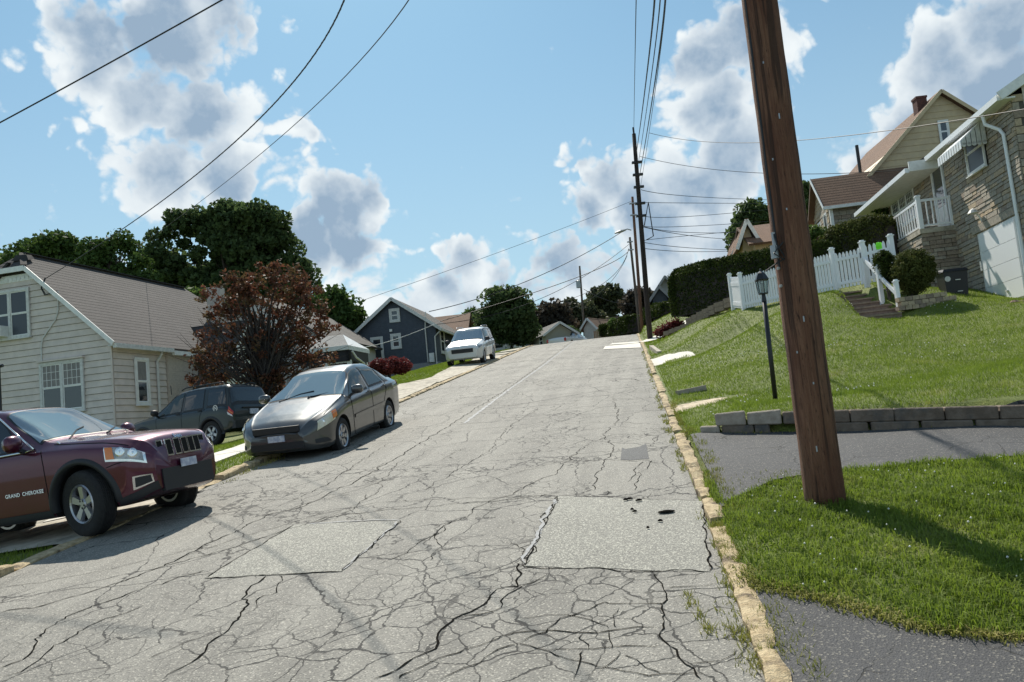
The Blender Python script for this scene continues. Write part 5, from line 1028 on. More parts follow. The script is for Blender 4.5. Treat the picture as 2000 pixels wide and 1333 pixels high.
tree('large_deciduous_tree', 'tallest dark green tree behind the cream house, round-headed', 450, 640, 62,
     [(350, 450, 45, 40), (320, 500, 45, 45), (460, 470, 55, 60), (340, 570, 50, 40), (400, 440, 30, 45), (450, 440, 50, 45), (500, 430, 45, 40), (530, 470, 50, 50), (560, 520, 40, 50), (440, 500, 70, 60), (500, 520, 70, 60), (380, 540, 60, 50), (450, 570, 80, 50), (560, 570, 50, 45), (330, 545, 45, 40), (385, 420, 15, 20), (590, 545, 22, 40), (520, 590, 70, 50)],
     66000, .24, .60, 300, L_dark, .5, limbs=34, shell=.6)
tree('deciduous_tree', 'light-crowned tree right behind the left end of the cream roof', 100, 560, 58, [(60, 505, 45, 28), (110, 480, 45, 24), (135, 500, 30, 30), (30, 520, 30, 25), (90, 520, 60, 30)], 11000, .21, .48, 56, L_mid, .35, limbs=20, shell=.5)
tree('deciduous_tree', 'feathery tree behind the middle of the cream roof', 220, 580, 56, [(195, 500, 30, 28), (240, 485, 35, 25), (220, 530, 45, 35), (262, 520, 25, 35), (270, 550, 30, 25), (180, 520, 22, 20)], 9500, .19, .44, 48, L_mid, .3, limbs=20, shell=.5)
tree('deciduous_tree', 'small yellowish green tree top at the far left edge behind the roof', -10, 560, 60, [(0, 525, 22, 16), (-30, 520, 30, 25), (15, 530, 18, 14)], 3000, .3, .5, 30, L_bright, .3, limbs=5)
tree('bushy_tree', 'yellow-green bush peeping over the cream house roof', 385, 640, 48, [(380, 590, 25, 14), (400, 600, 28, 14)], 3500, .2, .4, 50, L_bright, .15, limbs=4)
tree('spruce_tree', 'bright green tree between the red-leaved tree and the blue house', 660, 680, 52, [(640, 600, 30, 35), (665, 620, 38, 45), (690, 640, 22, 40), (640, 650, 45, 40), (655, 580, 18, 18)], 12000, .22, .42, 150, L_mid, .3, limbs=8, shell=.5)
tree('twin_trunk_tree', 'dense dark round tree with two trunks past the white car', 995, 685, 60, [(975, 600, 28, 32), (1010, 600, 32, 34), (990, 630, 50, 32), (950, 640, 28, 28), (1025, 640, 22, 28), (990, 655, 42, 18)], 30000, .20, .45, 210, L_dark, .16, multi=2, limbs=8, shell=.42)
tree('deciduous_tree', 'green tree left of the dark twin-trunk tree', 930, 670, 78, [(930, 625, 24, 18), (945, 645, 30, 22), (915, 640, 14, 14)], 5000, .28, .5, 60, L_mid, .2, limbs=5)
tree('deciduous_tree', 'purplish dark tree right of the dark twin-trunk tree', 1075, 665, 84, [(1070, 625, 38, 26), (1090, 640, 30, 26), (1055, 650, 30, 22), (1085, 612, 18, 14)], 9000, .30, .6, 110, L_dusk, .2, limbs=5)
tree('deciduous_tree', 'thin light tree beside the small far utility pole', 1130, 665, 92, [(1120, 600, 14, 12), (1135, 620, 24, 20), (1115, 630, 18, 22), (1150, 605, 12, 14), (1160, 630, 18, 18), (1110, 645, 14, 14)], 5000, .30, .55, 60, L_olive, .2, limbs=8)
tree('deciduous_tree', 'open airy tree standing behind the brown-roofed houses at the street top', 1190, 650, 98, [(1170, 580, 22, 16), (1195, 572, 24, 18), (1205, 595, 20, 20), (1165, 605, 24, 18), (1190, 610, 24, 18), (1155, 590, 10, 10)], 7000, .34, .6, 70, L_olive, .25, limbs=12, shell=.5)
tree('deciduous_tree', 'dark tree behind the three street poles', 1240, 630, 90, [(1240, 590, 18, 22), (1255, 575, 14, 14), (1232, 605, 16, 18), (1262, 600, 20, 22)], 5000, .30, .55, 60, L_dusk, .2, limbs=5)
tree('deciduous_tree', 'dark round tree above the hedge, left of the wooden pole', 1470, 520, 60, [(1468, 430, 26, 30), (1490, 450, 18, 24), (1455, 460, 20, 28), (1475, 475, 28, 22), (1450, 490, 16, 22), (1500, 470, 14, 20)], 12000, .28, .5, 130, L_dark, .25, limbs=6)
tree('deciduous_tree', 'dark tree just showing right of the wooden pole above the brown roof', 1575, 420, 62, [(1572, 385, 14, 22), (1560, 400, 20, 20)], 3500, .26, .45, 40, L_dark, .2, limbs=4)
tree('weeping_maple', 'low umbrella-shaped red Japanese maple by the grey sedan and blue house', 760, 742, 31, [(760, 712, 32, 10), (740, 715, 20, 9), (782, 716, 18, 10), (765, 722, 34, 7)], 9000, .065, .12, 160, L_maple, .07, M_barkd, cat='shrub', limbs=10, shell=.4)
tree('bush', 'dark round bush beside the tan cottage', 1105, 664, 76, [(1105, 650, 18, 10), (1120, 652, 12, 9), (1092, 654, 12, 8)], 3500, .18, .28, 50, L_dark, .08, cat='shrub', limbs=3)
tree('bush', 'yellow-green bush near the top of the street', 1195, 640, 76, [(1198, 632, 10, 8), (1210, 634, 8, 6)], 1800, .15, .22, 30, L_bright, .05, cat='shrub', limbs=3)
tree('flowering_shrub', 'small dark reddish shrub on the bank below the hedge', 1305, 650, 38, [(1303, 642, 14, 7), (1320, 636, 14, 8), (1290, 650, 12, 5)], 2500, .07, .14, 60, L_maple, .03, cat='shrub', limbs=3)
tree('round_bush', 'clipped round bush with bare stems in front of the stone porch', 1786, 592, 22.9, [(1780, 530, 38, 40), (1765, 535, 26, 30), (1798, 528, 22, 30), (1780, 515, 32, 24), (1780, 560, 22, 18)], 30000, .035, .07, 900, L_yew, .035, multi=5, cat='shrub', limbs=7, shell=.30)
tree('round_bush', 'smaller dark round bush behind, next to the fence', 1738, 585, 23.3, [(1731, 512, 20, 24), (1735, 535, 17, 22)], 9000, .035, .06, 300, L_hedge, .03, multi=2, cat='shrub', limbs=4, shell=.3)
tree('vine_plant', 'leafy plant hanging under the far end of the porch eave', 1722, 440, 33, [(1722, 412, 14, 22), (1715, 395, 10, 8), (1728, 436, 12, 12)], 2500, .07, .12, 60, L_mid, .03, cat='plant', limbs=3)
tree('bush', 'bright leafy shrub at the corner of the stone-walled wing', 1590, 470, 33, [(1590, 452, 16, 10), (1612, 458, 14, 7), (1578, 466, 12, 8)], 2500, .07, .12, 60, L_bright, .03, cat='shrub', limbs=3)
# hedges: dark core box with leaves all over
def hedge(label, pth, wid, n, size, mat=L_hedge, fuzz=.05):
    C3 = [(at(u, v, D), at(u, v2, D)) for (u, v, v2, D) in pth]; b = C3[0][1]; h = thing('hedge', label, 'hedge', tuple(b)); mb = MB(); rows = []
    P = np.array([[c[0][0], c[0][1], c[0][2], c[1][2]] for c in C3]); m = 40; P = np.stack([np.interp(np.linspace(0, 1, m), np.linspace(0, 1, len(P)), P[:, i]) for i in range(4)], 1)
    d = np.gradient(P[:, :2], axis=0); d /= np.linalg.norm(d, axis=1)[:, None]; N_ = np.stack([-d[:, 1], d[:, 0]], 1); prof2 = [(-1, 0), (-1.03, .5), (-.98, .85), (-.80, 1.0), (0, 1.02), (.80, 1.0), (.98, .85), (1.03, .5), (1, 0)]
    for i in range(m):
        e = min(1, (i+.3)/3.5, (m-1-i+.3)/3.5)**.45; hh = (P[i, 2]-P[i, 3])
        rows.append([(P[i, 0]+N_[i, 0]*a*wid*e, P[i, 1]+N_[i, 1]*a*wid*e, P[i, 3]+hh*(z if z < .5 else .5+(z-.5)*(.5+.5*e))) for a, z in prof2])
    k = len(prof2); V = np.array([q for r in rows for q in r]); cen = V.mean(0)
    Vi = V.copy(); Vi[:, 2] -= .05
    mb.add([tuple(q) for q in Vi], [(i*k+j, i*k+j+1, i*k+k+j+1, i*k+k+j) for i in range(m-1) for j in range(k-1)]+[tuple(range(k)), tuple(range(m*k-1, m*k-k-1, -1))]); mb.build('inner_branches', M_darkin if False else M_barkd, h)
    i = rng.integers(m-1, size=n); j = rng.integers(k-1, size=n); a, b_ = rng.random(n)[:, None], rng.random(n)[:, None]; G_ = V.reshape(m, k, 3)
    C = (G_[i, j]*(1-a)+G_[i+1, j]*a)*(1-b_)+(G_[i, j+1]*(1-a)+G_[i+1, j+1]*a)*b_; C = C+rng.normal(0, fuzz, (n, 3)); leaves('foliage', C, size*rng.uniform(.6, 1.3, n), mat, h); return h
hedge('big dark clipped hedge running behind the white fence', [(1318, 548, 618, 38), (1345, 528, 618, 37.4), (1400, 512, 605, 35.5), (1470, 500, 590, 33.5), (1530, 489, 575, 32), (1590, 478, 560, 30.8), (1645, 472, 545, 30)], 1.0, 80000, .06, fuzz=.04)
hedge('taller rounded hedge clump next to the stone house porch', [(1640, 452, 540, 31), (1680, 438, 540, 30), (1735, 424, 530, 29)], .9, 26000, .06, L_yew)
hedge('low clipped hedge left of the far poles at the street top', [(1203, 634, 656, 78), (1228, 620, 652, 74), (1246, 616, 648, 72)], 1.0, 6000, .16)
hedge('square dark hedge by the brown-roofed house', [(1178, 636, 658, 80), (1200, 634, 656, 79)], .8, 3000, .15)
hedge('long dark hedge on the bank behind the dark pole', [(1268, 606, 634, 66), (1290, 596, 620, 62), (1318, 590, 612, 58)], .9, 7000, .14)

# ------------------------------------------------------------------ utility poles
def polewood(name, a, b, c):
    m = bpy.data.materials.new(name); m.use_nodes = True; t = NT(m.node_tree); p0 = t.N('TexCoord').outputs['Object']; s1 = t.N('Mapping', i0=p0, i3=(1, 1, .045)).outputs[0]; s2 = t.N('Mapping', i0=p0, i3=(1, 1, .13)).outputs[0]
    n1 = t.noise(s1, 34, 6, .75, .4); n2 = t.noise(s2, 62, 4, .7); c_ = t.mix(t.sm(n1, .35, .65), a, b); c_ = t.mix(t.sm(n2, .56, .68), c_, tuple(x*.3 for x in a)); z = t.N('SeparateXYZ', i0=p0).outputs[2]
    c_ = t.mix(t.sm(t.noise(t.N('Mapping', i0=p0, i3=(1, 1, .3)).outputs[0], 2.4, 4, .6), .4, .65, 0, .75), c_, c)
    c_ = t.mix(t.m('MULTIPLY', t.sm(t.noise(t.N('Mapping', i0=p0, i3=(1, 1, .03)).outputs[0], 12, 4, .6, .3), .55, .62), .8), c_, tuple(x*.25 for x in a))
    p = t.N('BsdfPrincipled', Roughness=.88); t.l.new(c_, p.inputs['Base Color']); bp = t.N('Bump', Strength=1.0, Distance=.03, Height=t.m('ADD', n1, t.m('MULTIPLY', n2, -.7))); t.l.new(bp.outputs[0], p.inputs['Normal'])
    t.N('OutputMaterial', Surface=p.outputs[0]); return m
M_pole = polewood('pole_wood_brown', (.165, .070, .038), (.27, .135, .078), (.12, .040, .020)); M_pole2 = polewood('pole_wood_creosote', (.030, .022, .018), (.05, .036, .028), (.02, .014, .012)); M_pole3 = polewood('pole_wood_grey', (.13, .10, .08), (.20, .16, .13), (.10, .07, .05)); M_poler = polewood('pole_wood_red', (.16, .075, .045), (.22, .11, .07), (.12, .06, .04))
M_metal = pm('galvanised', (.35, .36, .37), .45, metal=.7); M_wire = pm('wire_black', (.015, .015, .017), .6); M_ins = pm('insulator', (.45, .44, .42), .3)
def pole(label, bu, bv, D, tu, tv, r0, r1, mat, extra=0, n=20):
    b = at(bu, bv, D); t_ = at(tu, tv, D); d = t_-b; t2 = t_+d/np.linalg.norm(d)*extra; o = thing('utility_pole', label, 'pole', tuple(b)); mb = MB(); m = 40 if D < 10 else 8; pts = [b+(t2-b)*k/m+np.array([0, 0, -.5*(k == 0)]) for k in range(m+1)]; q = [r0+(r1-r0)*k/m for k in range(m+1)]
    if D < 10: q = [x*(1+.012*math.sin(i*1.7)) for i, x in enumerate(q)]
    mb.tube(pts, q, n); mb.build('shaft', mat, o, smooth=True); return o, b, t2
p1, pb1, pt1 = pole('thick brown wooden utility pole in the near lawn', 1613, 985, 7.35, 1483, 0, .172, .148, M_pole, 3.2, 40)
L_ = pt1-pb1; ax = lambda k: pb1+L_*k
left = np.array([-.93, -.36, 0]); left /= np.linalg.norm(left)
mb = MB(); kt = lambda v: (985-v)/985*np.linalg.norm(at(1483, 0, 7.35)-pb1)/np.linalg.norm(L_)
mb.tube([ax(kt(v))+left*(.175-.027*kt(v)) for v in (540, 500, 400, 200, 60, -200)], .010, 5); mb.build('cable', M_wire, p1)
mb = MB(); c = ax(kt(515)); mb.tube([c+left*.20+np.array([0, 0, -.02]), c+left*.20+np.array([0, 0, .10])], .035, 10); mb.tube([c+left*.19+np.array([0, 0, .10]), c+left*.19+np.array([0, 0, .22])], .018, 8); mb.build('cable_clamp', M_metal, p1)
mb = MB(); mb.tube([c+left*.19+np.array([0, -.02, .2]), c+left*.21+np.array([.02, -.05, .1]), c+left*.17+np.array([.05, -.05, -.03]), c+left*.21+np.array([0, -.05, -.07]), c+left*.30+np.array([-.02, 0, -.13])], .008, 5); mb.tube([c+left*.18+np.array([.06, -.05, .12]), c+left*.23+np.array([0, -.05, .02]), c+left*.18+np.array([.07, -.04, -.06])], .007, 5); mb.build('cable_tail', M_wire, p1)
for k, v in enumerate((880, 760, 700, 640, 430, 330, 250, 140)):
    c2 = ax(kt(v)); rr_ = .172-.024*kt(v); an = -2.0+.35*math.sin(k*2.3); dn_ = np.array([math.cos(an), math.sin(an), 0]); mb = MB(); mb.beam(c2+dn_*(rr_-.002), c2+dn_*(rr_+.004), .012, .02 if k % 3 else .05); mb.build('staple' if k % 3 else 'pole_tag', M_metal, p1)
for v in (538, 572): mb = MB(); c2 = ax(kt(v))+left*.172; mb.tube([c2, c2+left*.02], .014, 8); mb.build('bolt', M_ins, p1)
for (u, v, D, tu, tv, r0, r1, mat, lab) in ((1270, 668, 41.5, 1238, 262, .145, .10, M_pole2, 'near-black wooden utility pole at the right kerb, tallest of the far poles'), (1254, 642, 58, 1235, 385, .125, .09, M_poler, 'reddish wooden utility pole just behind the near-black one'), (1249, 640, 66, 1230, 464, .12, .09, M_pole3, 'short grey wooden pole, leftmost of the three standing together'), (1141, 648, 90, 1132, 520, .14, .10, M_pole3, 'small far utility pole carrying a transformer')):
    o, b, t2 = pole(lab, u, v, D, tu, tv, r0, r1, mat)
    mb = MB(); h = t2-b
    if D < 50:
        mb.tube([t2, t2+np.array([0, 0, .35])], .05, 8); mb.build('pin_insulator', M_black, o)
        for k, f in enumerate((.86, .80, .74, .66, .60)):
            mb = MB(); c = b+h*f; mb.box(c[0]-.22, c[0]+.30, c[1]-.1, c[1]+.1, c[2]-.05, c[2]+.05); mb.build('bracket', M_blackm, o)
        mb = MB(); mb.tube([b+h*.55+np.array([.15, -.1, 0]), b+h*.66+np.array([.45, -.1, 0]), b+h*.55+np.array([.55, -.1, -.6]), b+h*.48+np.array([.2, -.1, 0])], .03, 5); mb.build('cable_loop', M_wire, o)
    elif D > 80:
        c = b+h*.72; mb.lathe([(.001, -.45), (.25, -.4), (.25, .35), (.1, .45), (.001, .45)], 10, T=Matrix.Translation((c[0]-.3, c[1]-.2, c[2]))); mb.build('transformer', M_metal, o)
    else:
        for f in (.95, .86): mb = MB(); c = b+h*f; mb.box(c[0]-.25, c[0]+.2, c[1]-.1, c[1]+.1, c[2]-.04, c[2]+.04); mb.build('bracket', M_metal, o)
        if lab[0] == 'r':
            c = at(1233, 450, 58); e = at(1217, 452, 58); mb = MB(); mb.tube([c, c*.5+e*.5+np.array([0, 0, .12]), e], .04, 6); mb.build('lamp_arm', M_metal, o)
            lm = thing('street_lamp', 'cobra-head street lamp on the reddish pole', 'lamp', tuple(e)); mb = MB(); mb.lathe([(.001, -.45), (.10, -.4), (.19, 0), (.12, .35), (.06, .45), (.001, .46)], 10, T=Matrix.Translation(tuple(e+np.array([-.2, 0, 0]))) @ Matrix.Rotation(R(78), 4, 'Y') @ Matrix.Diagonal((.6, 1, 1, 1))); mb.build('lamp_head', M_metal, lm)
# ------------------------------------------------------------------ wires
def wire(label, pts, r, group, mat=None, n=14, twist=False):
    P = [at(u, v, D) for (u, v, D) in pts]; Q = []
    X = np.array(P); kk = np.linspace(0, 1, len(P)); q = np.linspace(0, 1, n*(len(P)-1)+1)
    if len(P) == 3:
        f0 = (q-kk[1])*(q-kk[2])/((kk[0]-kk[1])*(kk[0]-kk[2])); f1 = (q-kk[0])*(q-kk[2])/((kk[1]-kk[0])*(kk[1]-kk[2])); f2 = (q-kk[0])*(q-kk[1])/((kk[2]-kk[0])*(kk[2]-kk[1])); Q = f0[:, None]*X[0]+f1[:, None]*X[1]+f2[:, None]*X[2]
    else: Q = np.stack([np.interp(q, kk, X[:, i]) for i in range(3)], 1)
    mb = MB(); mb.tube([tuple(x) for x in Q], r, 6)
    if twist:
        m = 260; qq = np.linspace(0, 1, m); Z = np.stack([np.interp(qq, q, Q[:, i]) for i in range(3)], 1); a = qq*2*math.pi*55; mb.tube([(z[0]+math.cos(x)*r*.6, z[1], z[2]+math.sin(x)*r*.6) for z, x in zip(Z, a)], r*.7, 5)
    o = mb.build('overhead_wire', mat or M_wire); tag(o, label, 'wire', group)
WG_ = 'overhead wires'
wire('single wire crossing the top left corner of the sky', [(-60, 272, 16), (200, 131, 15), (480, -26, 14)], .014, WG_)
wire('thick twisted service cable swooping from the top down to the cream house gable', [(88, 545, 26.9), (430, 303, 17), (690, -60, 9.5)], .012, WG_, n=30, twist=True)
wire('straight service wire beside the twisted cable', [(270, 482, 40), (520, 292, 22), (830, -50, 9.5)], .009, WG_)
for i, (u0, v0, u1, v1, r) in enumerate(((1243, 300, 1279, -20, .030), (1247, 318, 1290, -20, .020), (1249, 345, 1300, -20, .028), (1250, 372, 1301, -20, .014))):
    D0 = 41.3; wire(['leftmost of the four heavy cables running from the near-black pole to the top edge', 'second of the four heavy cables from the near-black pole', 'third of the four heavy cables from the near-black pole', 'rightmost of the four heavy cables from the near-black pole'][i], [(u0, v0, D0), (u0+(u1-u0)*.52, v0+(v1-v0)*.44, 20), (u1, v1, 11)], r*.52, WG_)
wire('thin primary wire from the tip of the near-black pole straight up', [(1238, 250, 41.5), (1240, 130, 24), (1243, -20, 14)], .010, WG_)
for i, q in enumerate((([(1268, 260, 41), (1480, 279, 33), (2010, 212, 20)]), ([(1250, 306, 41), (1500, 339, 34), (1910, 318, 26.8)]))):
    wire('upper of the two service wires from the near-black pole to the stone house' if i == 0 else 'lower of the two service wires from the near-black pole to the stone house', q, .013, WG_)
for i, (u0, v0, um, vm, u1, v1) in enumerate(((1252, 371, 1350, 384, 1510, 391), (1254, 396, 1350, 397, 1510, 398), (1258, 420, 1330, 424, 1508, 409), (1257, 441, 1330, 443, 1500, 433), (1257, 443, 1360, 455, 1500, 452), (1257, 444, 1350, 461, 1435, 468), (1258, 470, 1320, 463, 1440, 452), (1258, 474, 1340, 484, 1440, 489), (1260, 486, 1350, 492, 1440, 490))):
    wire(['uppermost', 'second', 'third', 'fourth', 'fifth', 'sixth', 'seventh', 'eighth', 'lowest'][i]+' of the thin wires running right from the far poles behind the wooden pole', [(u0, v0, 41.3), (um, vm, 48), (u1, v1, 56)], .016, 'thin service wires to the right')
for i, (u0, v0, um, vm, u1, v1, D1, r) in enumerate(((1232, 394, 1010, 480, 700, 590, 52, .014), (1212, 455, 1040, 545, 838, 609, 50, .026), (1228, 478, 1060, 582, 850, 634, 50, .020), (1228, 490, 1133, 540, 860, 628, 50, .024), (1228, 486, 1160, 565, 1035, 604, 95, .02), (1225, 500, 1160, 580, 1075, 615, 95, .018), (1140, 565, 1190, 588, 1235, 594, 70, .018))):
    wire(['top', 'second', 'third', 'fourth', 'fifth', 'sixth', 'last'][i]+' of the wires slanting from the far poles down to the left', [(u0, v0, 62), (um, vm, (62+D1)/2), (u1, v1, D1)], r, 'wires slanting down to the left')
wire('service wire running along the blue gable to the white porch', [(848, 634, 49.5), (770, 664, 46), (702, 680, 41)], .02, 'wires slanting down to the left', M_trimg)

# ------------------------------------------------------------------ garden lamp post
lb_ = at(1515, 784, 14); lt = at(1491, 575, 14); lp = thing('lamp_post', 'black garden lamp post with glass lantern on the lawn', 'lamp', tuple(lb_))
mb = MB(); d = lt-lb_; mb.tube([lb_-d*.05, lb_+d*.93], .040, 10); mb.build('post', M_blackm, lp, smooth=True)
mb = MB(); mb.tube([lb_+d*.93, lb_+d*1.0], [.044, .03], 10); mb.tube([lb_+d*.40, lb_+d*.41], .046, 10); mb.build('post_cap', M_blackm, lp)
c = lt; Tm = Matrix.Translation(tuple(c)) @ Matrix.Rotation(.5, 4, 'Z')
mb = MB(); mb.lathe([(.001, 0), (.085, 0), (.085, .02), (.001, .02)], 6, T=Tm); mb.lathe([(.11, .235), (.125, .25), (.07, .36), (.05, .38), (.02, .40), (.012, .44), (.001, .45)], 6, T=Tm); 
for k in range(6): a = math.pi/3*k; mb.beam(Tm @ Vector((.08*math.cos(a), .08*math.sin(a), .02)), Tm @ Vector((.108*math.cos(a), .108*math.sin(a), .24)), .011, .011)
ln = mb.build('lantern', M_blackm, lp); glassy('clear_glass', (.5, .5, .5), .72); mb = MB(); mb.lathe([(.074, .02), (.100, .24)], 6, T=Tm); mb.build('glass', MATS['clear_glass'], ln)
mb = MB(); mb.lathe([(.001, .04), (.02, .04), (.02, .09), (.036, .14), (.03, .18), (.001, .20)], 10, T=Tm); mb.build('bulb', M_ins, ln, smooth=True)
mb = MB(); lp2 = thing('lamp_post', 'black post with a small finial at the far left edge, cut by the frame', 'lamp', tuple(at(3, 860, 17))); mb.tube([at(3, 860, 17), at(-3, 718, 17)], .035, 8); mb.build('post', M_blackm, lp2); mb = MB(); mb.tube([at(-4, 717, 17), at(6, 714, 17)], .035, 8); mb.build('finial', M_blackm, lp2)
# ------------------------------------------------------------------ bins, sign, small things
def bin_(label, u, v, D, w, h, d=.55, az=98.2, mat=None, name='wheelie_bin'):
    Q = at(u, v, D); fr = Fr(Q, R(az), 1); o = thing(name, label, 'bin', tuple(Q)); z = Q[2]
    mb = MB(); t = .06; mb.hexa([fr.p(t, -d+t, z), fr.p(w-t, -d+t, z), fr.p(w-t, -t, z), fr.p(t, -t, z), fr.p(0, -d, z+h*.88), fr.p(w, -d, z+h*.88), fr.p(w, 0, z+h*.88), fr.p(0, 0, z+h*.88)]); mb.build('body', mat or M_black, o)
    mb = MB(); mb.hexa([fr.p(-.03, -d-.03, z+h*.88), fr.p(w+.03, -d-.03, z+h*.88), fr.p(w+.03, .04, z+h*.88), fr.p(-.03, .04, z+h*.88), fr.p(.02, -d, z+h), fr.p(w-.02, -d, z+h), fr.p(w-.03, -.02, z+h*.96), fr.p(.03, -.02, z+h*.96)]); mb.build('lid', mat or M_black, o)
    mb = MB(); mb.tube([fr.p(0, -d-.05, z+h*.9), fr.p(w, -d-.05, z+h*.9)], .02, 6); mb.build('handle', mat or M_black, o)
    for x in (.02, w-.02): mb = MB(); mb.tube([fr.p(x-.03, -d+.1, z+.12), fr.p(x+.03, -d+.1, z+.12)], .12, 12); mb.build('wheel', M_black, o)
    return o, fr, z
o, fr, z = bin_('big black wheelie bin standing between porch and garage door', 1851, 594, 23.6, .66, 1.05, .6)
for (x, zz) in ((.30, .66), (.32, .32)): mb = MB(); fr.box(mb, x, x+.14, .0, .012, z+zz, z+zz+.025); mb.build('label_plate', M_trimg, o)
mb = MB(); mb.lathe([(.001, 0), (.08, 0), (.08, .02), (.001, .02)], 12, T=fr.mat(.1, .0, z+.72) @ Matrix.Rotation(math.pi/2, 4, 'X')); mb.build('emblem', M_trimg, o)
bin_('dark bin at the top of the street by the low hedge', 1208, 656, 76, .9, 1.4, .8)
Q = at(1717, 481, 24.1); mb = MB(); mb.lathe([(.001, -.045), (.085, -.04), (.105, -.0), (.085, .10), (.05, .11), (.001, .11)], 12, T=Matrix.Translation(tuple(Q)) @ Matrix.Diagonal((1, .3, 1, 1))); mb.lathe([(.001, -.11), (.09, -.10), (.10, -.045), (.001, -.045)], 12, T=Matrix.Translation(tuple(Q)) @ Matrix.Diagonal((1, .3, 1, 1)))
o = mb.build('lime_green_sign', pm('lime_green', (.22, .95, .02), .5)); tag(o, 'small bright lime green plaque hung on the fence right of the gate', 'plaque')
# ledge of rocks by the garage
mb = thing('rock_edging', 'pinkish rocks at the right end of the garage threshold', 'rocks', tuple(at(1990, 600, 21)))
for k in range(7):
    p = at(1982+7*k, 592+5*(k % 2), 21+.1*k); m2 = MB(); m2.lathe([(.001, -.08), (.09, -.06), (.12, .02), (.06, .08), (.001, .09)], 7, T=Matrix.Translation(tuple(p)) @ Matrix.Rotation(k*1.1, 4, 'Z') @ Matrix.Diagonal((1.2, .8, .8, 1))); m2.build('rock', pm('pink_rock', (.34, .20, .16), .9, (.2, .13, .11), 9), mb)
# ------------------------------------------------------------------ cars
def paint(name, col, rough=.28, metal=.5, coat=1.0, fl=None):
    m = bpy.data.materials.new(name); m.use_nodes = True; t = NT(m.node_tree); p = t.N('BsdfPrincipled', Roughness=rough, Metallic=metal); p.inputs['Coat Weight'].default_value = coat; p.inputs['Coat Roughness'].default_value = .05
    pos = t.N('TexCoord').outputs['Object']; c = t.mix(t.sm(t.noise(pos, 2.0, 4, .6), .4, .7, 0, .25), col, tuple(x*.8+.015 for x in col)); t.l.new(c, p.inputs['Base Color'])
    t.l.new(t.m('ADD', t.m('MULTIPLY', t.noise(pos, 9, 5, .6), .14), rough-.05), p.inputs['Roughness']); t.N('OutputMaterial', Surface=p.outputs[0]); MATS[name] = m; return m
C_mar = paint('paint_maroon', (.085, .006, .028), .3, .6); C_gry = paint('paint_grey', (.085, .085, .085), .32, .7); C_grn = paint('paint_dark_green', (.012, .020, .022), .4, .4, .7); C_wht = paint('paint_white', (.72, .72, .70), .4, 0.0); C_tyre = pm('tyre_rubber', (.014, .013, .014), .85, (.02, .02, .02), 20, bump=.3, bs=60); C_rim = pm('alloy', (.42, .42, .44), .3, metal=.85); C_blk = pm('trim_black', (.016, .017, .021), .55); C_well = pm('wheel_well', (.004, .004, .004), 1.0)
C_chr = pm('chrome', (.75, .76, .78), .12, metal=1.0); C_lens = pm('lens_clear', (.50, .51, .52), .12, (.20, .21, .22), 9, coat=1.0); C_fog = pm('lens_yellowed', (.62, .57, .42), .3, (.75, .72, .6), 6, coat=.6); C_amb = pm('lens_amber', (.75, .20, .02), .2, coat=1); C_red = pm('lens_red', (.45, .02, .015), .2, coat=1); C_whl = pm('lens_white', (.7, .68, .66), .25, coat=1)
C_gls = glassy('car_glass', (.05, .08, .10), ior=2.6); C_glt = glassy('car_glass_tinted', (.010, .012, .014)); C_gls2 = glassy('car_glass_see', (.05, .07, .075), .35); C_int = pm('interior_grey', (.13, .14, .14), .9); C_plate = pm('plate_white', (.62, .64, .70), .5, (.35, .38, .50), 18)
def smooth_tab(tab, xs, sg=.035):
    T_ = np.array(sorted(tab)); fine = np.linspace(T_[0, 0]-.3, T_[-1, 0]+.3, 1200); y = np.interp(fine, T_[:, 0], T_[:, 1]); d = fine[1]-fine[0]; k = int(sg*3/d); g = np.exp(-.5*((np.arange(-k, k+1)*d)/sg)**2); g /= g.sum(); y2 = np.convolve(np.pad(y, k, mode='edge'), g, mode='valid'); return np.interp(xs, fine, y2)
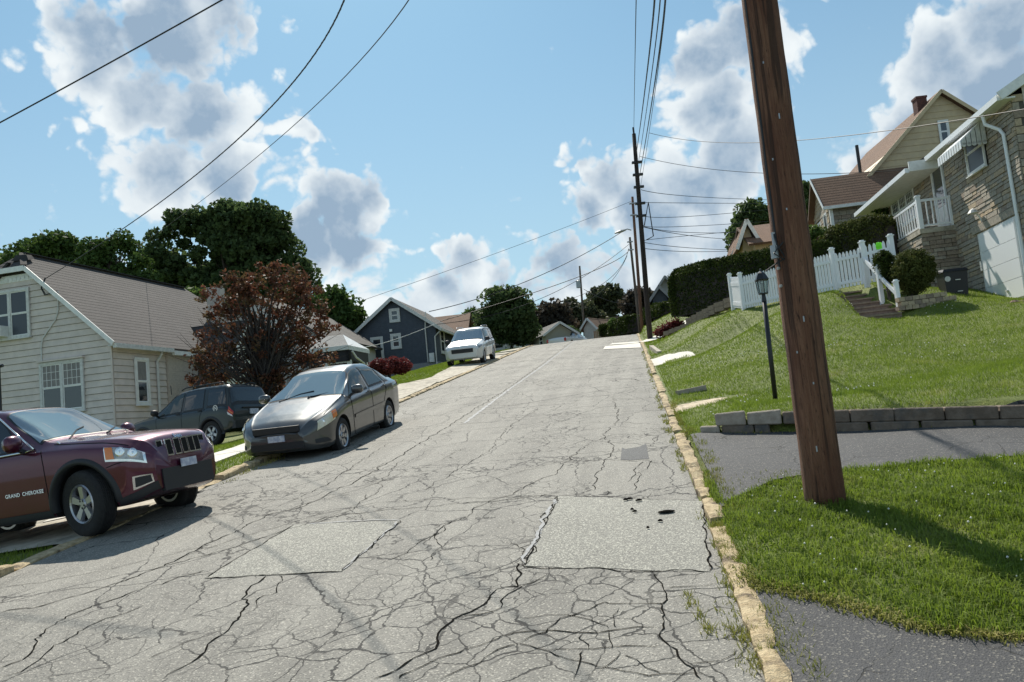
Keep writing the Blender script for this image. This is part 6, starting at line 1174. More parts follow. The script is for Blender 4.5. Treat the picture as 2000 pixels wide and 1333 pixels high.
class Car:
    def __init__(s, spec):
        s.sp = spec
    def ctrl(s, x):
        sp = s.sp; g = lambda n, sg=.035: float(smooth_tab(sp[n], np.array([x]), sg)[0]); key = round(x, 4)
        if not hasattr(s, 'c'): s.c = {}
        if key in s.c: return s.c[key]
        zt, zb, wb, ws, wr, z0 = g('zt'), g('zb', .08), g('wb', .04), g('ws', .04), g('wr', .05), g('z0', .04); zb = min(zb, zt-.03); h = zt-zb; wr = min(wr, wb-.04)
        zw = zb-.22*(zb-z0)
        C = [(0, z0), (ws*.6, z0), (ws-.05, z0+.01), (ws, z0+.10), (ws+(wb-ws)*.75, z0+(zb-z0)*.45), (wb+.005, zw), (wb-.012, zb-.035), (wb-.045, zb), (wb-.05+(wr-wb+.05)*.36, zb+h*.36), (wb-.05+(wr-wb+.05)*.72, zb+h*.70), (wr, zt-.075*min(1, h/.35)-.01), (wr*.86, zt-.022), (wr*.5, zt-.004), (0, zt)]
        s.c[key] = np.array(C); return s.c[key]
    def pt(s, x, k, off=0, side=1):
        C = s.ctrl(x); n = len(C)-1; k = min(max(k, 0), n-1e-6); i = int(k); f = k-i; P = lambda j: C[j] if 0 <= j <= n else (np.array([-C[1][0], C[1][1]]) if j < 0 else np.array([-C[n-1][0], C[n-1][1]]))
        a, b, c, d = P(i-1), P(i), P(i+1), P(i+2); t = .35; m0 = (c-a)*t; m1 = (d-b)*t; q = (2*f**3-3*f**2+1)*b+(f**3-2*f**2+f)*m0+(-2*f**3+3*f**2)*c+(f**3-f**2)*m1
        if off:
            e = 1e-2; q2 = s.pt2(x, min(k+e, n-1e-6)); q1 = s.pt2(x, max(k-e, 0)); tk = np.array([0, q2[0]-q1[0], q2[1]-q1[1]]); p2 = s.pt2(x+.012, k); p1 = s.pt2(x-.012, k); tx = np.array([.024, p2[0]-p1[0], p2[1]-p1[1]]); nn = np.cross(tx, tk); nn /= (np.linalg.norm(nn)+1e-9)
            if nn[1]*q[0]+nn[2]*(q[1]-.5) < 0: nn = -nn
            v = np.array([x, q[0], q[1]])+nn*off; return np.array([v[0], v[1]*side, v[2]])
        return np.array([x, q[0]*side, q[1]])
    def pt2(s, x, k):
        v = s.pt(x, k); return np.array([v[1], v[2]])
    def body(s, xs, K=46):
        ks = np.concatenate([np.linspace(0, 6, 16), np.linspace(6.3, 10, 13), np.linspace(10.3, 13, 10)]); rows = []
        for x in xs:
            h = [s.pt(x, k) for k in ks]; rows.append(h+[np.array([q[0], -q[1], q[2]]) for q in h[-2:0:-1]])
        m = len(rows[0]); V = [tuple(q) for r in rows for q in r]; Fs = [(i*m+j, i*m+(j+1) % m, (i+1)*m+(j+1) % m, (i+1)*m+j) for i in range(len(rows)-1) for j in range(m)]
        Fs += [tuple(range(m)), tuple(range(len(rows)*m-1, len(rows)*m-m-1, -1))]; return V, Fs
    def patch(s, mb, poly, off, side=1, n=8, m=8, th=.0):   # poly: 4 corners in (x, k)
        a, b, c, d = [np.array(q, float) for q in poly]; idx = {}
        V = []
        for i in range(n+1):
            for j in range(m+1):
                u, v = i/n, j/m; q = (a*(1-u)+b*u)*(1-v)+(d*(1-u)+c*u)*v; V.append(s.pt(q[0], q[1], off, side))
        F_ = [(i*(m+1)+j, (i+1)*(m+1)+j, (i+1)*(m+1)+j+1, i*(m+1)+j+1) for i in range(n) for j in range(m)]
        V2 = [s_.tolist() for s_ in V]; mb.add(V2, F_)
def carmat(pos, h, p, r=0):
    h, p, r = R(h), R(p), R(r); f = Vector((math.sin(h)*math.cos(p), math.cos(h)*math.cos(p), math.sin(p))); l = Vector((-math.cos(h), math.sin(h), 0)); u = f.cross(l); l2 = l*math.cos(r)+u*math.sin(r); u2 = f.cross(l2)
    m = Matrix.Identity(4)
    for i in range(3): m[i][0] = f[i]; m[i][1] = l2[i]; m[i][2] = u2[i]; m[i][3] = pos[i]
    return m
def lc(mb, name, mats, root, smooth=False, label=None, kind=None):   # build in the car's own frame
    o = mb.build(name, mats, root, smooth, label=label, world=False, kind=kind); return o
def wheel(root, x, y, r, w, side, steer=0, spokes=5, hub=C_rim, fat=.62, twin=False):
    T = Matrix.Translation((x, y, r)) @ Matrix.Rotation(steer, 4, 'Z') @ Matrix.Rotation(-math.pi/2*side, 4, 'X')
    mb = MB(); prof_ = [(r*fat, -w/2+.02), (r*.80, -w/2), (r*.95, -w/2+.012), (r*.995, -w/2+.05), (r, -w/4)]
    for k in range(5): z = -w/4+w/2*(k+.5)/5; prof_ += [(r, z-.014), (r-.009, z-.006), (r-.009, z+.006), (r, z+.014)]
    prof_ += [(r, w/4), (r*.995, w/2-.05), (r*.95, w/2-.012), (r*.80, w/2), (r*fat, w/2-.02)]
    mb.lathe(prof_, 40, T=T); o = lc(mb, 'wheel', C_tyre, root, True)
    R1 = r*fat; mb = MB(); mb.lathe([(R1, w/2-.022), (R1-.012, w/2-.006), (R1-.03, w/2-.02), (R1-.035, w/2-.09), (R1-.03, -w/2+.02), (R1, -w/2+.02)], 36, T=T)
    for k in range(spokes):
        for dd in ((-.11, .11) if twin else (0,)):
            a = 2*math.pi*k/spokes+.3+dd; Tk = T @ Matrix.Rotation(a, 4, 'Z'); w0, w1 = (.030, .026) if twin else (.040, .058); zf = w/2-.025
            mb.hexa([Tk @ Vector(q) for q in ((.03, -w0, zf-.05), (R1-.02, -w1, zf-.05), (R1-.02, w1, zf-.05), (.03, w0, zf-.05), (.03, -w0*.7, zf-.012), (R1-.02, -w1*.75, zf), (R1-.02, w1*.75, zf), (.03, w0*.7, zf-.012))])
    mb.lathe([(.001, w/2-.02), (.055, w/2-.02), (.07, w/2-.045), (.07, w/2-.1)], 20, T=T); rm = lc(mb, 'rim', hub, root, False); rm.parent = o
    mb = MB(); mb.lathe([(.001, 0.0), (R1-.03, 0.0)], 30, T=T); mb.lathe([(.05, .02), (R1*.62, .02), (R1*.62, .0)], 24, T=T); d = lc(mb, 'brake_disc', C_well, root); d.parent = o
    mb = MB()
    for k in range(spokes): a = 2*math.pi*(k+.5)/spokes+.3; mb.lathe([(.001, w/2-.02), (.012, w/2-.02), (.014, w/2-.04)], 8, T=T @ Matrix.Translation((.045*math.cos(a), .045*math.sin(a), .004)))
    d = lc(mb, 'wheel_nut', C_blk, root); d.parent = o
def bodymesh(car, root, mat, xs, arches, name='body'):
    V, Fs = car.body(xs); me = bpy.data.meshes.new(name); me.from_pydata(V, [], Fs); me.materials.append(mat); me.materials.append(C_well); me.update()
    bm = bmesh.new(); bm.from_mesh(me); bmesh.ops.recalc_face_normals(bm, faces=bm.faces[:]); bm.to_mesh(me); bm.free()
    o = bpy.data.objects.new(name, me); COL.objects.link(o); cut = []
    mb = MB()
    for (x, r, zc) in arches:
        for sd in (1, -1):
            T = Matrix.Translation((x, sd*1.25, zc)) @ Matrix.Rotation(math.pi/2, 4, 'X'); b0 = len(mb.v); n = 36
            for h_ in (-.62, .62):
                for k in range(n): a = 2*math.pi*k/n; mb.v.append(tuple(T @ Vector((r*math.cos(a), r*math.sin(a), h_))))
            for k in range(n): k2 = (k+1) % n; mb.f.append((b0+k, b0+k2, b0+n+k2, b0+n+k)); mb.mi.append(0)
            mb.f.append(tuple(range(b0+n-1, b0-1, -1))); mb.f.append(tuple(range(b0+n, b0+2*n))); mb.mi += [0, 0]
    cm = bpy.data.meshes.new('cutter'); cm.from_pydata(mb.v, [], mb.f); cm.materials.append(C_well); cm.update(); bm = bmesh.new(); bm.from_mesh(cm); bmesh.ops.recalc_face_normals(bm, faces=bm.faces[:]); bm.to_mesh(cm); bm.free()
    co = bpy.data.objects.new('cutter', cm); COL.objects.link(co)
    md = o.modifiers.new('b', 'BOOLEAN'); md.operation = 'DIFFERENCE'; md.object = co; md.solver = 'EXACT'; md.material_mode = 'TRANSFER'
    dg = bpy.context.evaluated_depsgraph_get(); new = bpy.data.meshes.new_from_object(o.evaluated_get(dg)); o.modifiers.clear(); o.data = new; new.name = name
    bpy.data.objects.remove(co)
    bm = bmesh.new(); bm.from_mesh(new)
    for f in bm.faces: f.smooth = True
    for e in bm.edges:
        if len(e.link_faces) == 2 and e.calc_face_angle(0) > .7: e.smooth = False
    bm.to_mesh(new); bm.free(); o.parent = root; return o
def flare(car, root, x, zc, r, mat, w=.055, out=.022, a0=-8, a1=188):
    n = 30
    for sd in (1, -1):
        mb = MB(); V = []
        for i in range(n+1):
            a = R(a0+(a1-a0)*i/n)
            for (rr, oo) in ((r-.012, -.10), (r-.012, out*.8), (r+w*.5, out), (r+w, .002)):
                X = x+rr*math.cos(a); Z = zc+rr*math.sin(a); C = car.ctrl(X); y = float(np.interp(Z, C[:8, 1][1:], C[:8, 0][1:])) if Z > C[1][1] else float(C[3][0]); V.append((X, sd*(y+oo), Z))
        mb.add(V, [(i*4+j, i*4+j+1, i*4+j+5, i*4+j+4) for i in range(n) for j in range(3)])
        lc(mb, 'wheel_arch_trim', mat, root, True)
def textobj(body, size, name, mat, root, T, label=None, extr=.004, shear=0, spc=1.0):
    cu = bpy.data.curves.new(name, 'FONT'); cu.body = body; cu.size = size; cu.extrude = extr; cu.align_x = 'CENTER'; cu.align_y = 'CENTER'; cu.shear = shear; cu.space_character = spc; cu.offset = .001
    o = bpy.data.objects.new(name, cu); COL.objects.link(o); dg = bpy.context.evaluated_depsgraph_get(); me = bpy.data.meshes.new_from_object(o.evaluated_get(dg)); bpy.data.objects.remove(o); me.materials.append(mat); me.transform(T)
    o = bpy.data.objects.new(name, me); COL.objects.link(o); o.parent = root; return o
def basis(X, Y, P):
    X = Vector(X).normalized(); Y = Vector(Y); Y = (Y-X*Y.dot(X)).normalized(); Z = X.cross(Y); m = Matrix.Identity(4)
    for i in range(3): m[i][0] = X[i]; m[i][1] = Y[i]; m[i][2] = Z[i]; m[i][3] = P[i]
    return m
def mirror(root, x, y, z, sd, mat, w=.20, h=.15):
    mb = MB(); T = Matrix.Translation((x, sd*(y+w*.55), z+h*.4)) @ Matrix.Rotation(math.pi/2*1, 4, 'X'); 
    mb.lathe([(.001, -w*.55), (h*.35, -w*.52), (h*.52, -w*.3), (h*.55, 0), (h*.52, w*.3), (h*.38, w*.5), (.001, w*.55)], 14, T=Matrix.Translation((x, sd*(y+w*.55), z+h*.4)) @ Matrix.Rotation(math.pi/2, 4, 'X') @ Matrix.Diagonal((.75, 1, 1, 1)))
    o = lc(mb, 'wing_mirror', mat, root, True); mb = MB(); mb.beam((x+.02, sd*(y-.06), z-.05), (x, sd*(y+w*.4), z+.02), .06, .04); d = lc(mb, 'mirror_arm', C_blk, root); d.parent = o
def seams(car, root, lines, r=.005):
    mb = MB()
    for sd in (1, -1):
        for L in lines:
            pts = []
            for (a, b) in zip(L[:-1], L[1:]):
                for i in range(8): f = i/8; pts.append(car.pt(a[0]+(b[0]-a[0])*f, a[1]+(b[1]-a[1])*f, .001, sd))
            pts.append(car.pt(*L[-1], .001, sd)); mb.tube([tuple(p) for p in pts], r, 4)
    lc(mb, 'panel_gap', C_well, root)
def glasses(car, root, sides, ws, rw, frame=C_blk, g=C_gls, gs=None, gw=None):
    """sides: list of 4-corner (x,k) polygons for each side window; ws/rw: windscreen and rear window polygons over half width"""
    for sd in (1, -1):
        for k, P in enumerate(sides):
            mb = MB(); cx = sum(q[0] for q in P)/4; ck = sum(q[1] for q in P)/4; big = [(cx+(q[0]-cx)*1.0+(.022 if q[0] > cx else -.022), ck+(q[1]-ck)+(.22 if q[1] > ck else -.22)) for q in P]
            car.patch(mb, big, .004, sd, 10, 8); f = lc(mb, 'window_frame', frame, root, True)
            mb = MB(); car.patch(mb, P, .008, sd, 10, 8); w = lc(mb, 'side_window', (gs or g) if not isinstance(gs, list) else gs[k], root, True); f.parent = w
    for nm, P, m in (('windscreen', ws, gw or g), ('rear_window', rw, g)):
        if P is None: continue
        mb = MB(); mb2 = MB()
        for sd in (1, -1):
            cx = sum(q[0] for q in P)/4; big = [(q[0]+(.03 if q[0] > cx else -.03), q[1]-(.25 if q[1] < 12.9 else 0)) for q in P]; car.patch(mb2, big, .004, sd, 12, 14); car.patch(mb, P, .008, sd, 12, 14)
        w = lc(mb, nm, m, root, True); f = lc(mb2, 'window_seal', frame, root, True); f.parent = w
def wiper(root, pts, r=.010):
    mb = MB(); mb.tube(pts, r, 5); mb.tube([pts[0], tuple(np.array(pts[0])+[.03, 0, -.03])], r*2.2, 8); lc(mb, 'wiper', C_blk, root)

# --- grey sedan
S = dict(zt=[(-3.62, .86), (-3.58, 1.0), (-3.50, 1.07), (-3.12, 1.10), (-2.62, 1.36), (-2.3, 1.445), (-1.75, 1.475), (-1.35, 1.44), (-1.15, 1.385), (-.32, 1.00), (-.1, .955), (.45, .82), (.72, .73), (.86, .63), (.93, .52)],
         zb=[(-3.62, .82), (-3.4, .97), (-2.6, .98), (-1, .935), (-.3, .90), (.4, .77), (.75, .66), (.93, .49)], wb=[(-3.62, .60), (-3.56, .74), (-3.4, .81), (-3, .84), (-2, .85), (-.5, .85), (.2, .845), (.5, .80), (.72, .70), (.86, .57), (.93, .44)],
         ws=[(-3.62, .60), (-3.5, .76), (-3, .82), (0, .82), (.5, .80), (.75, .70), (.93, .46)], wr=[(-3.6, .55), (-3.1, .60), (-2.6, .57), (-2, .57), (-1.3, .57), (-.9, .61), (-.32, .70), (.3, .64), (.8, .48), (.93, .36)],
         z0=[(-3.62, .42), (-3.45, .26), (-3, .22), (0, .20), (.6, .20), (.85, .22), (.93, .30)])
root = thing('parked_sedan', 'grey four-door saloon parked facing downhill on the left kerb', 'car', rot=carmat((0, 0, 0), 190, -7.1, .5) @ Matrix.Diagonal((1, 1, 1.035, 1)), loc=(-3.948, 14.871, 1.66))
car = Car(S); xs = np.concatenate([np.linspace(-3.62, -3.2, 14), np.linspace(-3.15, .4, 62), np.linspace(.45, .93, 20)])
bodymesh(car, root, C_gry, xs, [(0, .355, .32), (-2.6, .355, .32)])
for x in (0, -2.6):
    for sd in (1, -1): wheel(root, x, sd*.735, .312, .195, sd, spokes=7, twin=True, hub=C_rim, fat=.66)
glasses(car, root, [[(-1.52, 7.35), (-.52, 7.35), (-1.16, 9.9), (-1.56, 9.9)], [(-2.50, 7.4), (-1.66, 7.4), (-1.68, 9.9), (-2.28, 9.8)], [(-2.86, 7.5), (-2.58, 7.4), (-2.38, 9.6), (-2.44, 9.4)]], [(-1.14, 10.55), (-.40, 8.6), (-.36, 13), (-1.20, 13)], [(-3.05, 9.0), (-2.66, 10.5), (-2.55, 13), (-3.07, 13)], gs=C_gls2)
seams(car, root, [[(-.52, 7.2), (-.50, 5), (-.56, 3), (-.62, 2.4)], [(-1.60, 7.1), (-1.62, 4), (-1.62, 2.5)], [(-2.60, 7.2), (-2.50, 5.2), (-2.28, 4.2), (-2.22, 2.6)], [(-.62, 2.45), (-1.62, 2.45), (-2.22, 2.5)], [(.50, 7.6), (.2, 8.2), (-.30, 8.5)]])
mb = MB()
for sd in (1, -1): car.patch(mb, [(-2.3, 4.02), (-.6, 4.02), (-.6, 4.32), (-2.3, 4.32)], .016, sd, 20, 2)
lc(mb, 'side_moulding', C_gry, root, True)
for sd in (1, -1):
    mb = MB(); car.patch(mb, [(.32, 4.9), (.76, 4.8), (.70, 6.9), (.22, 6.6)], .008, sd, 8, 8); hl = lc(mb, 'headlight', C_fog, root, True)
    mb = MB(); car.patch(mb, [(.25, 5.2), (.40, 5.1), (.36, 6.7), (.215, 6.55)], .014, sd, 5, 5); d = lc(mb, 'indicator', C_amb, root, True); d.parent = hl
    mb = MB(); mb.lathe([(.07, .0), (.055, .012), (.001, .016)], 16, T=Matrix.Translation((.62, sd*.70, .63)) @ Matrix.Rotation(math.pi/2, 4, 'Y')); d = lc(mb, 'reflector', C_chr, root, True); d.parent = hl
    mb = MB(); car.patch(mb, [(-3.60, 5.6), (-3.36, 5.8), (-3.40, 7.4), (-3.60, 7.4)], .012, sd, 6, 6); lc(mb, 'tail_light', C_red, root, True)
    mb = MB(); car.patch(mb, [(.50, 3.1), (.80, 3.05), (.80, 3.9), (.58, 3.6)], .006, sd, 5, 5); lc(mb, 'fog_lamp_slot', C_blk, root, True)
    mirror(root, -.66, .82, .98, sd, C_gry)
    for x in (-1.48, -2.42): mb = MB(); a = car.pt(x-.08, 6.1, .02, sd); b = car.pt(x+.08, 6.1, .02, sd); mb.tube([tuple(a), tuple((a+b)/2+np.array([0, sd*.02, 0])), tuple(b)], .016, 6); lc(mb, 'door_handle', C_gry, root, True)
mb = MB(); mb.box(.88, .925, -.42, .42, .56, .66); lc(mb, 'grille', C_blk, root); mb = MB(); mb.box(.86, .94, -.48, .48, .29, .40); lc(mb, 'lower_grille', C_blk, root)
mb = MB(); mb.box(.93, .95, -.15, .15, .42, .52); lc(mb, 'number_plate', C_plate, root)
wiper(root, [(-.30, -.45, .985), (-.46, -.1, 1.075), (-.50, .15, 1.10)]); wiper(root, [(-.30, .12, 1.01), (-.42, .42, 1.04), (-.50, .60, 1.05)])
# --- maroon SUV
S = dict(zt=[(-3.96, .95), (-3.93, 1.15), (-3.78, 1.38), (-3.62, 1.66), (-3.3, 1.725), (-2.2, 1.755), (-1.7, 1.735), (-1.40, 1.69), (-1.25, 1.64), (-.50, 1.205), (-.2, 1.165), (.3, 1.12), (.62, 1.075), (.78, 1.02), (.84, .93), (.87, .80)],
         zb=[(-3.96, .92), (-3.8, 1.12), (-2.5, 1.13), (-.6, 1.10), (0, 1.05), (.5, .985), (.78, .92), (.87, .76)], wb=[(-3.96, .72), (-3.88, .84), (-3.6, .92), (-2.8, .95), (-1.0, .95), (0, .95), (.4, .93), (.65, .87), (.80, .74), (.87, .60)],
         ws=[(-3.96, .72), (-3.8, .86), (-3, .92), (0, .93), (.4, .90), (.66, .82), (.80, .70), (.87, .58)], wr=[(-3.96, .60), (-3.5, .62), (-2.2, .64), (-1.3, .63), (-.9, .68), (-.5, .76), (.2, .74), (.7, .64), (.87, .5)],
         z0=[(-3.96, .50), (-3.8, .38), (-3.3, .30), (0, .27), (.4, .27), (.7, .32), (.87, .40)])
root = thing('parked_suv', 'shiny maroon off-road car nosing out of the driveway at the left, front wheel turned', 'car', rot=carmat((0, 0, 0), 105.2, 4.5, 3.0) @ Matrix.Diagonal((.94, .90, 1.0, 1.0)), loc=(-4.88, 10.42, 1.145))
car = Car(S); xs = np.concatenate([np.linspace(-3.96, -3.4, 16), np.linspace(-3.3, .3, 60), np.linspace(.35, .87, 24)])
bodymesh(car, root, C_mar, xs, [(0, .455, .40), (-2.915, .455, .40)]); flare(car, root, 0, .40, .46, C_blk, .06, .03); flare(car, root, -2.915, .40, .46, C_blk, .06, .03)
for x in (0, -2.915):
    for sd in (1, -1): wheel(root, x, sd*.83, .39, .26, sd, steer=R(-14) if x == 0 else 0, spokes=5, fat=.60)
glasses(car, root, [[(-1.72, 7.3), (-.80, 7.3), (-1.42, 9.7), (-1.76, 9.8)], [(-2.75, 7.3), (-1.86, 7.3), (-1.88, 9.8), (-2.7, 9.8)], [(-3.55, 7.5), (-2.86, 7.35), (-2.82, 9.8), (-3.40, 9.6)]], [(-1.27, 10.5), (-.62, 8.4), (-.54, 13), (-1.33, 13)], [(-3.84, 8.2), (-3.62, 10.4), (-3.60, 13), (-3.86, 13)], gs=C_glt)
mb = MB()
for sd in (1, -1):
    pts = [car.pt(x_, k_, .014, sd) for x_, k_ in ((-3.5, 7.15), (-2.8, 7.05), (-1.8, 7.02), (-.78, 7.0), (-.66, 7.3), (-1.0, 8.6), (-1.38, 9.85), (-1.9, 10.1), (-2.8, 10.1), (-3.42, 9.8))]; mb.tube([tuple(p) for p in pts], .013, 6)
lc(mb, 'window_trim', C_chr, root, True)
seams(car, root, [[(-.54, 6.9), (-.50, 5), (-.50, 3), (-.56, 2.5)], [(-1.80, 7.1), (-1.80, 2.5)], [(-2.8, 7.1), (-2.55, 4.2), (-2.44, 2.6)], [(-.56, 2.5), (-2.44, 2.5)], [(.66, 7.4), (.3, 8.0), (-.4, 8.4)], [(.70, 4.9), (.40, 4.6)]])
for sd in (1, -1):
    P = [(.44, 5.1), (.80, 5.0), (.785, 6.3), (.42, 6.3)]
    mb = MB(); car.patch(mb, [(.41, 4.9), (.82, 4.8), (.805, 6.5), (.39, 6.5)], .006, sd, 8, 8); f = lc(mb, 'headlight', C_chr, root, True)
    mb = MB(); car.patch(mb, P, .012, sd, 8, 8); d = lc(mb, 'lens', C_lens, root, True); d.parent = f; mb = MB(); car.patch(mb, [(.425, 5.05), (.53, 5.05), (.50, 6.35), (.41, 6.3)], .016, sd, 4, 5); d = lc(mb, 'indicator', C_amb, root, True); d.parent = f
    for xx in (.60, .715): q_ = car.pt(xx, 5.7, .013, sd); mb = MB(); mb.lathe([(.058, .0), (.048, .008), (.03, .004), (.001, .012)], 16, T=Matrix.Translation(tuple(q_)) @ Matrix.Rotation(sd*R(62 if xx < .65 else 50), 4, 'Z') @ Matrix.Rotation(R(84), 4, 'Y')); d = lc(mb, 'reflector', C_chr, root, True); d.parent = f
    mb = MB(); car.patch(mb, [(.66, 3.2), (.84, 3.15), (.84, 4.05), (.68, 4.0)], .006, sd, 5, 5); f = lc(mb, 'fog_lamp_bezel', C_chr, root, True); mb = MB(); car.patch(mb, [(.685, 3.32), (.828, 3.28), (.825, 3.92), (.70, 3.88)], .012, sd, 5, 5); d = lc(mb, 'fog_lamp', C_blk, root, True); d.parent = f
    mb = MB(); car.patch(mb, [(.46, 2.1), (.87, 2.1), (.87, 3.1), (.50, 2.9)], .008, sd, 10, 8); lc(mb, 'lower_bumper', C_blk, root, True)
    mb = MB(); car.patch(mb, [(-2.45, 2.2), (-.47, 2.2), (-.47, 3.05), (-2.45, 3.05)], .008, sd, 14, 5); lc(mb, 'sill_trim', C_blk, root, True)
    mb = MB(); car.patch(mb, [(-3.93, 5.4), (-3.6, 5.8), (-3.62, 7.2), (-3.90, 7.2)], .012, sd, 6, 6); lc(mb, 'tail_light', C_red, root, True)
    mirror(root, -.82, .93, 1.15, sd, C_mar, .23, .19)
    for x in (-1.65, -2.62): mb = MB(); a = car.pt(x-.09, 6.2, .022, sd); b = car.pt(x+.09, 6.2, .022, sd); mb.tube([tuple(a), tuple(b)], .017, 6); lc(mb, 'door_handle', C_mar, root, True)
mb = MB(); mb.box(.84, .89, -.52, .52, .36, .62); lc(mb, 'lower_grille', C_blk, root)
for k in range(7):
    y = -.435+.145*k; x = .868-.05*(abs(y)/.44)**2; mb = MB(); T = Matrix.Translation((x, y, .86)) @ Matrix.Rotation(R(-7), 4, 'Y'); mb.box(-.02, .02, -.062, .062, -.105, .105, T=T); f = lc(mb, 'grille_slot', C_chr, root); mb = MB(); mb.box(.0, .024, -.046, .046, -.088, .088, T=T); d = lc(mb, 'slot_mesh', C_well, root); d.parent = f
mb = MB(); mb.box(.90, .915, -.16, .16, .60, .70); lc(mb, 'number_plate', C_plate, root)
p = car.pt(.80, 13, .004); textobj('Jeep', .095, 'badge', C_chr, root, basis((0, 1, 0), (-.45, 0, 1), (p[0]-.01, 0, p[2]+.006)), extr=.005)
a = car.pt(-.55, 4.1, .012, -1); b = car.pt(-1.2, 4.1, .012, -1)
for wd, xm in (('GRAND', -1.03), ('CHEROKEE', -.71)): m_ = car.pt(xm, 3.9, .016, -1); textobj(wd, .062, 'door_lettering', C_chr, root, basis(a-b, (0, 0, 1), m_), extr=.003, spc=1.1)
wiper(root, [(-.46, -.50, 1.185), (-.64, -.15, 1.30), (-.70, .05, 1.335)]); wiper(root, [(-.46, .20, 1.205), (-.60, .50, 1.265), (-.66, .62, 1.285)])
mb = MB(); mb.tube([(-.3, -.80, 1.11), (-.36, -.82, 1.16)], .012, 6); lc(mb, 'washer_nozzle', C_chr, root)
# --- dark green SUV seen from behind, and white ones
def suv(label, mat, M_, name='parked_suv', gl=C_glt, rear=True, group=None, sc=1.0, rimtop=True):
    S = dict(zt=[(-3.40, .80), (-3.38, 1.05), (-3.33, 1.12), (-3.20, 1.60), (-3.05, 1.69), (-2.0, 1.72), (-1.35, 1.69), (-1.12, 1.63), (-.42, 1.15), (-.1, 1.10), (.5, 1.02), (.72, .95), (.80, .82)],
             zb=[(-3.40, .78), (-3.2, 1.05), (-1, 1.03), (0, .98), (.6, .90), (.80, .75)], wb=[(-3.40, .78), (-3.33, .86), (-3, .89), (0, .89), (.4, .87), (.65, .80), (.80, .66)], ws=[(-3.40, .78), (-3.2, .86), (0, .87), (.5, .83), (.80, .64)],
             wr=[(-3.4, .70), (-3.1, .66), (-1.2, .64), (-.42, .72), (.5, .68), (.80, .52)], z0=[(-3.40, .42), (-3.2, .34), (0, .28), (.6, .30), (.80, .38)])
    root = thing(name, label, 'car', rot=M_.to_3x3().to_4x4(), loc=tuple(M_.translation), group=group); car = Car(S); xs = np.concatenate([np.linspace(-3.40, -3.0, 14), np.linspace(-2.95, .4, 44), np.linspace(.45, .80, 12)])
    bodymesh(car, root, mat, xs, [(0, .40, .36), (-2.62, .40, .36)]); flare(car, root, 0, .36, .40, mat if mat is C_wht else C_blk, .07, .03); flare(car, root, -2.62, .36, .40, mat if mat is C_wht else C_blk, .07, .03)
    for x in (0, -2.62):
        for sd in (1, -1): wheel(root, x, sd*.77, .355, .22, sd, spokes=5)
    glasses(car, root, [[(-1.50, 7.3), (-.66, 7.3), (-1.20, 9.7), (-1.52, 9.8)], [(-2.34, 7.3), (-1.62, 7.3), (-1.62, 9.8), (-2.30, 9.8)], [(-3.18, 7.4), (-2.5, 7.4), (-2.46, 9.7), (-3.06, 9.5)]], [(-1.16, 10.5), (-.52, 8.4), (-.46, 13), (-1.2, 13)], [(-3.31, 8.5), (-3.19, 10.4), (-3.19, 13), (-3.32, 13)], gs=[C_gls2, gl, gl], g=gl, gw=C_gls)
    seams(car, root, [[(-.56, 6.9), (-.58, 2.6)], [(-1.56, 7.1), (-1.56, 2.5)], [(-2.42, 7.1), (-2.22, 4.2), (-2.15, 2.6)]])
    for sd in (1, -1):
        for j, (m_, k0, k1) in enumerate(((C_red, 6.7, 7.5), (C_amb, 6.05, 6.7), (C_red, 5.5, 6.05), (C_whl, 5.0, 5.5))):
            mb = MB(); car.patch(mb, [(-3.39, k0), (-3.28, k0), (-3.25, k1), (-3.37, k1)], .014, sd, 3, 3); lc(mb, 'tail_light', m_, root, True)
        mb = MB(); car.patch(mb, [(.40, 5.6), (.70, 5.5), (.68, 7.4), (.36, 7.0)], .01, sd, 5, 5); lc(mb, 'headlight', C_lens, root, True); mirror(root, -.62, .86, 1.08, sd, C_blk, .2, .17)
        if rimtop:
            mb = MB(); mb.tube([(-3.0, sd*.60, 1.70), (-2.9, sd*.60, 1.755), (-1.5, sd*.60, 1.765), (-1.35, sd*.60, 1.71)], .018, 6); lc(mb, 'roof_rail', C_blk if mat is not C_wht else C_rim, root, True)
        for x in (-1.44, -2.26): mb = MB(); a = car.pt(x-.08, 6.2, .02, sd); b = car.pt(x+.08, 6.2, .02, sd); mb.tube([tuple(a), tuple(b)], .015, 6); lc(mb, 'door_handle', C_blk, root, True)
    mb = MB(); mb.box(-3.46, -3.30, -.80, .80, .42, .64); lc(mb, 'rear_bumper', C_blk if mat is not C_wht else mat, root); mb = MB(); mb.box(-3.43, -3.40, -.16, .16, .80, .95); lc(mb, 'number_plate', C_plate, root)
    mb = MB(); mb.box(-3.42, -3.385, -.42, .42, .97, 1.0); lc(mb, 'tailgate_trim', C_blk, root); mb = MB(); mb.box(.76, .82, -.50, .50, .62, .80); lc(mb, 'grille', C_blk, root); mb = MB(); mb.box(.70, .84, -.6, .6, .40, .55); lc(mb, 'front_bumper', C_blk if mat is not C_wht else mat, root)
    return root, car
r_, c_ = suv('dark green SUV parked by the cream house, seen from its rear corner', C_grn, carmat((-10.5, 24.5, 1.93), -65.2, -1.6, 1.0))
mb = MB(); p = c_.pt(-2.85, 6.2, .012, 1); T = basis((-1, 0, 0), (0, 0, 1), p); mb.lathe([(.085, 0), (.085, .006), (.068, .006), (.068, 0)], 20, T=T); lc(mb, 'sticker', C_whl, r_); textobj('N', .13, 'sticker_letter', C_whl, r_, basis((-1, 0, 0), (0, 0, 1), p+np.array([0, .004, 0])), extr=.002)
mb = MB(); mb.tube([(-1.0, .66, 1.64), (-1.05, .72, 1.9)], .012, 5); lc(mb, 'aerial', C_blk, r_)
q = stx(37.2, -7.55, .03)
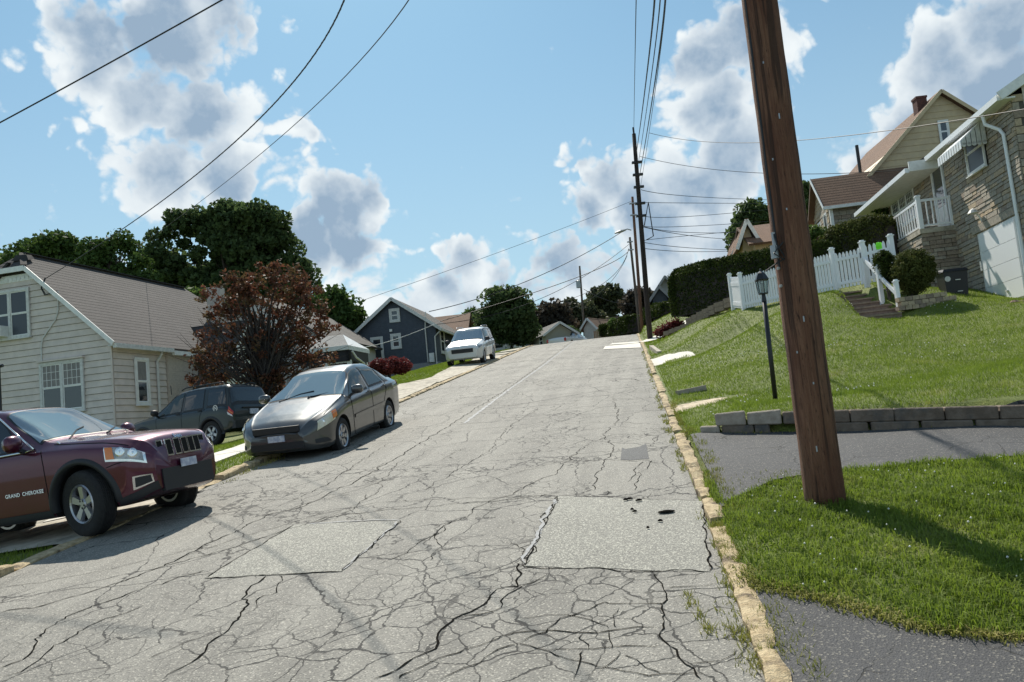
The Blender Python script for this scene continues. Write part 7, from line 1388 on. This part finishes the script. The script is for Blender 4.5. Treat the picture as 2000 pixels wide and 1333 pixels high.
suv('white SUV parked on the pavement slabs beyond the grey sedan', C_wht, carmat(q, 188.2, -6.9, 0), rimtop=True)
q = at(974, 697, 60); suv('small pale car just past the white SUV, mostly hidden behind it', C_wht, carmat((q[0]+.2, q[1], q[2]), 200, -3, 0), rimtop=False)
# far white pickup
q = at(1130, 668, 77); S = dict(zt=[(-4.6, .9), (-4.5, 1.15), (-2.6, 1.17), (-2.45, 1.2), (-2.3, 1.72), (-2.1, 1.80), (-1.4, 1.80), (-1.1, 1.72), (-.45, 1.25), (.5, 1.15), (.85, 1.0), (.9, .8)], zb=[(-4.6, .85), (-4.4, 1.12), (0, 1.12), (.9, .8)], wb=[(-4.6, .9), (-4.4, .98), (.4, .98), (.9, .8)], ws=[(-4.6, .9), (-4.4, .95), (.4, .95), (.9, .8)], wr=[(-4.6, .8), (-2.5, .85), (-2.3, .72), (-1.1, .7), (-.4, .82), (.9, .7)], z0=[(-4.6, .5), (-4.2, .42), (.5, .4), (.9, .5)])
zq = float(prof(77))-.02
root = thing('pickup_truck', 'white pickup truck far off at the top of the street', 'truck', rot=carmat((0, 0, 0), 30, 0, 0), loc=(q[0], q[1], zq)); car = Car(S); bodymesh(car, root, C_wht, np.linspace(-4.6, .9, 60), [(0, .46, .42), (-3.4, .46, .42)])
for x in (0, -3.4):
    for sd in (1, -1): wheel(root, x, sd*.85, .41, .26, sd, spokes=5)
glasses(car, root, [[(-1.9, 7.3), (-.9, 7.3), (-1.2, 9.7), (-1.9, 9.8)]], [(-1.05, 10.5), (-.6, 8.4), (-.52, 13), (-1.1, 13)], [(-2.40, 8.4), (-2.33, 10.2), (-2.33, 13), (-2.41, 13)])
for sd in (1, -1): mb = MB(); mb.box(-4.62, -4.52, sd*.88-.08, sd*.88+.08, .75, 1.05); lc(mb, 'tail_light', C_red, root)
mb = MB(); mb.box(-4.7, -4.5, -.9, .9, .5, .65); lc(mb, 'rear_bumper', C_chr, root)
# brown board fence at the street top
bf = thing('board_fence', 'short brown board fence right of the white pickup', 'fence', tuple(at(1165, 654, 80)))
for k in range(9): p = at(1160+3.0*k, 656, 80); mb = MB(); mb.box(p[0], p[0]+.12, p[1], p[1]+.04, p[2]-.3, p[2]+.45); mb.build('board', pm('fence_wood', (.30, .20, .12), .85), bf)
